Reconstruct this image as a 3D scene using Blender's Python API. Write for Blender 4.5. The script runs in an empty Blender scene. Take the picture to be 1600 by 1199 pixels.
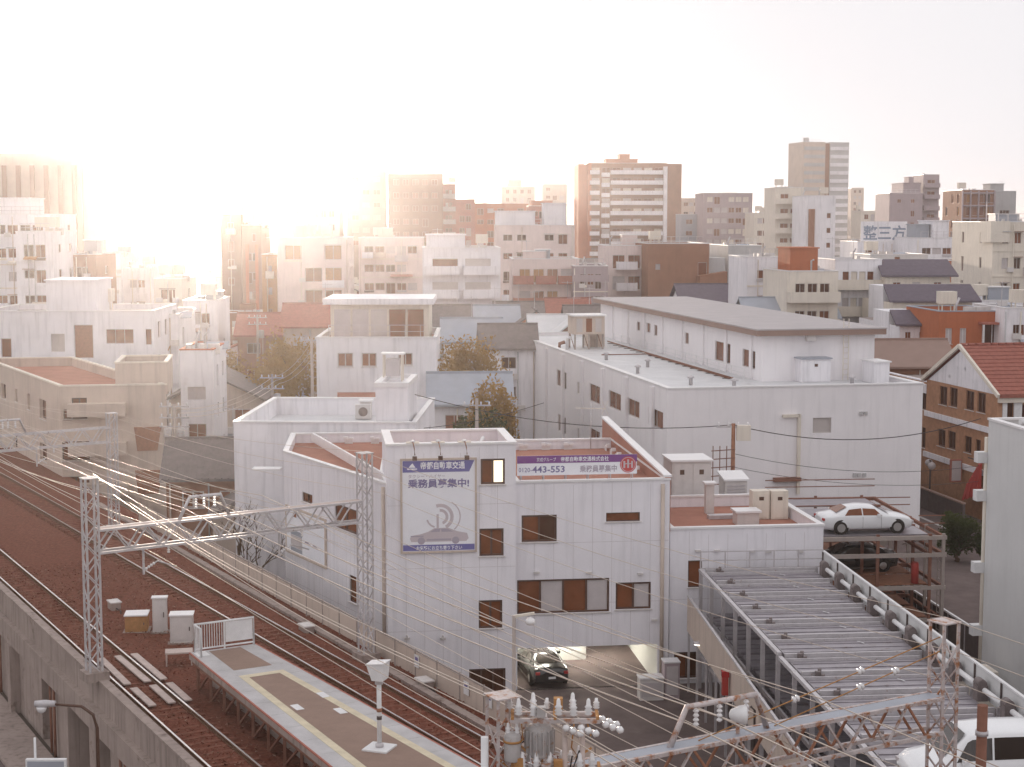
import bpy, math, random
from mathutils import Vector, Matrix
R = math.radians
SC = bpy.context.scene
COL = SC.collection

# ------------------------------------------------------------------ camera
EYE = 22.0
FOC, CX, CY, HOR = 2500.0, 800.0, 599.5, 345.0
PITCH = math.atan((CY - HOR) / FOC)
cd = bpy.data.cameras.new('camera')
cd.sensor_width = 36.0
cd.lens = 36.0 * FOC / 1600.0
cd.clip_start = 0.5
cd.clip_end = 20000
cam = bpy.data.objects.new('camera', cd)
cam.location = (0, 0, EYE)
cam.rotation_euler = (math.pi / 2 - PITCH, 0, 0)
COL.objects.link(cam)
SC.camera = cam

# ------------------------------------------------------------------ sky, sun, exposure
SUN_AZ, SUN_EL = R(-10.4), R(2.9)          # left of the view axis, low over the roofs
W = bpy.data.worlds.new('World')
SC.world = W
W.use_nodes = True
nt = W.node_tree
nt.nodes.clear()
wo = nt.nodes.new('ShaderNodeOutputWorld')
bg = nt.nodes.new('ShaderNodeBackground')
sky = nt.nodes.new('ShaderNodeTexSky')
sky.sky_type = 'NISHITA'
sky.sun_disc = False
sky.sun_elevation = SUN_EL
sky.sun_rotation = SUN_AZ
sky.air_density = 1.0
sky.dust_density = 3.0
sky.ozone_density = 1.0
hs = nt.nodes.new('ShaderNodeHueSaturation')
hs.inputs['Saturation'].default_value = 0.35
mx = nt.nodes.new('ShaderNodeMix')
mx.data_type = 'RGBA'
mx.inputs[0].default_value = 0.985           # thin bright overcast over the whole dome
mx.inputs[7].default_value = (5.1, 5.02, 5.2, 1)
nt.links.new(sky.outputs[0], hs.inputs['Color'])
nt.links.new(hs.outputs[0], mx.inputs[6])
nt.links.new(mx.outputs[2], bg.inputs['Color'])
bg.inputs['Strength'].default_value = 0.10
nt.links.new(bg.outputs[0], wo.inputs[0])
sl = bpy.data.lights.new('sun', 'SUN')
sl.energy = 2.0
sl.angle = R(0.6)
sl.color = (1.0, 0.83, 0.67)
so = bpy.data.objects.new('sun', sl)
sd = Vector((math.sin(SUN_AZ) * math.cos(SUN_EL), math.cos(SUN_AZ) * math.cos(SUN_EL), math.sin(SUN_EL)))
so.rotation_euler = (-sd).to_track_quat('-Z', 'Y').to_euler()
so.location = sd * 300
COL.objects.link(so)
SC.view_settings.view_transform = 'Standard'
SC.view_settings.look = 'None'
SC.view_settings.exposure = 0.80
SC.view_settings.gamma = 1.0
SC.view_settings.use_curve_mapping = False
SC.render.engine = 'CYCLES'
SC.cycles.use_denoising = True
SC.cycles.max_bounces = 6
SC.cycles.diffuse_bounces = 3
SC.cycles.glossy_bounces = 3
SC.cycles.volume_bounces = 1
SC.cycles.transmission_bounces = 4
SC.cycles.transparent_max_bounces = 8

# ------------------------------------------------------------------ calibration: photo pixel -> metric place
def ray(px, py):
    a = (px - CX) / FOC
    b = -(py - CY) / FOC
    return Vector((a, b * math.sin(PITCH) + math.cos(PITCH), b * math.cos(PITCH) - math.sin(PITCH)))
def G(px, py, z=0.0):
    d = ray(px, py)
    t = (z - EYE) / d.z
    return Vector((d.x * t, d.y * t, z))
def D(px, py, Y):
    d = ray(px, py)
    t = Y / d.y
    return Vector((d.x * t, Y, EYE + d.z * t))
def on_edge(px, py, P, Q):
    d = ray(px, py)
    ex, ey = Q[0] - P[0], Q[1] - P[1]
    L = math.hypot(ex, ey)
    ex /= L
    ey /= L
    nx, ny = ey, -ex
    t = (P[0] * nx + P[1] * ny) / (d.x * nx + d.y * ny)
    return ((d.x * t - P[0]) * ex + (d.y * t - P[1]) * ey, EYE + d.z * t)

# ------------------------------------------------------------------ materials
MATS = {}
def mat(name, col, rough=0.8, var=0.12, scale=1.0, bump=0.0, bscale=8.0, metal=0.0, streak=0.0, dirt=None, spec=None):
    if name in MATS:
        return MATS[name]
    m = bpy.data.materials.new(name)
    m.use_nodes = True
    n = m.node_tree.nodes
    l = m.node_tree.links
    b = n['Principled BSDF']
    if spec is None:
        spec = 0.08 if rough > 0.65 else 0.3
    b.inputs['Roughness'].default_value = rough
    b.inputs['Metallic'].default_value = metal
    b.inputs['Specular IOR Level'].default_value = spec
    b.inputs['Base Color'].default_value = (*col, 1)
    geo = n.new('ShaderNodeNewGeometry')
    if var > 0:
        nz = n.new('ShaderNodeTexNoise')
        nz.inputs['Scale'].default_value = scale
        nz.inputs['Detail'].default_value = 6
        nz.inputs['Roughness'].default_value = 0.65
        l.new(geo.outputs['Position'], nz.inputs['Vector'])
        mr = n.new('ShaderNodeMapRange')
        mr.inputs['From Min'].default_value = 0.3
        mr.inputs['From Max'].default_value = 0.7
        mr.inputs['To Min'].default_value = 1 - var
        mr.inputs['To Max'].default_value = 1 + var * 0.5
        l.new(nz.outputs['Fac'], mr.inputs['Value'])
        fac = mr.outputs[0]
        if streak > 0:
            mp = n.new('ShaderNodeMapping')
            mp.inputs['Scale'].default_value = (2.2, 2.2, 0.16)
            l.new(geo.outputs['Position'], mp.inputs['Vector'])
            n2 = n.new('ShaderNodeTexNoise')
            n2.inputs['Scale'].default_value = 1.6
            n2.inputs['Detail'].default_value = 5
            l.new(mp.outputs[0], n2.inputs['Vector'])
            m2 = n.new('ShaderNodeMapRange')
            m2.inputs['From Min'].default_value = 0.5
            m2.inputs['From Max'].default_value = 0.75
            m2.inputs['To Min'].default_value = 1.0
            m2.inputs['To Max'].default_value = 1 - streak
            l.new(n2.outputs['Fac'], m2.inputs['Value'])
            mm = n.new('ShaderNodeMath')
            mm.operation = 'MULTIPLY'
            l.new(fac, mm.inputs[0])
            l.new(m2.outputs[0], mm.inputs[1])
            fac = mm.outputs[0]
        vm = n.new('ShaderNodeVectorMath')
        vm.operation = 'SCALE'
        vm.inputs[0].default_value = col
        l.new(fac, vm.inputs['Scale'])
        out = vm.outputs[0]
        if dirt:
            n3 = n.new('ShaderNodeTexNoise')
            n3.inputs['Scale'].default_value = dirt[2]
            n3.inputs['Detail'].default_value = 8
            n3.inputs['Roughness'].default_value = 0.7
            l.new(geo.outputs['Position'], n3.inputs['Vector'])
            m3 = n.new('ShaderNodeMapRange')
            m3.inputs['From Min'].default_value = dirt[1]
            m3.inputs['From Max'].default_value = dirt[1] + 0.12
            l.new(n3.outputs['Fac'], m3.inputs['Value'])
            mxx = n.new('ShaderNodeMix')
            mxx.data_type = 'RGBA'
            l.new(m3.outputs[0], mxx.inputs[0])
            l.new(out, mxx.inputs[6])
            mxx.inputs[7].default_value = (*dirt[0], 1)
            out = mxx.outputs[2]
        l.new(out, b.inputs['Base Color'])
    if bump > 0:
        nb = n.new('ShaderNodeTexNoise')
        nb.inputs['Scale'].default_value = bscale
        nb.inputs['Detail'].default_value = 4
        l.new(geo.outputs['Position'], nb.inputs['Vector'])
        bp = n.new('ShaderNodeBump')
        bp.inputs['Strength'].default_value = bump
        bp.inputs['Distance'].default_value = 0.05
        l.new(nb.outputs['Fac'], bp.inputs['Height'])
        l.new(bp.outputs[0], b.inputs['Normal'])
    MATS[name] = m
    return m

RUST = (0.22, 0.085, 0.035)
M = dict(
    white=mat('white_render', (0.86, 0.835, 0.86), 0.75, 0.12, 0.25, 0.05, 6, streak=0.20, dirt=((0.70, 0.655, 0.65), 0.63, 0.35)),
    panel=mat('white_cladding', (0.86, 0.835, 0.87), 0.66, 0.08, 0.3, streak=0.12),
    smooth=mat('smooth_white_render', (0.86, 0.825, 0.835), 0.75, 0.07, 0.15, 0.04, 6, streak=0.07),
    roofgrey=mat('grey_brown_roof_sheet', (0.44, 0.40, 0.40), 0.6, 0.12, 0.5),
    blush=mat('blush_render', (0.78, 0.66, 0.63), 0.78, 0.1, 0.4, streak=0.14),
    cream=mat('cream_render', (0.76, 0.69, 0.60), 0.8, 0.10, 0.4, streak=0.14),
    beige=mat('beige_render', (0.60, 0.50, 0.43), 0.8, 0.12, 0.4, streak=0.16),
    grey=mat('grey_render', (0.50, 0.49, 0.49), 0.8, 0.12, 0.4, streak=0.12),
    pale=mat('pale_grey_wall', (0.66, 0.655, 0.65), 0.75, 0.05, 0.5, 0.04, 10, streak=0.05),
    mauve=mat('mauve_tile', (0.42, 0.34, 0.36), 0.7, 0.12, 0.5, streak=0.1),
    brown=mat('brown_tile', (0.33, 0.165, 0.105), 0.75, 0.15, 0.6, streak=0.1),
    brick=mat('red_brown_brick', (0.47, 0.255, 0.155), 0.85, 0.22, 2.5, 0.15, 14),
    orange=mat('orange_render', (0.47, 0.155, 0.075), 0.8, 0.12, 0.6, streak=0.1),
    terracotta=mat('terracotta_roof', (0.34, 0.13, 0.10), 0.85, 0.25, 3.0, 0.2, 12),
    slate=mat('slate_roof', (0.15, 0.125, 0.15), 0.85, 0.15, 2.0, 0.1, 10),
    tile=mat('grey_roof_tile', (0.20, 0.17, 0.165), 0.7, 0.2, 2.0, 0.2, 8),
    bluegrey=mat('blue_grey_metal_roof', (0.36, 0.38, 0.43), 0.5, 0.12, 0.8),
    roofwhite=mat('white_roof_membrane', (0.66, 0.66, 0.67), 0.5, 0.12, 0.5, dirt=((0.38, 0.36, 0.35), 0.62, 0.7)),
    rooftop=mat('grey_roof_deck', (0.36, 0.30, 0.28), 0.85, 0.18, 0.8, 0.1, 10),
    redroof=mat('red_brown_roof_deck', (0.40, 0.19, 0.14), 0.85, 0.15, 0.8, 0.1, 10),
    coping=mat('white_metal_coping', (0.80, 0.78, 0.78), 0.35, 0.06, 1.0, spec=0.7),
    fascia=mat('brown_fascia', (0.30, 0.20, 0.165), 0.6, 0.1, 1.0),
    glass=mat('dark_window_glass', (0.09, 0.035, 0.018), 0.15, 0.3, 0.8, spec=0.3),
    glass2=mat('brown_window_glass', (0.215, 0.07, 0.028), 0.2, 0.3, 0.8, spec=0.25),
    blind=mat('pale_window_blind', (0.55, 0.50, 0.50), 0.5, 0.1, 2.0),
    frame=mat('aluminium_frame', (0.55, 0.50, 0.48), 0.4, 0.08, 2.0, metal=0.3),
    dframe=mat('dark_bronze_frame', (0.10, 0.05, 0.035), 0.5, 0.1, 2.0),
    asphalt=mat('asphalt', (0.15, 0.115, 0.108), 0.9, 0.3, 0.6, 0.25, 30, dirt=((0.18, 0.145, 0.135), 0.58, 0.35)),
    ground=mat('city_ground', (0.13, 0.105, 0.09), 0.9, 0.3, 0.08, dirt=((0.05, 0.05, 0.03), 0.55, 0.03)),
    concrete=mat('weathered_concrete', (0.36, 0.29, 0.26), 0.85, 0.2, 0.6, 0.15, 10, streak=0.35, dirt=((0.13, 0.09, 0.075), 0.60, 0.9)),
    platform=mat('platform_concrete', (0.52, 0.50, 0.50), 0.8, 0.18, 0.9, 0.1, 20, dirt=((0.36, 0.33, 0.32), 0.60, 1.2)),
    platdark=mat('platform_asphalt', (0.30, 0.21, 0.17), 0.85, 0.12, 1.2, 0.15, 30),
    yellow=mat('worn_yellow_line', (0.66, 0.58, 0.43), 0.8, 0.15, 2.0),
    redline=mat('worn_red_edge', (0.42, 0.16, 0.12), 0.8, 0.2, 3.0),
    wpaint=mat('white_paint', (0.75, 0.74, 0.74), 0.6, 0.1, 3.0),
    roadline=mat('worn_white_line', (0.5, 0.48, 0.47), 0.8, 0.2, 4.0),
    ballast=mat('rusty_ballast', (0.19, 0.065, 0.042), 0.95, 0.45, 6.0, 0.9, 22, dirt=((0.25, 0.115, 0.08), 0.56, 9.0)),
    sleeper=mat('concrete_sleeper', (0.21, 0.085, 0.058), 0.9, 0.4, 5.0),
    rail=mat('polished_rail', (0.72, 0.68, 0.66), 0.22, 0.05, 3.0, metal=0.85),
    palestone=mat('pale_rusty_stone', (0.30, 0.17, 0.125), 0.9, 0.4, 9.0),
    gearpaint=mat('weathered_gear_paint', (0.19, 0.155, 0.15), 0.6, 0.25, 5.0),
    darkbrown=mat('dark_brown_tile', (0.20, 0.085, 0.05), 0.75, 0.15, 0.6, streak=0.1),
    tan=mat('tan_tile', (0.40, 0.32, 0.27), 0.75, 0.12, 0.5, streak=0.1),
    railside=mat('rusty_rail_web', (0.16, 0.08, 0.05), 0.8, 0.2, 6.0),
    board=mat('pale_crossing_board', (0.56, 0.46, 0.42), 0.8, 0.2, 3.0),
    galv=mat('galvanised_steel', (0.56, 0.53, 0.54), 0.45, 0.15, 4.0, metal=0.25, dirt=(RUST, 0.60, 5.0)),
    rusty=mat('rusting_steel', (0.56, 0.50, 0.49), 0.55, 0.2, 3.0, metal=0.2, dirt=((0.36, 0.15, 0.065), 0.49, 4.5)),
    rustred=mat('red_rust_steel', (0.34, 0.16, 0.10), 0.7, 0.25, 5.0),
    steel=mat('grey_steel', (0.56, 0.52, 0.53), 0.45, 0.15, 3.0, metal=0.3),
    dsteel=mat('dark_steel', (0.11, 0.085, 0.08), 0.6, 0.2, 3.0, metal=0.2),
    deckplate=mat('ribbed_pallet_steel', (0.34, 0.31, 0.335), 0.42, 0.2, 1.5, metal=0.45, dirt=((0.20, 0.155, 0.15), 0.58, 2.0)),
    wire=mat('overhead_wire', (0.62, 0.53, 0.45), 0.3, 0.0, metal=0.6),
    cable=mat('black_cable', (0.05, 0.04, 0.04), 0.6, 0.0),
    porcelain=mat('white_porcelain', (0.78, 0.76, 0.76), 0.15, 0.05, 5.0, spec=0.6),
    can=mat('transformer_paint', (0.46, 0.43, 0.42), 0.5, 0.15, 4.0, dirt=((0.34, 0.17, 0.07), 0.56, 6.0)),
    ochre=mat('rusty_ochre', (0.45, 0.23, 0.09), 0.7, 0.25, 5.0),
    carwhite=mat('white_car_paint', (0.80, 0.80, 0.81), 0.18, 0.02, 1.0, spec=0.7),
    carglass=mat('car_glass', (0.03, 0.02, 0.016), 0.06, 0.0, spec=0.7),
    tyre=mat('tyre_rubber', (0.03, 0.026, 0.024), 0.8, 0.0),
    rim=mat('wheel_rim', (0.42, 0.40, 0.39), 0.35, 0.0, metal=0.6),
    redlight=mat('red_lamp', (0.40, 0.03, 0.03), 0.2, 0.0),
    redpaint=mat('red_paint', (0.42, 0.05, 0.04), 0.5, 0.1, 3.0),
    pole=mat('concrete_pole', (0.40, 0.34, 0.31), 0.8, 0.12, 2.0),
    rustpole=mat('rust_brown_pole', (0.25, 0.12, 0.085), 0.8, 0.2, 3.0),
    bark=mat('bark', (0.12, 0.075, 0.05), 0.9, 0.3, 8.0),
    leaf=mat('dry_leaf', (0.17, 0.115, 0.03), 0.7, 0.35, 1.2),
    leafg=mat('evergreen_leaf', (0.055, 0.07, 0.03), 0.7, 0.35, 1.2),
    ac=mat('air_conditioner_paint', (0.66, 0.62, 0.60), 0.5, 0.08, 3.0, streak=0.1),
    fan=mat('fan_grille', (0.20, 0.16, 0.15), 0.6, 0.0),
    pblue=mat('poster_blue', (0.17, 0.16, 0.40), 0.5, 0.04, 2.0),
    pwhite=mat('poster_white', (0.88, 0.88, 0.92), 0.45, 0.03, 2.0),
    ptext=mat('poster_violet_ink', (0.20, 0.17, 0.34), 0.5, 0.0),
    pgrey=mat('poster_grey_ink', (0.42, 0.37, 0.44), 0.5, 0.0),
    ppink=mat('poster_rose_ink', (0.58, 0.51, 0.54), 0.5, 0.0),
    purple=mat('banner_purple', (0.22, 0.07, 0.27), 0.5, 0.04, 2.0),
    emblem=mat('emblem_red', (0.55, 0.07, 0.07), 0.5, 0.03, 2.0),
    signblue=mat('sign_blue_grey', (0.24, 0.29, 0.38), 0.6, 0.05, 2.0),
    joint=mat('cladding_joint', (0.58, 0.54, 0.55), 0.8, 0.1, 1.0),
    lightroom=mat('interior_white', (0.80, 0.79, 0.74), 0.7, 0.04, 1.0),
)
def leafmat(name, col, seed):
    m = mat(name, col, 0.7, 0.4, 1.1)
    n, l = m.node_tree.nodes, m.node_tree.links
    tr = n.new('ShaderNodeBsdfTranslucent')
    tr.inputs['Color'].default_value = (min(col[0] * 1.8, 1), min(col[1] * 1.6, 1), col[2] * 1.2, 1)
    ms = n.new('ShaderNodeMixShader')
    ms.inputs[0].default_value = 0.45
    l.new(n['Principled BSDF'].outputs[0], ms.inputs[1])
    l.new(tr.outputs[0], ms.inputs[2])
    l.new(ms.outputs[0], n['Material Output'].inputs['Surface'])
    return m
M['leaf'] = leafmat('ochre_leaf', (0.30, 0.19, 0.06), 1)
M['leafg'] = leafmat('evergreen_leaf_blade', (0.06, 0.075, 0.03), 2)
def emis(name, col, s):
    m = bpy.data.materials.new(name)
    m.use_nodes = True
    b = m.node_tree.nodes['Principled BSDF']
    b.inputs['Base Color'].default_value = (*col, 1)
    b.inputs['Emission Color'].default_value = (*col, 1)
    b.inputs['Emission Strength'].default_value = s
    return m
M['sunpane'] = emis('sun_glow_pane', (1.0, 0.86, 0.62), 0.75)  # pane emission stands in for the sunlit back seen through the tower window
M['tubelit'] = emis('lit_fluorescent_tube', (1.0, 0.97, 0.88), 70.0)
M['lampglow'] = emis('emissive_lamp_lens', (1.0, 0.95, 0.86), 1.6)  # white yard lamp lens with its own emission
# pierced trackside fence netting: bars are built, no alpha tricks

# ------------------------------------------------------------------ mesh builder
class MB:
    def __init__(s):
        s.v, s.f, s.m, s.smooth = [], [], [], set()
    def quad(s, a, b, c, d, mi=0):
        i = len(s.v)
        s.v += [tuple(a), tuple(b), tuple(c), tuple(d)]
        s.f.append((i, i + 1, i + 2, i + 3))
        s.m.append(mi)
    def poly(s, pts, mi=0):
        i = len(s.v)
        s.v += [tuple(p) for p in pts]
        s.f.append(tuple(range(i, i + len(pts))))
        s.m.append(mi)
    def hexa(s, c, mi=0):
        i = len(s.v)
        s.v += [tuple(p) for p in c]
        for f in ((0, 3, 2, 1), (4, 5, 6, 7), (0, 1, 5, 4), (1, 2, 6, 5), (2, 3, 7, 6), (3, 0, 4, 7)):
            s.f.append(tuple(i + k for k in f))
            s.m.append(mi)
        return s
    def box(s, x0, x1, y0, y1, z0, z1, mi=0):
        return s.hexa([(x0, y0, z0), (x1, y0, z0), (x1, y1, z0), (x0, y1, z0), (x0, y0, z1), (x1, y0, z1), (x1, y1, z1), (x0, y1, z1)], mi)
    def bar(s, p, q, w, h=None, mi=0):
        p, q = Vector(p), Vector(q)
        h = h or w
        d = (q - p).normalized()
        up = Vector((0, 0, 1)) if abs(d.z) < 0.95 else Vector((0, 1, 0))
        a = d.cross(up).normalized() * (w / 2)
        b = a.cross(d).normalized() * (h / 2)
        return s.hexa([p - a - b, p + a - b, p + a + b, p - a + b, q - a - b, q + a - b, q + a + b, q - a + b], mi)
    def tube(s, pts, r, n=8, mi=0, cap=True):
        pts = [Vector(p) for p in pts]
        rs = r if isinstance(r, (list, tuple)) else [r] * len(pts)
        base = len(s.v)
        for k, p in enumerate(pts):
            d = (pts[min(k + 1, len(pts) - 1)] - pts[max(k - 1, 0)]).normalized()
            up = Vector((0, 0, 1)) if abs(d.z) < 0.9 else Vector((0, 1, 0))
            a = d.cross(up).normalized()
            b = a.cross(d).normalized()
            for j in range(n):
                t = 2 * math.pi * j / n
                s.v.append(tuple(p + a * (math.cos(t) * rs[k]) + b * (math.sin(t) * rs[k])))
        for k in range(len(pts) - 1):
            for j in range(n):
                i0 = base + k * n + j
                i1 = base + k * n + (j + 1) % n
                s.smooth.add(len(s.f))
                s.f.append((i0, i0 + n, i1 + n, i1))
                s.m.append(mi)
        if cap:
            s.f.append(tuple(base + j for j in range(n)))
            s.f.append(tuple(base + (len(pts) - 1) * n + j for j in reversed(range(n))))
            s.m += [mi, mi]
        return s
    def lathe(s, prof, c=(0, 0, 0), n=12, mi=0, axis='z'):
        base = len(s.v)
        for (r, h) in prof:
            for j in range(n):
                t = 2 * math.pi * j / n
                x, y = r * math.cos(t), r * math.sin(t)
                p = (x, y, h) if axis == 'z' else ((x, h, y) if axis == 'y' else (h, x, y))
                s.v.append((c[0] + p[0], c[1] + p[1], c[2] + p[2]))
        for k in range(len(prof) - 1):
            for j in range(n):
                i0 = base + k * n + j
                i1 = base + k * n + (j + 1) % n
                s.smooth.add(len(s.f))
                s.f.append((i0, i1, i1 + n, i0 + n))
                s.m.append(mi)
        s.f.append(tuple(base + j for j in reversed(range(n))))
        s.f.append(tuple(base + (len(prof) - 1) * n + j for j in range(n)))
        s.m += [mi, mi]
        return s
    def mesh(s, name, *mats):
        me = bpy.data.meshes.new(name)
        me.from_pydata(s.v, [], s.f)
        for m in mats:
            me.materials.append(M[m] if isinstance(m, str) else m)
        me.polygons.foreach_set('material_index', s.m)
        if s.smooth:
            me.polygons.foreach_set('use_smooth', [k in s.smooth for k in range(len(s.f))])
        me.validate()
        me.update()
        return me

def link(name, me, parent=None, loc=None, rz=None):
    o = bpy.data.objects.new(name, me)
    COL.objects.link(o)
    if parent is not None:
        o.parent = parent
    if loc is not None:
        o.location = loc
    if rz is not None:
        o.rotation_euler = (0, 0, rz)
    return o
def put(mb, name, m, parent=None, loc=None, rz=None):
    ms = m if isinstance(m, tuple) else (m,)
    return link(name, mb.mesh(name, *ms), parent, loc, rz)
LABELS = set()
def tag(o, label, cat, group=None):
    o['label'] = label
    o['category'] = cat
    if group:
        o['group'] = group
    LABELS.add(label)
    return o
def thing(name, label, cat, loc=(0, 0, 0), rz=0.0, group=None):
    o = bpy.data.objects.new(name, None)
    COL.objects.link(o)
    o.empty_display_size = 0.2
    o.location = loc
    o.rotation_euler = (0, 0, rz)
    return tag(o, label, cat, group)
def struct(o, kind='structure'):
    o['kind'] = kind
    return o
def copy_tree(o, parent=None):
    c = o.copy()
    COL.objects.link(c)
    c.parent = parent
    for ch in list(o.children):
        copy_tree(ch, c)
    return c
CACHE = {}
def cached(key, fn):
    if key not in CACHE:
        CACHE[key] = fn()
    return CACHE[key]
def lettering(name, s, size, m, parent, loc, rz=0.0, width=None, align='LEFT', bold=0.0):
    cu = bpy.data.curves.new(name, 'FONT')
    cu.body = s
    cu.size = size
    cu.align_x = align
    cu.offset = bold
    cu.extrude = 0.004
    cu.resolution_u = 2
    t = bpy.data.objects.new('tmp', cu)
    COL.objects.link(t)
    dg = bpy.context.evaluated_depsgraph_get()
    dg.update()
    me = bpy.data.meshes.new_from_object(t.evaluated_get(dg))
    bpy.data.objects.remove(t)
    bpy.data.curves.remove(cu)
    me.name = name
    xs = [v.co.x for v in me.vertices]
    k = 1.0
    if width and xs:
        k = width / max(max(xs) - min(xs), 1e-3)
    me.transform(Matrix.Rotation(math.pi / 2, 4, 'X') @ Matrix.Diagonal((k, 1, 1, 1)))
    me.materials.clear()
    me.materials.append(M[m])
    return link(name, me, parent, loc, rz)

# ------------------------------------------------------------------ wall with openings, windows, blocks
def wall_face(mb, p, q, z0, z1, holes, rec):
    ex, ey = q[0] - p[0], q[1] - p[1]
    L = math.hypot(ex, ey)
    ex, ey = ex / L, ey / L
    ix, iy = -ey, ex
    def P(u, z, d=0.0):
        return (p[0] + ex * u + ix * d, p[1] + ey * u + iy * d, z)
    if not holes:
        mb.quad(P(0, z0), P(L, z0), P(L, z1), P(0, z1))
        return
    us = sorted({0.0, L, *[min(max(a, 0), L) for h in holes for a in h[:2]]})
    vs = sorted({z0, z1, *[min(max(a, z0), z1) for h in holes for a in h[2:4]]})
    for i in range(len(us) - 1):
        run = None
        for j in range(len(vs) - 1):
            uc, vc = (us[i] + us[i + 1]) / 2, (vs[j] + vs[j + 1]) / 2
            ins = any(h[0] < uc < h[1] and h[2] < vc < h[3] for h in holes)
            if ins:
                if run is not None:
                    mb.quad(P(us[i], run), P(us[i + 1], run), P(us[i + 1], vs[j]), P(us[i], vs[j]))
                    run = None
            elif run is None:
                run = vs[j]
        if run is not None:
            mb.quad(P(us[i], run), P(us[i + 1], run), P(us[i + 1], z1), P(us[i], z1))
    for h in holes:
        a, b, c, d = h[:4]
        mb.quad(P(a, c), P(b, c), P(b, c, rec), P(a, c, rec))
        mb.quad(P(a, d, rec), P(b, d, rec), P(b, d), P(a, d))
        mb.quad(P(a, c), P(a, c, rec), P(a, d, rec), P(a, d))
        mb.quad(P(b, c, rec), P(b, c), P(b, d), P(b, d, rec))

def window_pieces(w, h, n, rec, fr):
    f = MB()
    ft = min(0.06, w * 0.06, h * 0.08) * (1.5 if fr > 1 else 1)
    y0, y1 = rec - 0.06, rec + 0.02
    f.box(-w / 2, w / 2, y0, y1, 0, ft)
    f.box(-w / 2, w / 2, y0, y1, h - ft, h)
    f.box(-w / 2, -w / 2 + ft, y0, y1, ft, h - ft)
    f.box(w / 2 - ft, w / 2, y0, y1, ft, h - ft)
    for k in range(1, n):
        x = -w / 2 + w * k / n
        f.box(x - ft / 2, x + ft / 2, y0 - 0.004, y1, ft, h - ft)
    return f, ft
def add_window(parent, p, q, hole, rec, near, gl, fr):
    u0, u1, z0, z1 = hole[:4]
    n = hole[4] if len(hole) > 4 else 2
    gm = hole[5] if len(hole) > 5 else gl
    ex, ey = q[0] - p[0], q[1] - p[1]
    L = math.hypot(ex, ey)
    ex, ey = ex / L, ey / L
    w, h = round(u1 - u0, 2), round(z1 - z0, 2)
    uc = (u0 + u1) / 2
    loc = (p[0] + ex * uc, p[1] + ey * uc, z0)
    rz = math.atan2(ey, ex)
    if near:
        fme = cached(('wf', w, h, n, rec, fr), lambda: window_pieces(w, h, n, rec, 2)[0].mesh('window', fr))
        o = link('window', fme, parent, loc, rz)
        gms = gm if isinstance(gm, (list, tuple)) else [gm] * n
        sw = w / n
        for k in range(n):
            g = cached(('wg', sw, h, rec, gms[k]), lambda: MB().box(-sw / 2, sw / 2, rec - 0.015, rec + 0.015, 0.03, h - 0.03).mesh('pane', gms[k]))
            link('pane', g, o, (-w / 2 + sw * (k + 0.5), 0.012 if k % 2 else 0, 0))
        if h < 3:
            link('sill', cached(('ws', w), lambda: MB().box(-w / 2 - 0.06, w / 2 + 0.06, -0.07, rec - 0.07, -0.05, -0.004).mesh('sill', 'ac')), o)
        return o
    def mk():
        f, ft = window_pieces(w, h, n, rec, 1)
        f.box(-w / 2 + ft, w / 2 - ft, rec - 0.01, rec + 0.02, ft, h - ft, 1)
        return f.mesh('window', fr, gm)
    return link('window', cached(('w', w, h, n, rec, fr, gm), mk), parent, loc, rz)

def inset(pts, t):
    n = len(pts)
    out = []
    for i in range(n):
        a, b, c = pts[i - 1], pts[i], pts[(i + 1) % n]
        d1 = Vector((b[0] - a[0], b[1] - a[1])).normalized()
        d2 = Vector((c[0] - b[0], c[1] - b[1])).normalized()
        n1, n2 = Vector((-d1.y, d1.x)), Vector((-d2.y, d2.x))
        k = (n1 + n2)
        k = k / max(k.length_squared / 2, 0.1)
        out.append((b[0] + k.x * t, b[1] + k.y * t))
    return out
def block(parent, pts, z0, z1, holes=None, wall='white', par=0.6, cop='coping', roof='rooftop', rec=0.12, near=False, gl='glass', fr='frame', pt=0.22, cw=0.05):
    """walls of a convex footprint with recessed windows, parapet, coping and roof deck: parts of `parent`"""
    holes = holes or {}
    mb = MB()
    n = len(pts)
    for i in range(n):
        wall_face(mb, pts[i], pts[(i + 1) % n], z0, z1, [h for h in holes.get(i, []) if len(h) < 7 or not h[6]], rec)
    ins = inset(pts, pt)
    if par > 0:
        for i in range(n):
            a, b = ins[i], ins[(i + 1) % n]
            mb.quad((b[0], b[1], z1 - par), (a[0], a[1], z1 - par), (a[0], a[1], z1), (b[0], b[1], z1))
            p, q = pts[i], pts[(i + 1) % n]
            mb.quad((p[0], p[1], z1), (q[0], q[1], z1), (b[0], b[1], z1), (a[0], a[1], z1))
    o = put(mb, 'wall', wall, parent)
    zr = z1 - par
    put_roof = MB()
    put_roof.poly([(x, y, zr + 0.002) for x, y in (inset(pts, pt - 0.01) if par > 0 else pts)])
    put(put_roof, 'roof', roof, parent)
    if par > 0 and cop:
        c = MB()
        ou, inn = inset(pts, -cw), inset(pts, pt + cw)
        for i in range(n):
            j = (i + 1) % n
            z2 = z1 + 0.07
            za = z1 - 0.03
            a, b, e, d = ou[i], ou[j], inn[j], inn[i]
            c.quad((*a, z2), (*b, z2), (*e, z2), (*d, z2))
            c.quad((*a, za), (*b, za), (*b, z2), (*a, z2))
            c.quad((*e, za), (*d, za), (*d, z2), (*e, z2))
        put(c, 'coping', cop, parent)
    for i in holes:
        for h in holes[i]:
            if len(h) > 7 and h[7]:
                continue
            add_window(parent, pts[i], pts[(i + 1) % n], h, rec, near, gl, fr)
    return o
def rect(w, d, x=0.0, y=0.0):
    return [(x, y), (x + w, y), (x + w, y + d), (x, y + d)]
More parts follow.
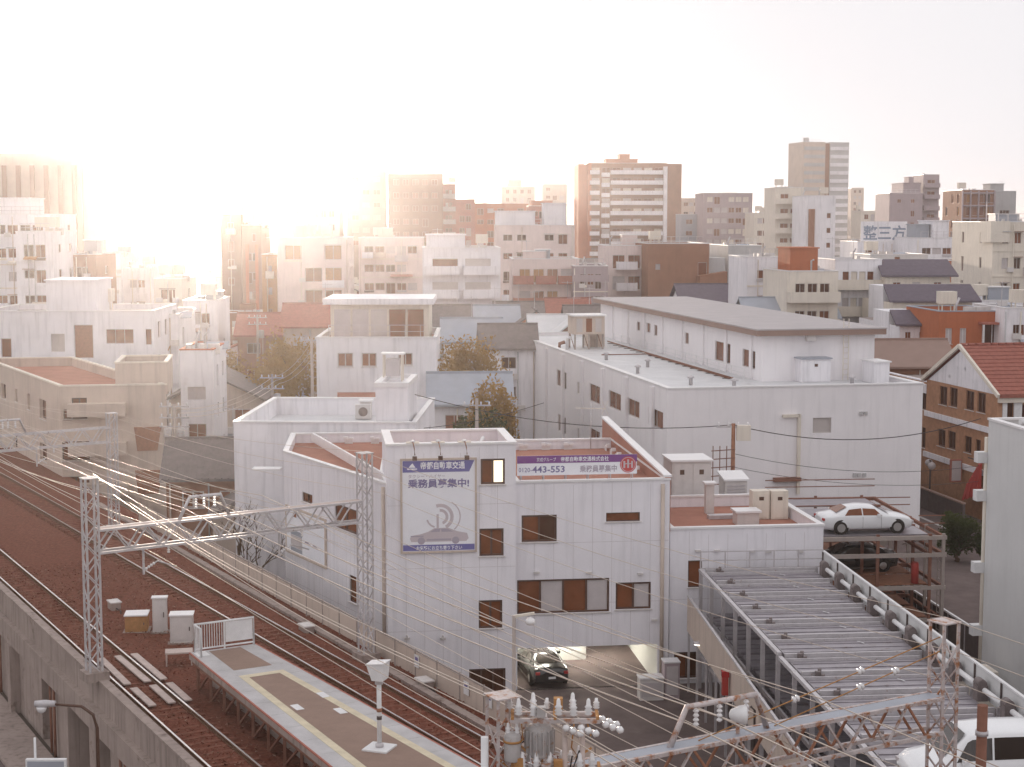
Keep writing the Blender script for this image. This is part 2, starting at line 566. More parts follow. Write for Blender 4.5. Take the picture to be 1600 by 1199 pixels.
def grid(w, z0, z1, cols, fh=3.0, ww=1.3, wh=1.2, sill=0.9, n=2, edge=0.8, gls=None, rnd=None):
    """window openings for one wall: counted down from the roof"""
    out = []
    if cols < 1:
        return out
    pitch = (w - 2 * edge) / cols
    z = z1 - fh - 0.4
    while z >= z0:
        for c in range(cols):
            u = edge + pitch * (c + 0.5)
            x = min(ww, pitch * 0.85)
            if rnd and rnd.random() < 0.09:
                continue
            tall = 0.55 if (rnd and rnd.random() < 0.12 and sill > 0.7) else 0.0
            h = (u - x / 2, u + x / 2, z + sill - tall, z + sill + wh, n)
            if gls:
                h = h + (rnd.choice(gls),)
            out.append(h)
        z -= fh
    return out
def balcony_mesh(w, d, h, t=0.12, m='white'):
    def mk():
        b = MB()
        b.box(-w / 2, w / 2, -d, 0, 0, 0.15)
        b.box(-w / 2, w / 2, -d, -d + t, 0.15, h)
        b.box(-w / 2, -w / 2 + t, -d + t, 0, 0.15, h)
        b.box(w / 2 - t, w / 2, -d + t, 0, 0.15, h)
        return b.mesh('balcony', m)
    return cached(('bal', w, d, h, t, m), mk)
FOOT = []          # circles (x, y, r) already built on
def taken(x, y, r):
    return any((x - a) ** 2 + (y - b) ** 2 < (r + c) ** 2 for a, b, c in FOOT)
def occupy(x, y, w, d, yaw):
    c, s = math.cos(yaw), math.sin(yaw)
    st = max(2.0, min(w, d) / 2)
    nu, nv = max(1, int(w / st / 1.6)), max(1, int(d / st / 1.6))
    for i in range(nu):
        for j in range(nv):
            u, v = w * (i + 0.5) / nu, d * (j + 0.5) / nv
            FOOT.append((x + u * c - v * s, y + u * s + v * c, math.hypot(w / nu, d / nv) / 2))

# ================================================================== GROUND, ROADS
gb = MB()
gb.quad((-3500, -300, -0.012), (3500, -300, -0.012), (3500, 6000, -0.012), (-3500, 6000, -0.012))
struct(put(gb, 'ground', 'ground'))
P0 = Vector((-16.2, 59.7))
TA = R(29.4)
TV = Vector((math.sin(TA), -math.cos(TA)))
NV = Vector((math.cos(TA), math.sin(TA)))
TRZ = math.atan2(TV.y, TV.x)
def RL(s, n, z=0.0):
    p = P0 + TV * s + NV * n
    return Vector((p.x, p.y, z))
RT = 4.3            # rail top
def strip(mb, pts, z, mi=0):
    mb.poly([(p[0], p[1], z) for p in pts], mi)
yb = MB()
strip(yb, [RL(55, 12.7), (40, 8), (62, 60), (46, 118), (30, 118), (24, 104), (8, 104), RL(-40, 12.7)], 0.0)
struct(put(yb, 'yard_pavement', 'asphalt'))
sb = MB()
strip(sb, [RL(-70, -9), RL(70, -9), RL(70, -2.2), RL(-70, -2.2)], 0.0)
struct(put(sb, 'street', 'asphalt'))
sb = MB()
sb.hexa([RL(-70, -2.2, -0.01), RL(70, -2.2, -0.01), RL(70, -0.3, -0.01), RL(-70, -0.3, -0.01), RL(-70, -2.2, 0.13), RL(70, -2.2, 0.13), RL(70, -0.3, 0.13), RL(-70, -0.3, 0.13)])
struct(put(sb, 'pavement', 'concrete'))
sb = MB()
strip(sb, [RL(-70, -2.75), RL(70, -2.75), RL(70, -2.6), RL(-70, -2.6)], 0.006)
struct(put(sb, 'street_marking', 'roadline'))
# lane between the white warehouse and the brick house
rb = MB()
rb.poly([(28.9, 104, 0.004), (34.9, 104, 0.004), (21, 190, 0.004), (15, 190, 0.004)])
struct(put(rb, 'lane', 'asphalt'))
rb = MB()
rb.poly([(32.6, 104, 0.009), (32.9, 104, 0.009), (19.2, 186, 0.009), (18.9, 186, 0.009)])
struct(put(rb, 'lane_marking', 'roadline'))
# street running towards the sun
rb = MB()
rb.poly([(-26, 112, 0.002), (-20, 112, 0.002), (-122, 640, 0.002), (-136, 640, 0.002)])
struct(put(rb, 'long_street', 'asphalt'))

# ================================================================== RAILWAY VIADUCT
vi = thing('railway_viaduct', 'stained concrete viaduct with panelled parapet carrying two railway tracks', 'viaduct', RL(0, 6, 0))
VO = RL(0, 6, 0)
def V(s, n, z):
    return RL(s, n, z) - VO
def vbox(mb, s0, s1, n0, n1, z0, z1, mi=0):
    return mb.hexa([V(s0, n0, z0), V(s1, n0, z0), V(s1, n1, z0), V(s0, n1, z0), V(s0, n0, z1), V(s1, n0, z1), V(s1, n1, z1), V(s0, n1, z1)], mi)
put(vbox(MB(), -70, 72, -0.25, 12.6, 3.3, 3.9), 'deck', 'concrete', vi)
wb = MB()
p, q = V(-70, -0.05, 0), V(72, -0.05, 0)
op = []
doors = [(s, s + 1.5) for s in (-50, -40, -29, -18.5, -7.6, -1.4, 1.6, 11, 22, 33, 44)]
for a, b in doors:
    op.append((a + 70, b + 70, 0.0, 2.7))
wall_face(wb, p, q, 0, 3.3, op, 0.7)
pp, qq = V(72, 12.4, 0), V(-70, 12.4, 0)
wall_face(wb, pp, qq, 0, 3.3, [], 0.3)
put(wb, 'wall', 'concrete', vi)
for a, b in doors:
    put(vbox(MB(), a, b, 0.6, 0.66, 0.02, 2.7), 'door', 'dframe', vi)
put(vbox(MB(), -70, 72, -0.4, -0.1, 3.15, 4.0), 'girder', 'concrete', vi)
pil = cached('pilaster', lambda: MB().box(-0.3, 0.3, -0.42, 0.0, 0, 3.14).mesh('pilaster', 'concrete'))
for k in range(13):
    link('pilaster', pil, vi, V(-60 + 10.4 * k - 4.1, -0.06, 0), TRZ)
pipe = MB().tube([(0, 0, 0.1), (0, 0, 3.1)], 0.06, 8).mesh('drain_pipe', 'rustpole')
for k in range(9):
    link('drain_pipe', pipe, vi, V(-47 + 10.4 * k, -0.2, 0))
    link('drain_pipe', pipe, vi, V(-46.4 + 10.4 * k, -0.2, 0))
pan = MB().box(-1.18, 1.18, -0.13, 0.09, 4.0, 5.02).mesh('parapet_panel', 'concrete')
for k in range(59):
    o = link('parapet_panel', pan, vi, V(-69 + 2.4 * k, 0, 0), TRZ)
    o.location.z = random.Random(k).uniform(-0.012, 0.012)
capm = MB().box(-1.19, 1.19, -0.19, 0.15, 5.035, 5.11).mesh('parapet_cap', 'concrete')
for k in range(59):
    link('parapet_cap', capm, vi, V(-69 + 2.4 * k, 0, 0.0), TRZ)
# ballast with shoulders
rnd = random.Random(3)
bm_ = MB()
sn = [(0.12, 3.95), (0.6, 4.02), (1.0, 4.13), (2.6, 4.13), (3.2, 4.0), (5.4, 3.95), (7.4, 4.0), (8.2, 4.13), (10.2, 4.13), (10.9, 4.02), (12.0, 3.95), (12.55, 3.93)]
rows = []
ss = [-70 + 1.4 * i for i in range(102)]
for s in ss:
    rows.append([len(bm_.v) + i for i in range(len(sn))])
    for n_, z in sn:
        p = RL(s, n_ + (0.02 * s * 0.6 if 7 < n_ < 10.5 else 0), z + rnd.uniform(-0.025, 0.025))
        bm_.v.append(tuple(p))
for i in range(len(ss) - 1):
    for j in range(len(sn) - 1):
        bm_.f.append((rows[i][j], rows[i + 1][j], rows[i + 1][j + 1], rows[i][j + 1]))
        bm_.m.append(0)
struct(put(bm_, 'ballast_gravel', 'ballast'), 'stuff')
# loose stones give the bed its grain
stn = MB()
for k in range(14000):
    s = rnd.uniform(-24, 34)
    n_ = rnd.choice((rnd.uniform(0.3, 3.3), rnd.uniform(7.4, 12.2), rnd.uniform(3.3, 7.4)))
    r = rnd.uniform(0.035, 0.085)
    z = 4.13 if (1.0 < n_ < 2.6 or 8.3 < n_ < 10.2) else 4.02
    c = RL(s, n_, z)
    pts = [c + Vector((rnd.uniform(-1, 1), rnd.uniform(-1, 1), rnd.uniform(-0.3, 1))) * r for _ in range(4)]
    i = len(stn.v)
    stn.v += [tuple(x) for x in pts]
    stn.f += [(i, i + 1, i + 2), (i, i + 1, i + 3), (i + 1, i + 2, i + 3), (i, i + 2, i + 3)]
    stn.m += [0] * 4
struct(put(stn, 'loose_gravel', 'ballast'), 'stuff')
stn = MB()
for k in range(5000):
    n_ = rnd.choice((rnd.uniform(0.3, 3.3), rnd.uniform(7.4, 12.2), rnd.uniform(3.3, 7.4)))
    c = RL(rnd.uniform(-24, 34), n_, 4.14 if (1.0 < n_ < 2.6 or 8.3 < n_ < 10.2) else 4.03)
    r = rnd.uniform(0.03, 0.075)
    pts = [c + Vector((rnd.uniform(-1, 1), rnd.uniform(-1, 1), rnd.uniform(-0.3, 1))) * r for _ in range(4)]
    i = len(stn.v)
    stn.v += [tuple(x) for x in pts]
    stn.f += [(i, i + 1, i + 2), (i, i + 1, i + 3), (i + 1, i + 2, i + 3), (i, i + 2, i + 3)]
    stn.m += [0] * 4
struct(put(stn, 'pale_gravel', 'palestone'), 'stuff')

def rail_profile(mb, a, b):
    a, b = Vector(a), Vector(b)
    d = (b - a).normalized()
    sdir = Vector((-d.y, d.x, 0))
    def sw(n0, n1, z0, z1, mi):
        mb.hexa([a + sdir * n0 + Vector((0, 0, z0)), b + sdir * n0 + Vector((0, 0, z0)), b + sdir * n1 + Vector((0, 0, z0)), a + sdir * n1 + Vector((0, 0, z0)),
                 a + sdir * n0 + Vector((0, 0, z1)), b + sdir * n0 + Vector((0, 0, z1)), b + sdir * n1 + Vector((0, 0, z1)), a + sdir * n1 + Vector((0, 0, z1))], mi)
    sw(-0.075, 0.075, -0.17, -0.14, 1)
    sw(-0.012, 0.012, -0.14, -0.04, 1)
    sw(-0.036, 0.036, -0.04, 0.0, 0)
def track(label, nf, s0, s1):
    t = thing('railway_track', label, 'track', RL(0, nf(0) + 0.72, RT), 0, 'railway tracks')
    o0 = RL(0, nf(0) + 0.72, RT)
    for k in (0.0, 1.45):
        mb = MB()
        rail_profile(mb, RL(s0, nf(s0) + k, RT) - o0, RL(s1, nf(s1) + k, RT) - o0)
        put(mb, 'rail', ('rail', 'railside'), t)
    sm = MB()
    sm.hexa([(-0.12, -1.15, -0.30), (0.12, -1.15, -0.30), (0.12, 1.15, -0.30), (-0.12, 1.15, -0.30), (-0.09, -1.13, -0.155), (0.09, -1.13, -0.155), (0.09, 1.13, -0.155), (-0.09, 1.13, -0.155)])
    me = sm.mesh('sleeper', 'sleeper')
    k = s0
    while k < s1:
        link('sleeper', me, t, RL(k, nf(k) + 0.72, RT) - o0, TRZ)
        k += 0.62
    return t
track('pair of shining rails beside the concrete viaduct parapet', lambda s: 1.07, -70, 72)
track('pair of shining rails between island platform and white office building', lambda s: 8.42 + 0.03 * s, -70, 72)
# pale crossing boards laid in the track by the lattice mast
bd = MB()
bd.box(-2.1, 2.1, -0.14, 0.14, 0, 0.05)
bme = bd.mesh('crossing_board', 'board')
bme2 = MB().box(-1.28, 1.28, -0.14, 0.14, 0, 0.05).mesh('crossing_board', 'board')
names = ['outermost', 'second', 'third', 'innermost']
brd = [(-1.75, 0.74), (-1.75, 1.46), (-1.75, 2.2), (-1.75, 2.86), (2.22, 0.76), (2.22, 1.46), (2.22, 2.2), (2.22, 2.84)]
desc = ['pale board against the parapet in the row behind the lattice mast', 'pale board by the outer rail in the row behind the lattice mast',
        'pale board by the inner rail in the row behind the lattice mast', 'pale board on the platform side in the row behind the lattice mast',
        'pale board against the parapet in the row closer to the platform monitor', 'pale board by the outer rail in the row closer to the platform monitor',
        'pale board by the inner rail in the row closer to the platform monitor', 'pale board on the platform side in the row closer to the platform monitor']
for (s, n_), ds in zip(brd, desc):
    o = link('crossing_board', bme if s < 0 else bme2, None, RL(s, n_, 4.215), TRZ + random.Random(ds).uniform(-0.03, 0.03))
    tag(o, ds, 'board', 'crossing boards in the track')
for s, ds in ((6.1, 'small white diamond marker on the ballast nearer the lattice mast'), (7.0, 'small white diamond marker on the ballast farther from the lattice mast')):
    t = MB()
    t.box(-0.02, 0.02, -0.02, 0.02, 0, 0.3, 1)
    t.hexa([(-0.16, -0.02, 0.42), (0, -0.02, 0.26), (0.16, -0.02, 0.42), (0, -0.02, 0.58), (-0.16, 0.0, 0.42), (0, 0.0, 0.26), (0.16, 0.0, 0.42), (0, 0.0, 0.58)], 0)
    t.hexa([(-0.07, -0.03, 0.42), (0, -0.03, 0.35), (0.07, -0.03, 0.42), (0, -0.03, 0.49), (-0.07, -0.024, 0.42), (0, -0.024, 0.35), (0.07, -0.024, 0.42), (0, -0.024, 0.49)], 1)
    o = put(t, 'track_marker', ('wpaint', 'dsteel'), None, RL(s, 0.55, 4.0))
    tag(o, ds, 'marker', 'track markers')

# ================================================================== ISLAND PLATFORM
PT = 5.4
pl = thing('station_platform', 'narrow island platform end with worn yellow lines between the tracks', 'platform', RL(10, 5.2, 3.9))
PO = RL(10, 5.2, 3.9)
def nL(s):
    return 3.62 - 0.022 * s
def nR(s):
    return 6.28 + 0.055 * s
def Q(s, n, z):
    return RL(s, n, z) - PO
S0, S1 = 1.2, 45.0
def pq(mb, s0, s1, f0, f1, z0, z1, mi=0):
    mb.hexa([Q(s0, f0(s0), z0), Q(s1, f0(s1), z0), Q(s1, f1(s1), z0), Q(s0, f1(s0), z0), Q(s0, f0(s0), z1), Q(s1, f0(s1), z1), Q(s1, f1(s1), z1), Q(s0, f1(s0), z1)], mi)
    return mb
core = pq(MB(), S0, S1, lambda s: nL(s) + 0.9, lambda s: nR(s) - 0.05, 3.9, PT - 0.32)
put(core, 'core', 'concrete', pl)
slab = MB()
k = S0
while k < S1:
    e = min(k + 1.5, S1)
    pq(slab, k + 0.008, e - 0.008, lambda s: nL(s) + 0.12, lambda s: nR(s) - 0.12, PT - 0.3, PT)
    k = e
sl_o = put(slab, 'slab', 'platform', pl)
put(pq(MB(), S0, S1, nL, lambda s: nL(s) + 0.06, PT - 0.05, PT + 0.003), 'edge_strip', 'redline', pl)
put(pq(MB(), S0, S1, lambda s: nL(s) + 0.01, lambda s: nL(s) + 0.12, PT - 0.26, PT - 0.052), 'edge_face', 'concrete', pl)
put(pq(MB(), S0, S1, lambda s: nL(s) + 0.062, lambda s: nL(s) + 0.118, PT - 0.05, PT), 'edge_kerb', 'platform', pl)
put(pq(MB(), S0, S1, lambda s: nR(s) - 0.07, nR, PT - 0.26, PT + 0.003), 'edge_strip', 'redline', pl)
put(pq(MB(), S0, S1, lambda s: nR(s) - 0.118, lambda s: nR(s) - 0.072, PT - 0.26, PT), 'edge_kerb', 'platform', pl)
put(pq(MB(), S0 + 4.3, S1, lambda s: nL(s) + 0.95, lambda s: nR(s) - 0.95, PT - 0.02, PT + 0.005), 'asphalt_panel', 'platdark', pl)
put(pq(MB(), S0 + 0.2, S0 + 3.2, lambda s: nL(s) + 0.75, lambda s: nR(s) - 0.75, PT - 0.02, PT + 0.005), 'asphalt_panel', 'platdark', pl)
put(pq(MB(), S0 + 4.0, S1, lambda s: nL(s) + 0.66, lambda s: nL(s) + 0.95, PT - 0.02, PT + 0.01), 'yellow_line', 'yellow', pl)
put(pq(MB(), S0 + 4.0, S1, lambda s: nR(s) - 0.95, lambda s: nR(s) - 0.66, PT - 0.02, PT + 0.01), 'yellow_line', 'yellow', pl)
put(pq(MB(), S0 + 4.0, S0 + 4.35, lambda s: nL(s) + 0.95, lambda s: nR(s) - 0.95, PT - 0.02, PT + 0.012), 'yellow_line', 'yellow', pl)
put(pq(MB(), S0 + 0.05, S0 + 0.75, lambda s: nL(s) + 0.14, lambda s: nL(s) + 0.62, PT - 0.02, PT + 0.008), 'white_patch', 'wpaint', pl)
for s, n_ in ((9.8, 4.62), (10.9, 5.75), (8.9, 5.95)):
    put(MB().box(-0.32, 0.32, -0.14, 0.14, 0, 0.012), 'white_patch', 'wpaint', pl, Q(s, n_, PT + 0.006), TRZ)
k = S0 + 0.5
while k < 40:
    b = MB()
    b.bar(Q(k, nL(k) + 0.2, 3.95), Q(k, nL(k) + 0.2, PT - 0.3), 0.1)
    put(b, 'support_post', 'rustpole', pl)
    b = MB()
    b.bar(Q(k + 0.06, nL(k) + 0.22, 4.05), Q(k + 1.45, nL(k + 1.5) + 0.22, PT - 0.34), 0.07)
    put(b, 'brace', 'rustpole', pl)
    k += 1.6
put(pq(MB(), S0, S1, lambda s: nL(s) + 0.12, lambda s: nL(s) + 0.3, PT - 0.46, PT - 0.3), 'edge_beam', 'rustpole', pl)
# barrier at the platform end
fe = thing('platform_gate', 'white railing and mesh gate closing off the platform end', 'railing', RL(S0 + 0.1, 4.9, PT))
FO = RL(S0 + 0.1, 4.9, PT)
def fq(s, n, z):
    return RL(s, n, z) - FO
fr_ = MB()
fr_.tube([fq(S0 + 0.1, 3.8, PT), fq(S0 + 0.1, 3.8, PT + 1.1), fq(S0 + 0.1, 6.2, PT + 1.1), fq(S0 + 0.1, 6.2, PT)], 0.045, 8)
put(fr_, 'frame', 'wpaint', fe)
put(MB().bar(fq(S0 + 0.1, 5.0, PT), fq(S0 + 0.1, 5.0, PT + 1.1), 0.06), 'post', 'wpaint', fe)
put(MB().bar(fq(S0 + 0.1, 3.8, PT + 0.12), fq(S0 + 0.1, 6.2, PT + 0.12), 0.05), 'bottom_rail', 'wpaint', fe)
for k in range(11):
    n_ = 3.9 + k * 0.1
    put(MB().bar(fq(S0 + 0.1, n_, PT + 0.12), fq(S0 + 0.1, n_, PT + 1.1), 0.022), 'bar', 'wpaint', fe)
put(MB().hexa([fq(S0 + 0.09, 5.05, PT + 0.25), fq(S0 + 0.11, 5.05, PT + 0.25), fq(S0 + 0.11, 6.15, PT + 0.25), fq(S0 + 0.09, 6.15, PT + 0.25),
               fq(S0 + 0.09, 5.05, PT + 1.05), fq(S0 + 0.11, 5.05, PT + 1.05), fq(S0 + 0.11, 6.15, PT + 1.05), fq(S0 + 0.09, 6.15, PT + 1.05)]), 'panel', 'wpaint', fe)
put(MB().tube([fq(S0 + 0.1, 3.8, PT + 1.1), fq(S0 + 0.9, 3.8, PT + 1.1), fq(S0 + 0.9, 3.8, PT)], 0.045, 8), 'return_rail', 'wpaint', fe)
for k in range(6):
    s = S0 + 0.2 + 0.12 * k
    put(MB().bar(fq(s, 3.8, PT + 0.05), fq(s, 3.8, PT + 1.08), 0.022), 'bar', 'wpaint', fe)
# cabinets beyond the platform end
def cabinet(label, s, n_, w, d, h, m, lid=True):
    t = thing('equipment_cabinet', label, 'cabinet', RL(s, n_, 4.0), 0.12, 'trackside cabinets')
    put(MB().box(-w / 2, w / 2, -d / 2, d / 2, 0, h), 'body', m, t)
    if lid:
        put(MB().box(-w / 2 - 0.04, w / 2 + 0.04, -d / 2 - 0.05, d / 2 + 0.05, h + 0.002, h + 0.06), 'lid', 'coping', t)
    put(MB().box(-w / 2 + 0.05, w / 2 - 0.05, -d / 2 - 0.025, -d / 2 - 0.003, 0.12, h - 0.1), 'door', m, t)
    put(MB().box(w / 2 - 0.15, w / 2 - 0.11, -d / 2 - 0.06, -d / 2 - 0.027, h * 0.45, h * 0.6), 'handle', 'dsteel', t)
    put(MB().box(-w / 2 - 0.1, w / 2 + 0.1, -d / 2 - 0.1, d / 2 + 0.1, -0.05, 0.0), 'plinth', 'concrete', t)
    return t
cabinet('tall narrow pale cabinet standing beyond the platform gate', -7.8, 5.2, 0.62, 0.35, 1.5, 'ac')
cabinet('broad pale cabinet just behind the platform gate', -5.8, 5.55, 0.95, 0.7, 1.15, 'ac')
cabinet('low ochre cabinet beside the tall narrow cabinet', -8.6, 4.4, 0.95, 0.9, 0.7, 'ochre')
st = MB()
st.box(-0.55, 0.55, -0.35, 0.35, 0.5, 0.56)
for x in (-0.5, 0.5):
    for y in (-0.3, 0.3):
        st.box(x - 0.03, x + 0.03, y - 0.03, y + 0.03, 0, 0.5)
tag(put(st, 'access_step', 'board', None, RL(-2.3, 4.3, 4.0), 0.2), 'low pale access step below the platform gate', 'step')
# monitor post
mo = thing('platform_monitor', 'white hooded monitor on a slim post with square base on the platform', 'monitor', G(593, 1170, PT))
put(MB().box(-0.42, 0.42, -0.42, 0.42, 0.008, 0.06), 'base', 'wpaint', mo, None, R(-20))
put(MB().lathe([(0.13, 0.06), (0.13, 0.16), (0.09, 0.2)], n=14), 'collar', 'galv', mo)
put(MB().lathe([(0.075, 0.2), (0.075, 2.25)], n=14), 'post', 'wpaint', mo)
for z, c in ((0.95, 'dsteel'), (1.2, 'rustred')):
    put(MB().lathe([(0.082, z), (0.082, z + 0.12)], n=14), 'band', c, mo)
hd = MB()
hd.hexa([(-0.2, -0.33, 2.2), (0.3, -0.33, 2.2), (0.3, 0.33, 2.2), (-0.2, 0.33, 2.2), (-0.42, -0.36, 2.85), (0.36, -0.36, 2.95), (0.36, 0.36, 2.95), (-0.42, 0.36, 2.85)])
ho = put(hd, 'hood', 'wpaint', mo, (0, 0, 0.62), R(-18))
ho.scale = (0.74, 0.74, 0.74)
put(MB().hexa([(-0.47, -0.39, 2.86), (0.4, -0.39, 2.965), (0.4, 0.39, 2.965), (-0.47, 0.39, 2.86), (-0.47, -0.39, 2.9), (0.4, -0.39, 3.0), (0.4, 0.39, 3.0), (-0.47, 0.39, 2.9)]), 'top_plate', 'coping', ho)
scr = MB()
scr.hexa([(-0.222, -0.27, 2.25), (-0.21, -0.27, 2.25), (-0.21, 0.27, 2.25), (-0.222, 0.27, 2.25), (-0.40, -0.29, 2.78), (-0.39, -0.29, 2.78), (-0.39, 0.29, 2.78), (-0.40, 0.29, 2.78)])
put(scr, 'screen', 'dsteel', ho, (-0.012, 0, 0))
put(MB().box(-0.12, 0.12, -0.1, 0.1, 2.1, 2.2), 'bracket', 'galv', mo)

tr = thing('cable_trough', 'concrete cable trough with lids along the fence side track', 'trough', RL(0, 11.2, 3.95))
TO_ = RL(0, 11.2, 3.95)
lidm = MB().box(-0.49, 0.49, -0.17, 0.17, 0.16, 0.21).mesh('lid', 'concrete')
put(MB().bar(RL(-40, 11.2, 4.03) - TO_, RL(50, 11.2, 4.03) - TO_, 0.3, 0.16), 'channel', 'concrete', tr)
for k in range(90):
    link('lid', lidm, tr, RL(-40 + k, 11.2 + random.Random(k).uniform(-0.012, 0.012), 3.95) - TO_, TRZ + random.Random(k + 500).uniform(-0.02, 0.02))
for s_t, n_t, lab in ((-4.5, 10.75, 'grey track box beside the cable trough near the office corner'), (0.9, 5.0, 'grey track box under the platform gate'), (5.6, 11.55, 'grey track box between cable trough and fence'), (-13, 4.6, 'grey track box in the ballast far beyond the cabinets')):
    t = thing('track_box', lab, 'box', RL(s_t, n_t, 3.95), TRZ, 'track boxes')
    put(MB().box(-0.35, 0.35, -0.22, 0.22, 0, 0.34), 'body', 'concrete', t)
    put(MB().box(-0.39, 0.39, -0.26, 0.26, 0.343, 0.4), 'lid', 'ac', t)
    put(MB().tube([(0.35, 0, 0.1), (0.7, 0.1, 0.05), (1.1, 0.0, 0.02)], 0.03, 6), 'cable', 'cable', t)
# trackside fence on the office side
tf = thing('trackside_fence', 'low pinkish mesh panel fence between ballast and white office building', 'fence', RL(0, 11.95, 3.93))
FO2 = RL(0, 11.95, 3.93)
for k in range(46):
    s = -34 + 1.9 * k
    put(MB().bar(RL(s, 11.95, 3.93) - FO2, RL(s, 11.95, 5.1) - FO2, 0.07), 'post', 'pole', tf)
    mb = MB()
    a, b = s + 0.05, s + 1.85
    mb.hexa([RL(a, 11.94, 4.0) - FO2, RL(b, 11.94, 4.0) - FO2, RL(b, 11.96, 4.0) - FO2, RL(a, 11.96, 4.0) - FO2, RL(a, 11.94, 4.98) - FO2, RL(b, 11.94, 4.98) - FO2, RL(b, 11.96, 4.98) - FO2, RL(a, 11.96, 4.98) - FO2])
    put(mb, 'panel', 'beige', tf)
    put(MB().bar(RL(s + 0.04, 11.95, 5.04) - FO2, RL(s + 1.86, 11.95, 5.04) - FO2, 0.06), 'top_rail', 'pole', tf)
for s, ds in ((4.2, 'small white notice on the trackside fence left of the monitor'), (8.4, 'small white notice on the trackside fence midway to the switchgear'), (10.2, 'small white notice on the trackside fence beside the dark doorway')):
    t = MB()
    t.box(-0.2, 0.2, -0.01, 0.01, 0, 0.5)
    t.box(-0.13, 0.13, -0.014, -0.0105, 0.28, 0.42, 1)
    tag(put(t, 'notice', ('wpaint', 'ptext'), None, RL(s, 11.9, 4.4), TRZ), ds, 'notice', 'fence notices')

# ================================================================== CATENARY GANTRIES
def lattice_mast(t, base, w, z1, m, rz, step=0.55):
    """four corner posts and zigzag braces on each side: parts of t"""
    c, s = math.cos(rz), math.sin(rz)
    def L(x, y, z):
        return Vector((base[0] + x * c - y * s, base[1] + x * s + y * c, z))
    h = w / 2
    for sx, sy in ((-1, -1), (1, -1), (1, 1), (-1, 1)):
        put(MB().bar(L(sx * h, sy * h, base[2]), L(sx * h, sy * h, z1), 0.07), 'corner_post', m, t)
    k = 0
    z = base[2] + 0.15
    while z + step < z1:
        a, b = (-h, h) if k % 2 else (h, -h)
        put(MB().bar(L(a, -h, z), L(b, -h, z + step), 0.035), 'brace', m, t)
        put(MB().bar(L(a, h, z), L(b, h, z + step), 0.035), 'brace', m, t)
        put(MB().bar(L(-h, a, z), L(-h, b, z + step), 0.035), 'brace', m, t)
        put(MB().bar(L(h, a, z), L(h, b, z + step), 0.035), 'brace', m, t)
        z += step
        k += 1
    put(MB().box(-h - 0.06, h + 0.06, -h - 0.06, h + 0.06, z1, z1 + 0.03), 'cap_plate', m, t, L(0, 0, 0), rz)
    put(MB().box(-h - 0.2, h + 0.2, -h - 0.2, h + 0.2, base[2] - 0.06, base[2] + 0.28), 'footing', 'concrete', t, L(0, 0, 0), rz)
def truss_beam(t, a, b, z0, z1, w, m, step=0.8, deck=None):
    a, b = Vector(a), Vector(b)
    d = (b - a)
    L = d.length
    d.normalize()
    n = Vector((-d.y, d.x, 0))
    def P(u, side, z):
        q = a + d * u + n * (side * w / 2)
        return Vector((q.x, q.y, z))
    for sd_ in (-1, 1):
        for z in (z0, z1):
            put(MB().bar(P(0, sd_, z), P(L, sd_, z), 0.085), 'chord', m, t)
        k = 0
        u = 0.0
        while u + step <= L + 0.01:
            za, zb = (z0, z1) if k % 2 == 0 else (z1, z0)
            put(MB().bar(P(u, sd_, za), P(u + step, sd_, zb), 0.05), 'brace', 'rustred' if (m == 'rusty' and (sd_ > 0 or k % 5 == 2)) else m, t)
            u += step
            k += 1
    u = 0.4
    while u < L:
        put(MB().bar(P(u, -1, z1), P(u, 1, z1), 0.05), 'cross_bar', m, t)
        u += 1.1
    if deck:
        mb = MB()
        mb.hexa([P(0, -0.8, z1 + 0.01), P(L, -0.8, z1 + 0.01), P(L, 0.8, z1 + 0.01), P(0, 0.8, z1 + 0.01), P(0, -0.8, z1 + 0.035), P(L, -0.8, z1 + 0.035), P(L, 0.8, z1 + 0.035), P(0, 0.8, z1 + 0.035)])
        put(mb, 'walkway_plate', deck, t)
def insulator(mb, p, q, r=0.07, n=4, mi=0):
    p, q = Vector(p), Vector(q)
    for k in range(n):
        a = p.lerp(q, (k + 0.1) / n)
        c = p.lerp(q, (k + 0.55) / n)
        e = p.lerp(q, (k + 0.95) / n)
        mb.tube([a, c, e], [r * 0.5, r, r * 0.45], 8, mi)
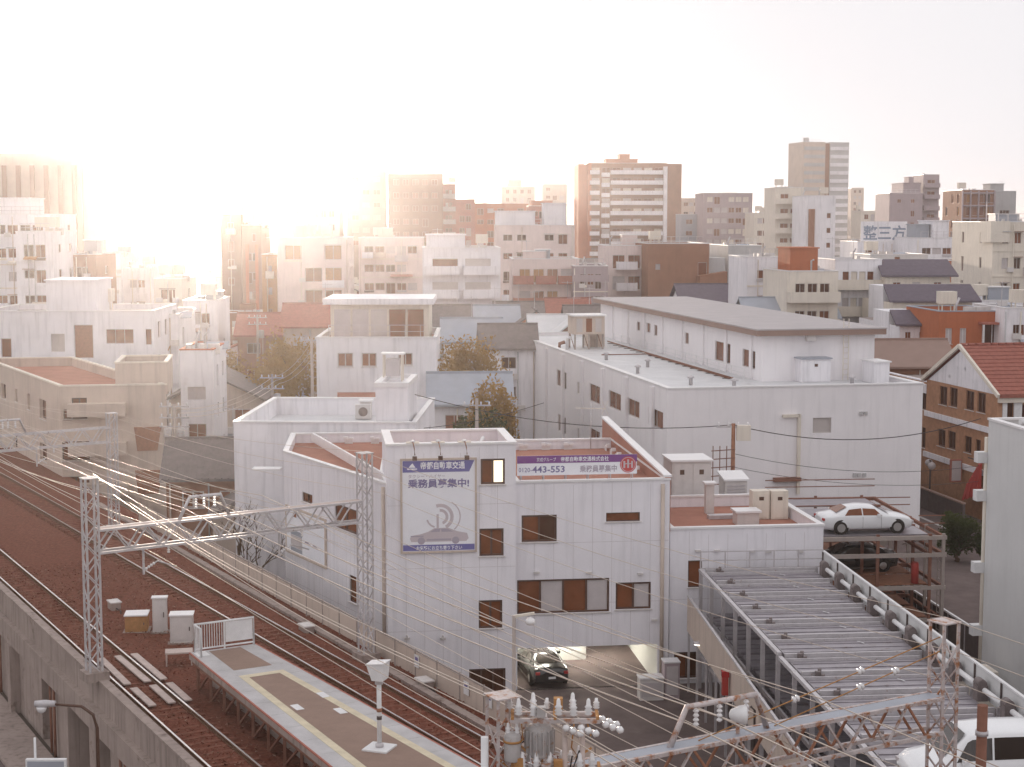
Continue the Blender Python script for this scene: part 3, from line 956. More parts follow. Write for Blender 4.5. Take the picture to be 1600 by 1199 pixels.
def gantry(label, Lb, Rb, ztop, zbeam, m, beam_end=None, portal=(0.3, 0.5), drops=(), deck=None, mm=None):
    L_, R_ = Vector(Lb), Vector(Rb)
    org = (L_ + R_) / 2
    org.z = min(Lb[2], Rb[2])
    t = thing('catenary_gantry', label, 'gantry', org, 0, 'catenary gantries over the tracks')
    l, r = L_ - org, R_ - org
    rz = math.atan2(r.y - l.y, r.x - l.x)
    lattice_mast(t, l, 0.46, ztop - org.z, mm or m, rz)
    lattice_mast(t, r, 0.46, ztop - org.z, mm or m, rz)
    d = (r - l)
    d.z = 0
    dl = d.length
    d.normalize()
    a = l + d * 0.22
    b = r - d * 0.22
    z0, z1 = zbeam - 0.85 - org.z, zbeam - org.z
    truss_beam(t, (a.x, a.y, 0), (b.x, b.y, 0), z0, z1, 0.5, m, 0.62, deck)
    def P(u, z):
        q = l + d * u
        return Vector((q.x, q.y, z - org.z))
    u0, u1 = portal[0] * dl, portal[1] * dl
    put(MB().tube([P(u0, zbeam), P(u0 + 0.45, zbeam + 0.85), P(u1 - 0.35, zbeam + 0.85), P(u1, zbeam)], 0.07, 8), 'feeder_frame', m, t)
    for u in (u0 + 0.7, (u0 + u1) / 2, u1 - 0.6):
        mb = MB()
        insulator(mb, P(u, zbeam + 0.78), P(u, zbeam + 0.38), 0.075)
        put(mb, 'insulator', 'porcelain', t)
    for u in drops:
        q = P(u, zbeam - 0.9)
        mb = MB()
        mb.bar(q, P(u, zbeam - 1.9), 0.07)
        put(mb, 'drop_post', m, t)
        put(MB().tube([P(u, zbeam - 1.75), P(u + 0.55, zbeam - 1.45), P(u + 1.3, zbeam - 1.75)], 0.03, 6), 'pull_off_arm', 'galv', t)
        mb = MB()
        insulator(mb, P(u + 0.05, zbeam - 1.72), P(u + 0.45, zbeam - 1.5), 0.065)
        put(mb, 'insulator', 'porcelain', t)
        mb = MB()
        insulator(mb, P(u + 1.0, zbeam - 0.86), P(u + 1.0, zbeam - 1.2), 0.07)
        put(mb, 'insulator', 'porcelain', t)
    return t
AL, AR = (-15.5, 58.0, 5.11), (-6.0, 64.4, 4.05)
CL, CR = (-0.19, 31.5, 4.05), (10.35, 37.5, 4.05)
BL, BR = (-31.3, 86.0, 5.11), (-23.2, 92.0, 4.05)
gantry('pale lattice gantry over the tracks beyond the platform end', AL, AR, 12.6, 10.67, 'galv', portal=(0.3, 0.48), drops=(2.0, 7.6), deck='board')
gantry('rusty lattice gantry close by, its mast standing before the white van', CL, CR, 12.45, 10.67, 'rusty', portal=(0.34, 0.56), drops=(1.4, 6.0), deck='bluegrey')
gantry('distant lattice gantry over the tracks beside the beige apartment block', BL, BR, 10.9, 10.1, 'galv', drops=(1.6, 5.6))

# overhead wires threaded through the gantries
def gp(Lp, Rp, u, z):
    a, b = Vector(Lp), Vector(Rp)
    d = (b - a)
    d.z = 0
    d.normalize()
    q = a + d * u
    return Vector((q.x, q.y, z))
def sagged(a, b, sag, n=10):
    return [a.lerp(b, k / n) - Vector((0, 0, sag * 4 * (k / n) * (1 - k / n))) for k in range(n + 1)]
def span_wire(label, uA, zA, uB, zB, uC, zC, sag, r, m='wire', name='overhead_wire', far=True):
    pts = []
    B, A, C = gp(BL, BR, uB, zB), gp(AL, AR, uA, zA), gp(CL, CR, uC, zC)
    far_p = B + (B - A)
    E_ = C + (C - A)
    if far:
        pts += sagged(far_p, B, sag)[:-1]
    pts += sagged(B, A, sag)[:-1] + sagged(A, C, sag)[:-1] + sagged(C, E_, sag)
    o = put(MB().tube(pts, r, 5, 0, False), name, m)
    return tag(o, label, 'wire', 'overhead wires along the tracks')
span_wire('contact wire low over the track beside the parapet', 2.9, 9.2, 2.6, 9.0, 2.6, 9.2, 0.03, 0.0109)
span_wire('messenger wire above the track beside the parapet', 3.0, 10.35, 2.6, 9.7, 2.7, 10.35, 0.45, 0.0125)
span_wire('contact wire low over the track beside the office building', 8.9, 9.2, 6.6, 9.0, 7.2, 9.2, 0.03, 0.0109)
span_wire('messenger wire above the track beside the office building', 8.7, 10.35, 6.4, 9.7, 7.2, 10.35, 0.45, 0.0125)
span_wire('thick feeder cable on the mast side of the feeder frame', 3.6, 11.15, 3.0, 10.6, 4.6, 11.15, 0.35, 0.0187)
span_wire('thick feeder cable in the middle of the feeder frame', 4.4, 11.15, 3.5, 10.6, 5.5, 11.15, 0.4, 0.0187)
span_wire('thick feeder cable on the platform side of the feeder frame', 5.0, 11.2, 4.0, 10.6, 6.3, 11.15, 0.3, 0.0172)
span_wire('ground wire strung along the tops of the parapet masts', 0.15, 12.75, 0.1, 10.95, 0.1, 12.6, 0.35, 0.0094)
span_wire('ground wire strung along the mast tops nearest the office', 11.3, 12.7, 9.9, 10.95, 12.0, 12.6, 0.35, 0.0094)
span_wire('upper distribution wire outside the office side masts', 12.1, 11.7, 10.6, 10.5, 12.7, 11.6, 0.4, 0.0101)
span_wire('lower distribution wire outside the office side masts', 12.2, 10.9, 10.7, 9.9, 12.8, 10.8, 0.4, 0.0101)
span_wire('thin signal wire hung below the office side masts', 11.9, 8.4, 10.2, 8.2, 12.4, 8.4, 0.3, 0.0094)
span_wire('thin signal wire crossing over the island platform', 6.4, 9.75, 5.0, 9.3, 5.2, 9.7, 0.2, 0.0094)
span_wire('second feeder cable just inside the parapet masts', 0.9, 11.9, 0.7, 10.4, 0.9, 11.8, 0.4, 0.0140)
span_wire('third feeder cable inside the parapet masts', 1.5, 11.55, 1.2, 10.3, 1.6, 11.5, 0.4, 0.0140)
span_wire('negative feeder cable over the middle of the gantry', 6.9, 11.3, 5.4, 10.35, 8.2, 11.2, 0.4, 0.0148)
span_wire('auxiliary messenger wire over the track beside the parapet', 2.95, 9.75, 2.6, 9.4, 2.65, 9.75, 0.12, 0.0109)
span_wire('auxiliary messenger wire over the track beside the office building', 8.8, 9.75, 6.5, 9.4, 7.2, 9.75, 0.12, 0.0109)
span_wire('communication cable along the office side masts', 11.7, 9.5, 10.1, 8.9, 12.3, 9.4, 0.35, 0.0125)
# droppers of the messenger wires would be hair-thin at this distance

# switchgear on the near mast
sg = thing('pole_switchgear', 'cluster of rusty transformers and white insulators on the lattice mast close by', 'switchgear', Vector(CL))
g0 = Vector(CL)
rzC = math.atan2(CR[1] - CL[1], CR[0] - CL[0])
def g_(x, y, z):
    return Vector((x, y, z - g0.z))
def arm_frame(z, x0, x1):
    for y in (-0.35, 0.1):
        put(MB().bar(g_(x0, y, z), g_(x1, y, z), 0.09), 'crossarm', 'rusty', sg)
    for x in (x0 + 0.05, (x0 + x1) / 2, x1 - 0.05):
        put(MB().bar(g_(x, -0.4, z + 0.06), g_(x, 0.15, z + 0.06), 0.06), 'crossarm', 'ochre', sg)
arm_frame(12.05, 0.15, 1.95)
arm_frame(10.95, 0.15, 2.0)
rr = random.Random(11)
for z, xs in ((12.1, (0.32, 0.62, 1.12, 1.42, 1.72)), (11.0, (0.4, 0.68, 0.95, 1.55, 1.8))):
    for i, x in enumerate(xs):
        for y in ((-0.35, 0.1) if i % 2 else (-0.3,)):
            mb = MB()
            mb.lathe([(0.05, 0.0), (0.085, 0.03), (0.05, 0.06), (0.085, 0.1), (0.05, 0.13), (0.08, 0.17), (0.045, 0.21), (0.04, 0.3), (0.02, 0.34)], n=10)
            put(mb, 'insulator', 'porcelain', sg, g_(x, y, z + 0.05))
for z in (12.0, 10.9):
    for x, y in ((2.0, -0.2), (1.95, 0.15), (1.2, -0.42), (1.5, -0.42)):
        mb = MB()
        insulator(mb, (0, 0, 0), (0.42, -0.2, -0.1), 0.085, 3)
        put(mb, 'insulator', 'porcelain', sg, g_(x, y, z - 0.05))
for x, z, r, h in ((0.75, 11.25, 0.24, 0.65), (0.42, 10.1, 0.27, 0.75), (1.05, 10.0, 0.27, 0.75)):
    mb = MB()
    mb.lathe([(r * 0.96, 0), (r, 0.03), (r, h - 0.03), (r * 0.9, h), (r * 0.3, h + 0.04)], n=18)
    to = put(mb, 'transformer', 'can', sg, g_(x, -0.1, z))
    for k in range(14):
        t = 2 * math.pi * k / 14
        put(MB().box(r, r + 0.07, -0.012, 0.012, 0.08, h - 0.1), 'fin', 'can', to, None, t)
    for k in range(3):
        mb = MB()
        mb.lathe([(0.04, 0), (0.06, 0.04), (0.035, 0.07), (0.06, 0.11), (0.03, 0.14), (0.025, 0.22)], n=8)
        put(mb, 'bushing', 'porcelain', to, (0.12 * math.cos(2.1 * k), 0.12 * math.sin(2.1 * k), h))
arm_frame(10.45, -0.1, 1.5)
for z, xs, y in ((11.0, (0.2, 0.52, 1.2, 1.38), 0.12), (12.1, (0.15, 0.9, 1.9), 0.12), (10.5, (0.05, 0.3, 0.8, 1.3), -0.36)):
    for x in xs:
        mb = MB()
        mb.lathe([(0.04, 0.0), (0.07, 0.03), (0.04, 0.05), (0.07, 0.08), (0.04, 0.1), (0.07, 0.13), (0.035, 0.16), (0.03, 0.22)], n=10)
        put(mb, 'insulator', 'porcelain', sg, g_(x, y, z + 0.05))
for x, z, r, h in ((0.2, 11.2, 0.17, 0.55), (1.42, 10.15, 0.2, 0.6), (0.35, 8.9, 0.28, 0.8), (1.0, 8.8, 0.28, 0.8)):
    mb = MB()
    mb.lathe([(r * 0.96, 0), (r, 0.03), (r, h - 0.03), (r * 0.9, h), (r * 0.3, h + 0.04)], n=16)
    to = put(mb, 'transformer', 'can', sg, g_(x, -0.25, z))
    put(MB().lathe([(r + 0.02, h * 0.7), (r + 0.02, h * 0.78)], n=16), 'band', 'ochre', to)
    for k in range(2):
        mb = MB()
        mb.lathe([(0.04, 0), (0.06, 0.04), (0.035, 0.07), (0.06, 0.11), (0.03, 0.14), (0.025, 0.22)], n=8)
        put(mb, 'bushing', 'porcelain', to, (0.09 * (2 * k - 1), 0, h))
for k in range(9):
    x, z = rr.uniform(0.0, 1.7), rr.choice((10.6, 11.05, 11.5, 12.15))
    put(MB().box(-0.09, 0.09, -0.08, 0.08, 0, rr.uniform(0.12, 0.3)), 'junction_box', rr.choice(('ochre', 'can', 'rusty', 'ochre')), sg, g_(x, rr.uniform(-0.5, 0.1), z))
for k in range(12):
    x, z, y = rr.uniform(0.1, 1.8), rr.uniform(10.4, 12.1), rr.uniform(-0.5, 0.1)
    put(MB().bar(g_(x, y, z), g_(x + rr.uniform(-0.35, 0.35), y + rr.uniform(-0.2, 0.2), z + rr.uniform(-0.5, 0.3)), 0.035), 'bracket', rr.choice(('ochre', 'rusty', 'rustred')), sg)
for k in range(26):
    x, z = rr.uniform(0.2, 1.6), rr.uniform(10.2, 12.0)
    x2, z2 = x + rr.uniform(-0.5, 0.5), z - rr.uniform(0.3, 1.0)
    y, y2 = rr.uniform(-0.45, 0.2), rr.uniform(-0.45, 0.2)
    put(MB().tube([g_(x, y, z), g_((x + x2) / 2 + rr.uniform(-0.15, 0.15), (y + y2) / 2, (z + z2) / 2 - 0.12), g_(x2, y2, z2)], 0.016, 6), 'jumper_cable', rr.choice(('ochre', 'galv', 'cable')), sg)
for x in (1.25, 1.6):
    put(MB().tube([g_(x, -0.3, 5.0), g_(x, -0.3, 12.0)], 0.055, 10), 'conduit_pipe', 'board', sg)
put(MB().tube([g_(-0.36, -0.3, 4.2), g_(-0.36, -0.3, 11.7)], 0.075, 10), 'conduit_pipe', 'wpaint', sg)
put(MB().box(-0.5, -0.1, -0.6, -0.3, 9.2 - g0.z, 9.8 - g0.z), 'junction_box', 'redline', sg)
# stay wires and insulators on the far mast
for k, (z0_, u, z1_) in enumerate(((12.1, 4.9, 10.72), (11.75, 7.0, 10.72))):
    a = gp(CL, CR, 12.0, z0_)
    b = gp(CL, CR, u, z1_)
    o = put(MB().tube([a, b], 0.014, 6), 'stay_wire', 'ochre')
    tag(o, ('long ochre stay wire sloping from the rusty mast down to its beam', 'short ochre stay wire sloping from the rusty mast to its beam')[k], 'wire', 'stay wires')
    mb = MB()
    for q in (0.35, 0.62):
        c = a.lerp(b, q if k == 0 else q * 0.8)
        d = (b - a).normalized() * 0.1
        insulator(mb, c - d, c + d, 0.09, 2)
    put(mb, 'stay_insulator', 'porcelain', o)
fl = thing('floodlight', 'round white floodlight clamped on the rusty gantry beam', 'floodlight', gp(CL, CR, 5.9, 10.72))
put(MB().lathe([(0.05, -0.24), (0.12, -0.2), (0.2, 0.0), (0.22, 0.12), (0.2, 0.14)], n=16, axis='x'), 'lamp_housing', 'wpaint', fl, (0.1, 0, 0.42))
put(MB().lathe([(0.19, 0.141), (0.19, 0.15)], n=16, axis='x'), 'lens', 'blind', fl, (0.1, 0, 0.42))
put(MB().bar((0.05, 0, 0), (0.05, 0, 0.3), 0.08), 'bracket', 'rusty', fl)

# slim lamp pole beside the office, brown post, street lamp
lp = thing('lamp_post', 'slim pale lamp post with short arm before the white stair tower', 'street lamp', Vector((D(803, 1000, 44).x, 44, 3.95)))
lz = D(803, 962, 44).z - 3.95
put(MB().tube([(0, 0, 0), (0, 0, lz)], [0.07, 0.05], 10), 'pole', 'pole', lp)
put(MB().bar((-0.02, 0, lz - 0.03), (0.58, 0.02, lz + 0.06), 0.07), 'arm', 'cream', lp)
put(MB().lathe([(0.02, 0.16), (0.13, 0.08), (0.15, 0.0), (0.1, -0.06), (0.04, -0.08)], n=14), 'lamp_head', 'porcelain', lp, (0.46, 0, lz - 0.2))
bp_ = thing('brown_post', 'rust brown round post standing before the white van', 'post', (D(1534, 1150, 38).x, 38, 3.9))
put(MB().tube([(0, 0, 0), (0, 0, D(1534, 1102, 38).z - 3.9)], 0.13, 12), 'pole', 'rustpole', bp_)
put(MB().lathe([(0.16, 5.6), (0.16, 5.72)], n=12), 'clamp', 'galv', bp_)
sp = thing('street_lamp', 'dark curved street lamp with white globe below the viaduct parapet', 'street lamp', (-13.75, 51.6, 0.0))
zl = D(40, 1103, 51.6).z
put(MB().tube([(0, 0, 0), (0, 0, zl - 0.75), (-0.12, 0, zl - 0.3), (-0.5, 0, zl - 0.02), (-1.4, 0, zl + 0.05)], [0.09, 0.06, 0.055, 0.05, 0.045], 10), 'pole', 'dframe', sp)
put(MB().lathe([(0.1, -0.34), (0.13, 0.0), (0.1, 0.34)], n=12, axis='x'), 'lamp_head', 'galv', sp, (-1.7, 0, zl + 0.07))
put(MB().lathe([(0.04, -0.22), (0.13, -0.16), (0.17, -0.06), (0.17, 0.0)], n=14), 'globe', 'porcelain', sp, (-1.82, 0, zl - 0.03))
ss_ = thing('street_sign', 'white edged sign box on a thin pole beside the viaduct street', 'sign', (-15.4, 50.2, 0.0))
put(MB().tube([(0, 0, 0), (0, 0, 5.4)], 0.04, 8), 'pole', 'wpaint', ss_)
put(MB().box(-0.3, 1.0, -0.08, 0.08, 4.0, 4.7), 'sign_box', 'wpaint', ss_)
put(MB().box(-0.24, 0.94, -0.087, -0.081, 4.06, 4.64), 'sign_face', 'bluegrey', ss_)

# ================================================================== WHITE OFFICE BUILDING WITH STAIR TOWER
TO = Vector((-5.72, 72.3, 0))
TYAW = R(7.0)
tux, tuy = Vector((math.cos(TYAW), math.sin(TYAW), 0)), Vector((-math.sin(TYAW), math.cos(TYAW), 0))
def TB(x, y):
    return TO + tux * x + tuy * y
def off(pts):
    return [(p[0] - TO.x, p[1] - TO.y) for p in pts]
def px_hole(P, Q, x0, x1, y0, y1, *rest):
    xm, ym = (x0 + x1) / 2, (y0 + y1) / 2
    u0, u1 = on_edge(x0, ym, P, Q)[0], on_edge(x1, ym, P, Q)[0]
    zt, zb = on_edge(xm, y0, P, Q)[1], on_edge(xm, y1, P, Q)[1]
    return (min(u0, u1), max(u0, u1), max(zb, 0.02), zt) + rest
of = thing('office_building', 'white clad railway-side office building with a stair tower and garage opening', 'building', TO)
tw_pts = [TB(0, 0), TB(5.94, 0), TB(5.94, 5.0), TB(0, 5.0)]
tw_h = [px_hole(tw_pts[0], tw_pts[1], 751, 789, 717, 757, 2, ('glass2', 'sunpane')),
        px_hole(tw_pts[0], tw_pts[1], 749, 787, 826, 869, 2, 'glass2'),
        px_hole(tw_pts[0], tw_pts[1], 748, 785, 938, 982, 2, 'glass2'),
        px_hole(tw_pts[0], tw_pts[1], 733, 790, 1045, 1089, 3, 'glass')]
block(of, off(tw_pts), 0, 11.8, {0: tw_h}, 'panel', 0.55, near=True, fr='dframe', roof='redroof', pt=0.3)
rw_pts = [TB(5.95, 0.45), TB(13.3, 0.45), TB(13.3, 14.6), TB(5.95, 14.6)]
e0, e1 = rw_pts[0], rw_pts[1]
gar = px_hole(e0, e1, 808, 1027, 1010, 1085, 1, 'glass', False, True)
gar = (0.12, gar[1], 0.0, gar[3]) + gar[4:]
rw_h = [px_hole(e0, e1, 815, 870, 805, 847, 2, ('glass2', 'glass')), px_hole(e0, e1, 947, 1000, 801, 815, 1, 'glass2'),
        px_hole(e0, e1, 808, 952, 905, 958, 4, ('glass2', 'blind', 'glass2', 'blind')), px_hole(e0, e1, 962, 1017, 910, 952, 2, ('glass2', 'blind')), gar]
block(of, off(rw_pts), 0, 9.9, {0: rw_h}, 'panel', 0.5, near=True, fr='dframe', roof='redroof', pt=0.2)
# tall side parapet
sw_ = MB()
a, b = TB(13.08, 0.5) - TO, TB(13.08, 17.2) - TO
a2, b2 = TB(13.34, 0.47) - TO, TB(13.34, 17.2) - TO
sw_.hexa([(a.x, a.y, 7.4), (a2.x, a2.y, 7.4), (b2.x, b2.y, 7.4), (b.x, b.y, 7.4), (a.x, a.y, 10.0), (a2.x, a2.y, 10.0), (b2.x, b2.y, 10.75), (b.x, b.y, 10.75)])
put(sw_, 'side_parapet', 'redroof', of)
sw_ = MB()
u = tux * 0.06
sw_.hexa([(a - u) + Vector((0, 0, 10.01)), (a2 + u) + Vector((0, 0, 10.01)), (b2 + u) + Vector((0, 0, 10.76)), (b - u) + Vector((0, 0, 10.76)),
          (a - u) + Vector((0, 0, 10.1)), (a2 + u) + Vector((0, 0, 10.1)), (b2 + u) + Vector((0, 0, 10.85)), (b - u) + Vector((0, 0, 10.85))])
put(sw_, 'coping', 'coping', of)
# garage room
gr = MB()
def tbv(x, y, z):
    p = TB(x, y) - TO
    return (p.x, p.y, z)
gx0, gx1, gz = 6.07, 5.95 + gar[1], gar[3]
gy0, gy1 = 0.57, 10.5
gr.quad(tbv(gx0, gy0, 0.01), tbv(gx1, gy0, 0.01), tbv(gx1, gy1, 0.01), tbv(gx0, gy1, 0.01), 1)
gr.quad(tbv(gx0, gy0, gz), tbv(gx0, gy1, gz), tbv(gx1, gy1, gz), tbv(gx1, gy0, gz))
gr.quad(tbv(gx0, gy0, 0), tbv(gx0, gy1, 0), tbv(gx0, gy1, gz), tbv(gx0, gy0, gz))
gr.quad(tbv(gx1, gy1, 0), tbv(gx1, gy0, 0), tbv(gx1, gy0, gz), tbv(gx1, gy1, gz))
gr.quad(tbv(gx0, gy1, 0), tbv(gx1, gy1, 0), tbv(gx1, gy1, gz), tbv(gx0, gy1, gz))
gr.quad(tbv(gx0, 5.3, 0), tbv(gx0 + 4.1, 5.3, 0), tbv(gx0 + 4.1, 5.3, gz), tbv(gx0, 5.3, gz))
gr.quad(tbv(gx0 + 4.1, 5.3, 0), tbv(gx0 + 4.1, gy1, 0), tbv(gx0 + 4.1, gy1, gz), tbv(gx0 + 4.1, 5.3, gz))
put(gr, 'garage_room', ('lightroom', 'asphalt'), of)
for gx_, gy_ in ((7.2, 2.2), (8.8, 4.2), (11.0, 5.2)):
    tube = put(MB().box(-0.6, 0.6, -0.05, 0.05, gz - 0.09, gz - 0.01), 'tube_light', 'tubelit', of, TB(gx_, gy_) - TO, TYAW)
# annex and left wing
an_pts = [TB(13.36, 0.6), TB(20.85, 0.6), TB(20.85, 9.4), TB(13.36, 9.4)]
an_h = [px_hole(an_pts[0], an_pts[1], 1075, 1097, 876, 918, 1, 'glass2'), px_hole(an_pts[0], an_pts[1], 1053, 1093, 1019, 1060, 2, ('glass2', 'glass'))]
block(of, off(an_pts), 0, 7.5, {0: an_h}, 'panel', 0.55, near=True, fr='dframe', roof='redroof', pt=0.2)
LW = [Vector((-12.05, 83.7, 0)), Vector((-5.66, 72.95, 0)), Vector((-6.2, 77.3, 0)), Vector((-6.95, 91.3, 0)), Vector((-12.6, 90.8, 0))]
lw_h = [px_hole(LW[0], LW[1], 472, 488, 771, 786, 2, 'glass2'), px_hole(LW[0], LW[1], 523, 557, 792, 830, 2, 'glass2'), px_hole(LW[0], LW[1], 546, 557, 900, 942, 1, 'glass2')]
block(of, off(LW), 0, 9.85, {0: lw_h}, 'panel', 0.5, near=True, fr='dframe', roof='redroof', pt=0.2)
# cladding joints
jm = MB().box(-0.008, 0.008, -0.003, 0.0, 0.03, 1.0).mesh('panel_joint', 'joint')
def joints(P, Q, n, z0, z1, holes, zs=()):
    d = Vector((Q[0] - P[0], Q[1] - P[1], 0))
    L = d.length
    d.normalize()
    rz = math.atan2(d.y, d.x)
    for k in range(1, n):
        u = L * k / n
        segs = [(z0, z1)]
        for h in holes:
            if h[0] - 0.03 < u < h[1] + 0.03:
                segs = [s for a, b in segs for s in ((a, min(b, h[2])), (max(a, h[3]), b)) if s[1] - s[0] > 0.05]
        for a, b in segs:
            o = link('panel_joint', jm, of, (P[0] - TO.x + d.x * u, P[1] - TO.y + d.y * u, a - 0.03 * (b - a)), rz)
            o.scale = (1, 1, b - a)
    for z in zs:
        us = [(0.02, L - 0.02)]
        for h in holes:
            if h[2] - 0.03 < z < h[3] + 0.03:
                us = [s for a, b in us for s in ((a, min(b, h[0])), (max(a, h[1]), b)) if s[1] - s[0] > 0.05]
        for a, b in us:
            mb = MB().box(a, b, -0.004, 0, z - 0.008, z + 0.008)
            put(mb, 'panel_joint', 'joint', of, (P[0] - TO.x, P[1] - TO.y, 0), rz)
joints(tw_pts[0], tw_pts[1], 7, 0.2, 11.75, tw_h, (3.1, 6.05, 9.0))
joints(e0, e1, 8, 0.2, 9.85, rw_h, (4.1, 7.0))
joints(an_pts[0], an_pts[1], 8, 0.2, 7.4, an_h, (4.1,))
joints(LW[0], LW[1], 13, 0.2, 9.8, lw_h, (3.1, 6.05))
# brown down-pipes at the corners
for P, h in ((LW[1] + Vector((-0.32, 0.42, 0)), 9.7), (TB(12.95, 0.36), 9.7)):
    put(MB().tube([(0, 0, 0.1), (0, 0, h)], 0.09, 10), 'down_pipe', 'beige', of, P - TO)
# parapet brackets catching the sun
bk = MB()
bk.box(-0.28, -0.05, -0.1, 0.1, 0, 0.16)
bk.box(0.04, 0.26, -0.07, 0.07, 0.0, 0.11)
bk.box(-0.24, 0.22, 0.1, 0.14, -0.3, 0.05)
bkm = bk.mesh('parapet_bracket', 'coping')
for k in range(4):
    link('parapet_bracket', bkm, of, TB(6.9 + 1.25 * k, 14.1) - TO + Vector((0, 0, 9.65)), TYAW)
for k in range(6):
    link('parapet_bracket', bkm, of, TB(6.6 + 1.15 * k, 1.15) - TO + Vector((0, 0, 9.55)), TYAW)
for k in range(6):
    link('parapet_bracket', bkm, of, TB(12.75, 13.6 - 1.6 * k) - TO + Vector((0, 0, 9.62)), TYAW + R(90))
wd = (LW[1] - LW[0]).normalized()
for k in range(9):
    p = LW[0] + wd * (1.0 + 1.25 * k) + Vector((-wd.y, wd.x, 0)) * 0.55
    link('parapet_bracket', bkm, of, p - TO + Vector((0, 0, 9.5)), math.atan2(wd.y, wd.x))
for k in range(3):
    link('parapet_bracket', bkm, of, Vector((-10.8 + 1.5 * k, 90.3, 9.6)) - TO, 0)
mb = MB()
mb.box(-1.0, 1.0, -0.9, 0.9, 0, 0.14)
put(mb, 'roof_hatch', 'coping', of, TB(10.4, 8.2) - TO + Vector((0, 0, 9.42)), TYAW)
mb = MB()
mb.bar(LW[4] - TO + Vector((1.2, -0.4, 9.75)), LW[1] - TO + Vector((-0.1, 1.6, 9.75)), 0.12, 0.5)
put(mb, 'inner_parapet', 'coping', of)
put(MB().box(-0.75, 0.75, 0, 0.9, 0, 0.1), 'ledge', 'coping', of, Vector((-13.1, 84.2, 8.75)) - TO, 0)
for px, py in ((636, 999), (692, 999)):
    u, z = on_edge(px, py, tw_pts[0], tw_pts[1])
    mb = MB()
    mb.box(-0.12, 0.12, -0.14, 0.0, 0, 0.1)
    mb.box(-0.03, 0.03, -0.2, 0.0, 0.02, 0.22)
    put(mb, 'vent_hood', 'ac', of, TB(u, 0) - TO + Vector((0, 0, z)), TYAW)
vh = MB()
vh.box(-0.13, 0.13, -0.13, 0, 0, 0.09)
vhm = vh.mesh('vent_hood', 'ac')
for px, py, P, Q in ((838, 896, e0, e1), (920, 896, e0, e1), (1000, 898, e0, e1), (1022, 970, e0, e1), (1090, 862, *an_pts[:2]), (1120, 862, *an_pts[:2]), (1175, 863, *an_pts[:2]), (1200, 863, *an_pts[:2]), (1250, 863, *an_pts[:2])):
    u, z = on_edge(px, py, P, Q)
    p = Vector((P[0], P[1], 0)) + tux * u
    link('vent_hood', vhm, of, p - TO + Vector((0, 0, z)), TYAW)
# poster on the tower
P_, Q_ = TB(0, -0.02), TB(5.94, -0.02)
x0u, zt_ = on_edge(625, 717, P_, Q_)
x1u, zb_ = on_edge(745, 862, P_, Q_)
pw, ph = x1u - x0u, zt_ - zb_
po = thing('recruitment_poster', 'large framed white and blue recruitment poster on the stair tower', 'poster', TB(x0u, -0.02) + Vector((0, 0, zb_)), TYAW)
f = MB()
f.box(0, pw, -0.10, 0, 0, 0.09)
f.box(0, pw, -0.10, 0, ph - 0.09, ph)
f.box(0, 0.09, -0.10, 0, 0.09, ph - 0.09)
f.box(pw - 0.09, pw, -0.10, 0, 0.09, ph - 0.09)
put(f, 'frame', 'beige', po)
put(MB().box(0.09, pw - 0.09, -0.06, -0.004, 0.09, ph - 0.09), 'board', 'pwhite', po)
zh = ph * 0.855
put(MB().hexa([(0.11, -0.068, zh), (pw * 0.90, -0.068, zh), (pw * 0.90, -0.061, zh), (0.11, -0.061, zh), (0.11, -0.068, ph - 0.11), (pw - 0.11, -0.068, ph - 0.11), (pw - 0.11, -0.061, ph - 0.11), (0.11, -0.061, ph - 0.11)]), 'header_band', 'pblue', po)
put(MB().box(0.11, pw - 0.11, -0.068, -0.061, 0.11, ph * 0.088), 'footer_band', 'pblue', po)
lettering('lettering', '帝都自動車交通', 0.36, 'pwhite', po, (pw * 0.26, -0.073, zh + 0.17), 0, pw * 0.58, bold=0.008)
lettering('lettering', 'タクシー・ハイヤー', 0.2, 'pgrey', po, (pw * 0.1, -0.066, ph * 0.795), 0, pw * 0.48)
lettering('lettering', '乗務員募集中!', 0.42, 'ptext', po, (pw * 0.1, -0.066, ph * 0.70), 0, pw * 0.80, bold=0.012)
lettering('lettering', 'お気軽にお立ち寄り下さい', 0.2, 'pwhite', po, (pw * 0.2, -0.073, 0.16), 0, pw * 0.6, bold=0.004)
lg = MB()
lg.box(pw * 0.09, pw * 0.22, -0.074, -0.069, zh + 0.13, zh + 0.18)
lg.hexa([(pw * 0.11, -0.074, zh + 0.22), (pw * 0.2, -0.074, zh + 0.22), (pw * 0.2, -0.069, zh + 0.22), (pw * 0.11, -0.069, zh + 0.22), (pw * 0.14, -0.074, zh + 0.36), (pw * 0.16, -0.074, zh + 0.42), (pw * 0.16, -0.069, zh + 0.42), (pw * 0.14, -0.069, zh + 0.36)])
put(lg, 'logo', 'pwhite', po)
def arc_band(mb, cx, cz, r0, r1, a0, a1, y0, y1, n=14, sx=1.0):
    for k in range(n):
        t0, t1 = R(a0 + (a1 - a0) * k / n), R(a0 + (a1 - a0) * (k + 1) / n)
        p = [(cx + sx * r * math.cos(t), cz + r * math.sin(t)) for r, t in ((r0, t0), (r1, t0), (r1, t1), (r0, t1))]
        mb.hexa([(p[0][0], y0, p[0][1]), (p[1][0], y0, p[1][1]), (p[2][0], y0, p[2][1]), (p[3][0], y0, p[3][1]), (p[0][0], y1, p[0][1]), (p[1][0], y1, p[1][1]), (p[2][0], y1, p[2][1]), (p[3][0], y1, p[3][1])])
em = MB()
cx_, cz_ = pw * 0.52, ph * 0.38
arc_band(em, cx_, cz_, ph * 0.055, ph * 0.085, -70, 95, -0.066, -0.061)
arc_band(em, cx_, cz_, ph * 0.105, ph * 0.14, -62, 110, -0.066, -0.061)
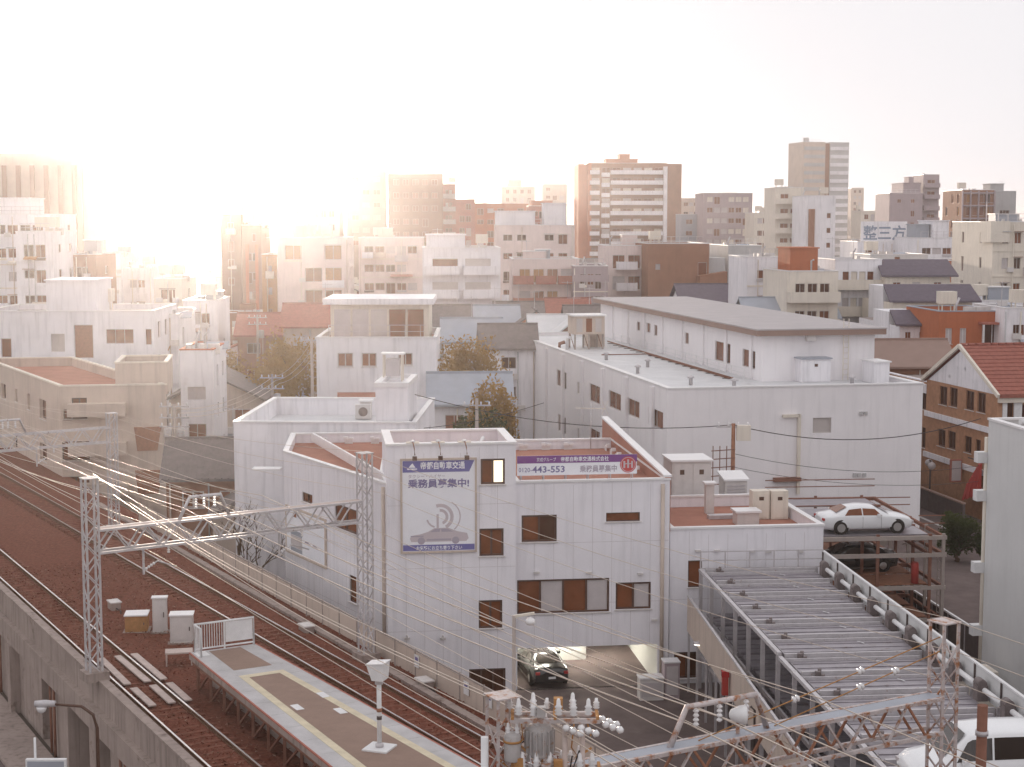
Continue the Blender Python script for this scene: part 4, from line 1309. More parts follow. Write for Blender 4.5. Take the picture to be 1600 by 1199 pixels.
arc_band(em, cx_ + pw * 0.04, cz_, ph * 0.17, ph * 0.182, -50, 60, -0.066, -0.061)
em.box(cx_ - pw * 0.05, cx_ - pw * 0.02, -0.066, -0.061, cz_ - ph * 0.12, cz_ + ph * 0.03)
arc_band(em, cx_ - pw * 0.04, cz_ + ph * 0.0, ph * 0.1, ph * 0.118, 195, 255, -0.066, -0.061)
put(em, 'emblem', 'ppink', po)
cr = MB()
prof = [(0.12, 0.155), (0.14, 0.185), (0.26, 0.2), (0.36, 0.225), (0.44, 0.262), (0.62, 0.265), (0.74, 0.225), (0.87, 0.205), (0.89, 0.15), (0.86, 0.12), (0.14, 0.12)]
cr.poly([(pw * x, -0.066, ph * z) for x, z in prof])
cr.poly([(pw * x, -0.064, ph * z) for x, z in reversed(prof)])
put(cr, 'car_picture', 'ppink', po)
cg = MB()
for xs in ((0.39, 0.45, 0.52, 0.51), (0.535, 0.53, 0.61, 0.69)):
    cg.poly([(pw * xs[0], -0.068, ph * 0.222), (pw * xs[3], -0.068, ph * 0.222), (pw * xs[2], -0.068, ph * 0.255), (pw * xs[1], -0.068, ph * 0.255)])
for x in (0.27, 0.72):
    arc_band(cg, pw * x, ph * 0.13, 0.0, 0.17, 0, 360, -0.069, -0.067, 14)
cg.box(pw * 0.13, pw * 0.30, -0.068, -0.0665, ph * 0.172, ph * 0.185)
cg.box(pw * 0.34, pw * 0.66, -0.068, -0.0665, ph * 0.13, ph * 0.15)
put(cg, 'car_picture', 'pgrey', po)
# three sign lamps reaching over the tower parapet
for k, (px, ds) in enumerate(((645, 'sign lamp on the tower parapet over the poster header\'s logo corner'), (685, 'middle sign lamp of three on the tower parapet'), (726, 'sign lamp on the tower parapet closest to the glowing pane'))):
    u = on_edge(px, 690, P_, Q_)[0]
    t = thing('sign_lamp', ds, 'lamp', TB(u, 0) + Vector((0, 0, 11.87)), TYAW, 'sign lamps over the poster')
    put(MB().box(-0.3, 0.3, -0.02, 0.4, 0.0, 0.04), 'mounting_plate', 'cream', t)
    put(MB().lathe([(0.1, 0.04), (0.12, 0.08), (0.06, 0.14)], n=12), 'knob', 'porcelain', t, (0, 0.12, 0))
    put(MB().tube([(0, 0.1, 0.06), (0, -0.35, 0.04), (0.03, -0.62, -0.15), (0.05, -0.68, -0.45)], 0.025, 8), 'arm', 'rustpole', t)
    put(MB().box(-0.06, 0.14, -0.8, -0.58, -0.68, -0.5), 'lamp_head', 'dframe', t)
# rooftop banner
Bp, Bq = TB(5.95, 0.95), TB(13.3, 0.95)
ux0, bz1 = on_edge(808, 713, Bp, Bq)
ux1, bz0 = on_edge(995, 740, Bp, Bq)
bw, bh = ux1 - ux0, bz1 - bz0
ba = thing('rooftop_banner', 'long purple and white banner with round red emblem along the office roof edge', 'banner', TB(5.95 + ux0, 0.95) + Vector((0, 0, 9.42)), TYAW)
z_ = bz0 - 9.42
put(MB().box(0, bw, -0.03, 0.0, z_, z_ + bh), 'board', 'pwhite', ba)
put(MB().box(0, bw, -0.036, -0.031, z_ + bh * 0.62, z_ + bh), 'header_band', 'purple', ba)
lettering('lettering', '京成グループ', 0.2, 'pwhite', ba, (bw * 0.16, -0.041, z_ + bh * 0.72), 0, bw * 0.16)
lettering('lettering', '帝都自動車交通株式会社', 0.24, 'pwhite', ba, (bw * 0.36, -0.041, z_ + bh * 0.71), 0, bw * 0.40, bold=0.004)
lettering('lettering', '0120-', 0.3, 'ptext', ba, (bw * 0.01, -0.036, z_ + bh * 0.18), 0, bw * 0.11)
lettering('lettering', '443-553', 0.42, 'ptext', ba, (bw * 0.125, -0.036, z_ + bh * 0.15), 0, bw * 0.27, bold=0.008)
lettering('lettering', '乗務員募集中', 0.34, 'pgrey', ba, (bw * 0.52, -0.036, z_ + bh * 0.16), 0, bw * 0.31, bold=0.006)
e_ = MB()
arc_band(e_, bw * 0.925, z_ + bh * 0.48, 0.0, bh * 0.42, 0, 360, -0.044, -0.037, 24)
put(e_, 'emblem', 'emblem', ba)
e_ = MB()
arc_band(e_, bw * 0.925, z_ + bh * 0.48, bh * 0.35, bh * 0.38, 0, 360, -0.049, -0.0445, 24)
for dx in (-0.5, 0.0, 0.5):
    e_.box(bw * 0.925 + (dx - 0.12) * bh * 0.4, bw * 0.925 + (dx + 0.12) * bh * 0.4, -0.049, -0.0445, z_ + bh * 0.30, z_ + bh * (0.66 if dx else 0.74))
e_.box(bw * 0.925 - bh * 0.24, bw * 0.925 + bh * 0.24, -0.049, -0.0445, z_ + bh * 0.5, z_ + bh * 0.54)
put(e_, 'emblem', 'ppink', ba)
for k in range(6):
    x = 0.2 + (bw - 0.4) * k / 5
    put(MB().bar((x, 0.03, 0.0), (x, 0.03, z_ + bh), 0.05), 'post', 'steel', ba)
    put(MB().bar((x, 0.7, 0.0), (x, 0.05, z_ + bh * 0.8), 0.04), 'strut', 'steel', ba)
# picture board on the railway-side wall
cpU = px_hole(LW[0], LW[1], 449, 511, 800, 875)
lwn = Vector((wd.y, -wd.x, 0))
cb = thing('advertising_board', 'framed white advertising board with pictured cars on the railway-side wall', 'poster', LW[0] + wd * cpU[0] + lwn * 0.02 + Vector((0, 0, cpU[2])), math.atan2(wd.y, wd.x))
cw_, ch_ = cpU[1] - cpU[0], cpU[3] - cpU[2]
f = MB()
f.box(0, cw_, -0.09, 0, 0, 0.1)
f.box(0, cw_, -0.09, 0, ch_ - 0.1, ch_)
f.box(0, 0.1, -0.09, 0, 0.1, ch_ - 0.1)
f.box(cw_ - 0.1, cw_, -0.09, 0, 0.1, ch_ - 0.1)
put(f, 'frame', 'beige', cb)
put(MB().box(0.1, cw_ - 0.1, -0.06, -0.004, 0.1, ch_ - 0.1), 'board', 'pwhite', cb)
pb = MB()
pb.box(cw_ * 0.13, cw_ * 0.42, -0.067, -0.061, ch_ * 0.08, ch_ * 0.16)
pb.box(cw_ * 0.13, cw_ * 0.42, -0.067, -0.061, ch_ * 0.42, ch_ * 0.52)
put(pb, 'picture_panel', 'bluegrey', cb)
pb = MB()
pb.box(cw_ * 0.13, cw_ * 0.42, -0.066, -0.061, ch_ * 0.165, ch_ * 0.415)
put(pb, 'picture_panel', 'blind', cb)
for x, z in ((0.55, 0.33), (0.74, 0.32)):
    pb = MB()
    pb.poly([(cw_ * (x + a), -0.066, ch_ * (z + c)) for a, c in ((-0.07, 0), (0.09, 0), (0.085, 0.03), (0.05, 0.035), (0.02, 0.06), (-0.04, 0.06), (-0.065, 0.03))])
    put(pb, 'car_picture', 'pgrey', cb)
pb = MB()
pb.box(cw_ * 0.2, cw_ * 0.28, -0.066, -0.061, ch_ * 0.8, ch_ * 0.88)
put(pb, 'logo', 'rustred', cb)

# ---- rooftop equipment on the annex
def rooftop_box(name, label, cat, px0, px1, pyb, pyt, zr, depth, m='ac', lid=True, louv=0, doors=0, lidm='coping', slope=0.0, fans=0, group=None, yaw=None):
    a, b = G(px0, pyb, zr), G(px1, pyb, zr)
    w = (b - a).length
    h = D((px0 + px1) / 2, pyt, a.y).z - zr
    t = thing(name, label, cat, a + Vector((0, 0, 0.0)), TYAW if yaw is None else yaw, group)
    mb = MB()
    mb.hexa([(0, 0, 0.005), (w, 0, 0.005), (w, depth, 0.005), (0, depth, 0.005), (0, 0, h), (w, 0, h), (w, depth, h + slope), (0, depth, h + slope)])
    put(mb, 'body', m, t)
    if lid:
        put(MB().hexa([(-0.1, -0.12, h + 0.003), (w + 0.1, -0.12, h + 0.003), (w + 0.1, depth + 0.1, h + slope + 0.003), (-0.1, depth + 0.1, h + slope + 0.003), (-0.1, -0.12, h + 0.1), (w + 0.1, -0.12, h + 0.1), (w + 0.1, depth + 0.1, h + slope + 0.1), (-0.1, depth + 0.1, h + slope + 0.1)]), 'lid', lidm, t)
    for k in range(louv):
        z = h * (0.15 + 0.7 * k / max(louv, 1))
        put(MB().box(w * 0.1, w * 0.9, -0.05, -0.004, z, z + h * 0.35 / louv), 'louvre', 'steel', t)
    for k in range(doors):
        x = w * (k + 0.5) / doors
        put(MB().box(x - w * 0.42 / doors, x + w * 0.42 / doors, -0.03, -0.004, 0.08, h - 0.12), 'door', m, t)
        put(MB().box(x - 0.12, x + 0.12, -0.045, -0.031, h * 0.68, h * 0.8), 'vent', 'dframe', t)
    for k in range(fans):
        x = w * (k + 0.5) / fans
        put(MB().lathe([(min(w / fans, h) * 0.36, -0.05), (min(w / fans, h) * 0.33, -0.06), (0.04, -0.04)], n=16, axis='y'), 'fan_grille', 'fan', t, (x, 0.03, h * 0.55))
    return t
ZA = 6.96
rooftop_box('plant_cabinet', 'tall white plant cabinet with two vents on the annex roof', 'cabinet', 1050, 1112, 785, 722, ZA, 2.2, doors=2)
rooftop_box('ventilation_duct', 'slim white ventilation duct standing on the annex roof', 'duct', 1103, 1116, 803, 757, ZA, 0.4, 'ac', lid=True)
rooftop_box('cooling_unit', 'slant-topped louvred cooling unit on the annex roof', 'air conditioner', 1133, 1168, 779, 752, ZA, 1.4, 'ac', louv=4, slope=0.25)
rooftop_box('condenser_unit', 'pale condenser box closer to the duct on the annex roof', 'air conditioner', 1176, 1203, 812, 768, ZA, 0.7, 'cream', lid=False, doors=1, fans=1, group='condenser pair')
rooftop_box('condenser_unit', 'pale condenser box at the outer edge of the annex roof', 'air conditioner', 1205, 1232, 812, 768, ZA, 0.7, 'cream', lid=False, doors=1, fans=1, group='condenser pair')
rooftop_box('roof_vent_box', 'low white vent box at the front of the annex roof', 'vent', 1152, 1187, 822, 802, ZA, 0.9, 'ac')
rooftop_box('roof_duct', 'low horizontal duct lying across the annex roof', 'duct', 1108, 1150, 812, 806, ZA, 0.5, 'steel', lid=False)
# aerial at the back of the office roof
ae = thing('television_aerial', 'yagi television aerial on a thin mast behind the office roof', 'aerial', TB(11.9, 14.2) + Vector((0, 0, 9.4)))
put(MB().tube([(0, 0, 0), (0, 0, 2.6)], 0.025, 6), 'mast', 'galv', ae)
put(MB().bar((-0.85, 0, 2.3), (0.85, 0, 2.25), 0.035), 'boom', 'cream', ae)
for k in range(9):
    x = -0.8 + 0.2 * k
    put(MB().bar((x, -0.28, 2.3), (x, 0.28, 2.3), 0.016), 'element', 'galv', ae)
put(MB().bar((0.6, 0, 1.95), (0.95, 0, 2.7), 0.02), 'reflector', 'cream', ae)
put(MB().bar((0.95, 0, 1.95), (0.6, 0, 2.7), 0.02), 'reflector', 'cream', ae)
for k, (px, py, ds) in enumerate(((770, 683, 'white pipe elbow lying on the tower roof'), )):
    o = put(MB().tube([(-0.5, 0, 0.1), (0.1, 0, 0.1), (0.3, 0.3, 0.45)], 0.09, 8), 'roof_pipe', 'porcelain', None, TB(4.4, 2.6) + Vector((0, 0, 11.26)))
    tag(o, ds, 'pipe')
o = rooftop_box('roof_dome', 'small white domed vent on the tower roof', 'vent', 768, 782, 684, 680, 11.27, 0.5, 'porcelain', lid=True)

# ================================================================== CARS
SEDAN = [(-2.42, .42, .76, .80, .60, .45), (-2.3, .28, .90, .97, .80, .62), (-1.75, .2, .95, 1.06, .88, .66), (-1.0, .2, .95, 1.36, .90, .58), (-.35, .2, .94, 1.43, .90, .60), (.35, .2, .93, 1.37, .90, .58),
         (1.15, .2, .90, .98, .90, .68), (1.85, .2, .82, .89, .87, .66), (2.28, .28, .70, .76, .78, .6), (2.44, .42, .58, .62, .58, .45)]
VAN = [(-2.42, .36, 1.0, 1.66, .76, .62), (-2.34, .24, 1.06, 1.83, .87, .70), (-1.2, .2, 1.06, 1.9, .90, .73), (0, .2, 1.05, 1.9, .90, .73), (.75, .2, 1.04, 1.83, .90, .70), (1.55, .2, 1.03, 1.13, .90, .72),
       (2.1, .24, .94, 1.01, .87, .70), (2.38, .3, .76, .82, .78, .62), (2.45, .42, .60, .64, .6, .5)]
def car(name, label, cat, loc, rz, ST, paint, gl='carglass', wsx=(0.4, 1.1), rwx=(-1.05, -1.7), sx=(-1.35, 0.75), cuts=(-0.35,), group=None):
    t = thing(name, label, cat, loc, rz, group)
    import bisect
    def at(x):
        xs = [s[0] for s in ST]
        i = min(max(bisect.bisect(xs, x) - 1, 0), len(ST) - 2)
        k = (x - xs[i]) / (xs[i + 1] - xs[i])
        k = min(max(k, 0), 1)
        return [a + (b - a) * k for a, b in zip(ST[i], ST[i + 1])]
    mb = MB()
    rings = []
    xs = []
    for i in range(len(ST) - 1):
        for k in range(3):
            xs.append(ST[i][0] + (ST[i + 1][0] - ST[i][0]) * k / 3)
    xs.append(ST[-1][0])
    for x in xs:
        _, zl_, zb, zt, wb_, wt = at(x)
        half = [(wb_ * .88, zl_), (wb_, zl_ + .16), (wb_ * 1.01, (zl_ + zb) / 2 + .08), (wb_, zb - .07), (wb_ * .97, zb), (wt + .03, zt - .08), (wt * .86, zt - .015), (wt * .45, zt + .015)]
        ring = half + [(-a, b) for a, b in reversed(half)]
        rings.append(len(mb.v))
        mb.v += [(x, a, b) for a, b in ring]
    n = 16
    for i in range(len(rings) - 1):
        for j in range(n):
            a, b = rings[i] + j, rings[i] + (j + 1) % n
            c, d = rings[i + 1] + (j + 1) % n, rings[i + 1] + j
            mb.smooth.add(len(mb.f))
            mb.f.append((a, b, c, d))
            mb.m.append(0)
    mb.f.append(tuple(reversed([rings[0] + j for j in range(n)])))
    mb.f.append(tuple(rings[-1] + j for j in range(n)))
    mb.m += [0, 0]
    put(mb, 'body', paint, t)
    for s_ in (-1, 1):
        edges = [sx[0]] + list(cuts) + [sx[1]]
        for a, b in zip(edges, edges[1:]):
            g = MB()
            N = 5
            for k in range(N):
                q = []
                for kk in (k, k + 1):
                    for tt in (0.08, 0.9):
                        lo = a + 0.03 + (0.0 if a > sx[0] else 0.32 * tt)
                        hi = b - 0.03 - (0.0 if b < sx[1] else 0.42 * tt)
                        x = lo + (hi - lo) * kk / N
                        _, zl_, zb, zt, wb_, wt = at(x)
                        y = (wb_ * .97) * (1 - tt) + (wt + .03) * tt + 0.012
                        q.append((x, s_ * y, zb * (1 - tt) + (zt - .08) * tt))
                g.quad(q[0], q[2], q[3], q[1])
            put(g, 'side_window', gl, t)
    for nm, (xa, xb) in (('windscreen', wsx), ('rear_window', rwx)):
        g = MB()
        A, B = at(xa), at(xb)
        sgn = 1 if xb > xa else -1
        o = 0.03
        g.quad((xa + sgn * .05, -A[5] * .8, A[3] + o), (xa + sgn * .05, A[5] * .8, A[3] + o), (xb, B[5] * .92, B[3] + o), (xb, -B[5] * .92, B[3] + o))
        put(g, nm, gl, t)
    wx = ST[-1][0] - 0.95
    for x in (-wx, wx):
        for s_ in (-1, 1):
            w_ = at(x)[4]
            o = put(MB().lathe([(.30, -.1), (.34, -.07), (.34, .07), (.30, .1), (.22, .1)], n=18, axis='y'), 'wheel', 'tyre', t, (x, s_ * (w_ - .07), .34))
            put(MB().lathe([(.22, -.012), (.2, .0), (.05, .012)], n=12, axis='y'), 'rim', 'rim', o, (0, s_ * .1, 0))
            put(MB().lathe([(.40, -.004), (.40, .004)], n=20, axis='y'), 'wheel_arch', 'tyre', t, (x, s_ * (w_ * 1.005), .36))
    put(MB().box(ST[-1][0] - .05, ST[-1][0] + .015, -.42, .42, .48, .58), 'grille', 'dsteel', t)
    put(MB().box(ST[-1][0] - .04, ST[-1][0] + .02, -.17, .17, .36, .46), 'number_plate', 'wpaint', t)
    put(MB().box(ST[0][0] - .02, ST[0][0] + .05, -.17, .17, .5, .6), 'number_plate', 'wpaint', t)
    for s_ in (-1, 1):
        put(MB().box(-1.05, 1.05, s_ * .90 - .012, s_ * .90 + .012, .19, .27), 'side_skirt', 'dsteel', t)
    for s_ in (-1, 1):
        A = at(ST[0][0] + 0.1)
        put(MB().box(ST[0][0] + .0, ST[0][0] + .16, min(s_ * A[4] * .75, s_ * A[4] * 1.02), max(s_ * A[4] * .75, s_ * A[4] * 1.02), A[2] - .16, A[2] - .04), 'tail_light', 'redlight', t)
        A = at(ST[-1][0] - 0.14)
        put(MB().box(ST[-1][0] - .2, ST[-1][0] - .03, min(s_ * A[4] * .7, s_ * A[4] * 1.0), max(s_ * A[4] * .7, s_ * A[4] * 1.0), A[2] - .16, A[2] - .05), 'headlight', 'blind', t)
        A = at(sx[1])
        put(MB().box(sx[1] - .35, sx[1] - .2, min(s_ * (A[4] + .0), s_ * (A[4] + .18)), max(s_ * (A[4] + .0), s_ * (A[4] + .18)), A[2] + .0, A[2] + .13), 'wing_mirror', paint, t)
        for cx2 in (cuts[0], sx[1] - 0.12):
            put(MB().box(cx2 - .006, cx2 + .006, s_ * (at(cx2)[4] * 1.011) - .003, s_ * (at(cx2)[4] * 1.011) + .003, .3, .9), 'door_seam', 'dsteel', t)
    return t
M['carblack'] = mat('black_car_paint', (0.02, 0.017, 0.017), 0.15, 0.0, spec=0.7)
p = TB(7.5, 2.75)
car('parked_car', 'black car parked inside the garage opening', 'car', (p.x, p.y, 0.02), TYAW + R(95), SEDAN, 'carblack')

# ================================================================== TOP DECK OF THE CAR PARKING MACHINE
KYAW = R(5.0)
KO = Vector((8.75, 73.9, 0))
kv, ku = Vector((math.sin(KYAW), -math.cos(KYAW), 0)), Vector((math.cos(KYAW), math.sin(KYAW), 0))
def K(u, v, z):
    return ku * u + kv * v + Vector((0, 0, z))
pk = thing('parking_machine', 'multi level steel car parking machine with rows of ribbed pallets on top', 'parking machine', KO)
DZ, PW, NP = 5.6, 6.0, 13
PITCHP = 2.4
pm = MB()
pm.box(0.35, PW - 0.5, -2.25, -0.15, -0.08, 0.0)
for y in (-0.95, -1.55, -2.1):
    pm.box(0.4, PW - 0.55, y - 0.045, y + 0.045, 0.0, 0.03)
pme = pm.mesh('pallet', 'deckplate')
bmA = MB().box(0.3, PW - 0.35, -0.14, -0.02, -0.16, 0.17).mesh('pallet_beam', 'galv')
bmB = MB().box(0.2, PW - 0.6, -0.62, -0.55, 0.0, 0.11).mesh('pallet_beam', 'galv')
motor = MB()
motor.box(-0.09, 0.09, -0.08, 0.08, 0.0, 0.22)
motor.lathe([(0.07, 0), (0.07, 0.24)], (0.12, 0.2, 0.02), 10)
motor.box(0.08, 0.2, -0.25, -0.12, 0, 0.16)
mome = motor.mesh('drive_motor', 'gearpaint')
rol = MB().tube([(0, -0.75, 0.3), (0, 0.75, 0.3)], 0.1, 10).mesh('roller_shaft', 'wpaint')
gear = MB()
gear.box(-0.22, 0.16, -0.2, 0.2, -0.05, 0.5)
gear.tube([(-0.05, -0.22, 0.55), (-0.05, 0.22, 0.55)], 0.17, 12)
gme = gear.mesh('gearbox', 'gearpaint')
spot = MB().box(-0.18, 0.18, -0.02, 0.02, 0.036, 0.05).mesh('pallet_mark', 'wpaint')
for i in range(NP):
    v = 0.2 + PITCHP * i
    drop = 0.0 if i < 6 else -0.10
    o = link('pallet', pme, pk, K(0, v, DZ + drop), KYAW)
    o.rotation_euler = (R(0.25 if i % 3 else -0.2), 0, KYAW)
    link('beam', bmA, o)
    link('beam', bmB, o)
    link('drive_motor', mome, o, (0.85, -0.3, 0.0))
    link('pallet_mark', spot, o, (PW * 0.62, -1.0, 0.0), R(-60))
    if i < 12:
        link('gearbox', gme, pk, K(PW - 0.28, v + 1.1, DZ - 0.05), KYAW)
        link('roller_shaft', rol, pk, K(PW - 0.32, v + 2.25, DZ + 0.05), KYAW)
    for z in (3.65, 1.75):
        link('lower_pallet', pme, pk, K(0, v, z), KYAW)
VL = PITCHP * NP
for u in (0.12, PW - 0.1):
    for i in range(NP + 1):
        v = 0.05 + PITCHP * i
        put(MB().bar(K(u, v, 0), K(u, v, DZ + (0.02 if u < 1 else 0.0)), 0.16), 'post', 'steel', pk)
    for z in (1.6, 3.5):
        put(MB().bar(K(u, 0, z), K(u, VL, z), 0.1, 0.16), 'side_rail', 'steel', pk)
for a, b, z in ((0, 6 * PITCHP + 0.3, DZ + 0.06), (6 * PITCHP + 0.4, VL, DZ - 0.05)):
    put(MB().bar(K(0.1, a, z), K(0.1, b, z), 0.16, 0.14), 'edge_beam', 'galv', pk)
for i in range(NP):
    v = 0.05 + PITCHP * i
    put(MB().bar(K(0.12, v + 0.1, 3.6), K(0.12, v + PITCHP - 0.1, 1.7), 0.06), 'brace', 'steel', pk)
    put(MB().box(PW - 0.02, PW + 0.03, -PITCHP + 0.03, -0.03, -0.15, 0.82), 'side_panel', 'pale', pk, K(0, v, DZ), KYAW)
    put(MB().box(PW - 0.09, PW - 0.03, -0.05, 0.0, -0.1, 0.84), 'panel_post', 'dsteel', pk, K(0, v, DZ), KYAW)
put(MB().bar(K(PW + 0.005, 0, DZ + 0.86), K(PW + 0.005, VL, DZ + 0.86), 0.12, 0.06), 'panel_cap', 'wpaint', pk)
for z in (0.12, 0.5, 0.92):
    put(MB().bar(K(0.1, -0.05, DZ + z), K(PW, -0.05, DZ + z), 0.045), 'guard_rail', 'steel', pk)
for k in range(6):
    u = 0.12 + (PW - 0.15) * k / 5
    put(MB().bar(K(u, -0.05, DZ), K(u, -0.05, DZ + 0.95), 0.06), 'guard_post', 'steel', pk)
c = KO + K(PW / 2 - 0.45, 28.9, DZ - 0.07)
car('white_van', 'white minivan on the pallet deck behind the rusty gantry', 'van', c, KYAW + R(180), VAN, 'carwhite', wsx=(0.8, 1.5), rwx=(-2.3, -2.42), sx=(-2.2, 1.25), cuts=(-1.1, 0.1))
# raised screen fence in front of the deck
SF0, SF1 = Vector((8.2, 73.2, 0)), Vector((9.65, 48, 0))
sf = thing('screen_fence', 'high pale screen fence running along the parking machine', 'fence', SF0)
d_ = SF1 - SF0
for k in range(11):
    a = d_ * (k / 11)
    b = d_ * ((k + 0.985) / 11)
    put(MB().bar(a + Vector((0, 0, 3.75)), b + Vector((0, 0, 3.75)), 0.05, 1.6), 'panel', 'beige', sf)
    put(MB().bar(a + Vector((0, 0, 4.6)), b + Vector((0, 0, 4.6)), 0.1, 0.07), 'top_rail', 'galv', sf)
    put(MB().bar(a + Vector((0.07, 0, 0)), a + Vector((0.07, 0, 4.55)), 0.1), 'post', 'steel', sf)
t = thing('red_cabinet', 'red signal cabinet mounted on the screen fence', 'cabinet', SF0 + d_ * 0.41 + Vector((-0.22, 0, 3.0)))
put(MB().box(-0.12, 0.12, -0.14, 0.14, 0, 0.75), 'body', 'redpaint', t)
put(MB().box(-0.15, 0.15, -0.17, 0.17, 0.753, 0.98), 'lamp_box', 'redlight', t)
for px, py, Y, ds in ((1090, 1005, 70, 'yard lamp with bright lens by the screen fence next to the office'), (1160, 1106, 57, 'yard lamp with bright lens below the red cabinet')):
    q = D(px, py, Y)
    t = thing('yard_lamp', ds, 'lamp', (q.x + 0.45, Y, 0), 0, 'yard lamps along the screen fence')
    put(MB().tube([(0, 0, 0), (0, 0, q.z - 0.1), (-0.15, 0, q.z + 0.05)], 0.045, 8), 'pole', 'dsteel', t)
    put(MB().lathe([(0.08, 0.1), (0.22, 0.05), (0.24, 0.0)], n=14), 'lamp_head', 'steel', t, (-0.42, 0, q.z - 0.02))
    put(MB().lathe([(0.2, 0.0), (0.18, -0.06), (0.05, -0.09)], n=14), 'lens', 'lampglow', t, (-0.42, 0, q.z - 0.023))
# parked things in the yard
for nm, lab, x, y, w, h, m in (('storage_bin', 'pale storage bin against the office wall by the garage', 6.4, 72.2, 1.1, 1.0, 'ac'), ('vending_box', 'lilac vending box under the office window by the screen fence', 7.35, 72.4, 0.7, 1.7, 'mauve')):
    t = thing(nm, lab, 'bin' if 'bin' in nm else 'vending machine', (x, y, 0.004), TYAW)
    put(MB().box(-w / 2, w / 2, -0.35, 0.35, 0, h), 'body', m, t)
    put(MB().box(-w / 2 - 0.03, w / 2 + 0.03, -0.38, 0.38, h + 0.003, h + 0.07), 'lid', 'coping', t)
    put(MB().box(-w / 2 + 0.08, w / 2 - 0.08, -0.37, -0.353, 0.2, h - 0.15), 'front_panel', 'blind', t)

# ================================================================== OPEN CAR STACKER WITH WHITE SEDAN
XO = Vector((15.6, 80.2, 0))
XYAW = R(5)
xu, xv = Vector((math.cos(XYAW), math.sin(XYAW), 0)), Vector((-math.sin(XYAW), math.cos(XYAW), 0))
def X(u, v, z):
    return xu * u + xv * v + Vector((0, 0, z))
stk = thing('car_stacker', 'open steel frame car stacker behind the annex with rusty decks', 'car stacker', XO)
for v in (0.0, 2.6, 5.4, 8.4, 11.6):
    for u in (0.1, 3.1, 5.85, 6.55):
        put(MB().bar(X(u, v, 0), X(u, v, 6.05 if u < 6 or v < 3 else 5.0), 0.15), 'post', 'rustpole' if u < 6 else 'pole', stk)
for z in (5.85, 4.95, 3.25, 1.55):
    for v in (0.0, 5.4, 11.6):
        put(MB().bar(X(0, v, z), X(6.7, v, z), 0.18, 0.2), 'beam', 'pole' if v == 0 else 'rustpole', stk)
    for u in (0.1, 5.85, 6.55):
        put(MB().bar(X(u, 0, z + 0.03), X(u, 11.6, z + 0.03), 0.14, 0.16), 'beam', 'rustpole', stk)
for z in (5.93, 3.35, 1.63):
    for v0 in (0.25, 2.85, 5.7, 8.7):
        put(MB().hexa([X(0.2, v0, z), X(5.8, v0, z), X(5.8, v0 + 2.2, z), X(0.2, v0 + 2.2, z), X(0.2, v0, z + 0.07), X(5.8, v0, z + 0.07), X(5.8, v0 + 2.2, z + 0.07), X(0.2, v0 + 2.2, z + 0.07)]), 'pallet', 'deckplate' if z > 5 else 'rustred', stk)
for z in (4.6, 3.9, 2.2):
    put(MB().bar(X(5.9, 0.1, z + 1.2), X(6.5, 5.2, z), 0.12), 'guide_rail', 'galv', stk)
    put(MB().bar(X(5.6, 0.3, z + 1.1), X(6.2, 5.2, z - 0.15), 0.06), 'guide_rail', 'galv', stk)
for v in (0.0, 5.4, 11.6):
    for z in (6.6, 7.0):
        put(MB().bar(X(0.1 if v else 5.2, v, z), X(6.6, v, z), 0.05), 'guard_rail', 'rustpole', stk)
for k in range(10):
    put(MB().bar(X(6.62, 0.5, 0.4 + 0.45 * k), X(6.62, 0.95, 0.4 + 0.45 * k), 0.035), 'ladder_rung', 'pole', stk)
for v in (0.5, 0.95):
    put(MB().bar(X(6.62, v, 0), X(6.62, v, 4.9), 0.04), 'ladder_rail', 'pole', stk)
for nm, u, v, z, h in (('red', 5.3, 2.7, 6.01, 0.5), ('red2', 5.2, 0.35, 3.42, 1.1)):
    o = put(MB().lathe([(0.2, 0), (0.2, h - 0.1), (0.15, h)], n=12), 'red_drum', 'redpaint', None, XO + X(u, v, z))
    tag(o, 'small red drum on the top deck ahead of the white sedan' if nm == 'red' else 'upright red drum on the middle deck of the car stacker', 'drum', 'red drums')
p = XO + X(2.75, 1.35, 6.0)
car('white_sedan', 'white sedan parked on top of the open car stacker', 'car', p, XYAW + R(2), SEDAN, 'carwhite', 'glass2')
p = XO + X(2.9, 3.9, 3.42)
car('stacked_car', 'dark car half hidden on the middle deck of the car stacker', 'car', p, XYAW + R(181), SEDAN, 'carblack')
# fences and kerbs between stacker and pale grey building
yf = thing('yard_fence', 'dark sheet fence with pale top rail beside the pale grey building', 'fence', (21.3, 92, 0))
for k in range(7):
    a, b = Vector((0.25 * k, -2.2 * k, 0)), Vector((0.25 * (k + 0.98), -2.2 * (k + 0.98), 0))
    put(MB().bar(a + Vector((0, 0, 0.95)), b + Vector((0, 0, 0.95)), 0.05, 1.7), 'panel', 'dsteel', yf)
    put(MB().bar(a + Vector((0, 0, 1.86)), b + Vector((0, 0, 1.86)), 0.12, 0.09), 'top_rail', 'coping', yf)
    put(MB().bar(a, a + Vector((0, 0, 1.8)), 0.1), 'post', 'steel', yf)
for q, L_, ds in (((20.6, 93.2), 3.4, 'pale kerb stone strip on the yard nearer the car stacker'), ((20.9, 89.4), 3.0, 'pale kerb stone strip on the yard by the dark sheet fence')):
    o = put(MB().box(-L_, 0, -0.15, 0.15, 0.0, 0.14), 'kerb_strip', 'wpaint', None, (q[0], q[1], 0.0), R(4))
    tag(o, ds, 'kerb', 'kerb strips')

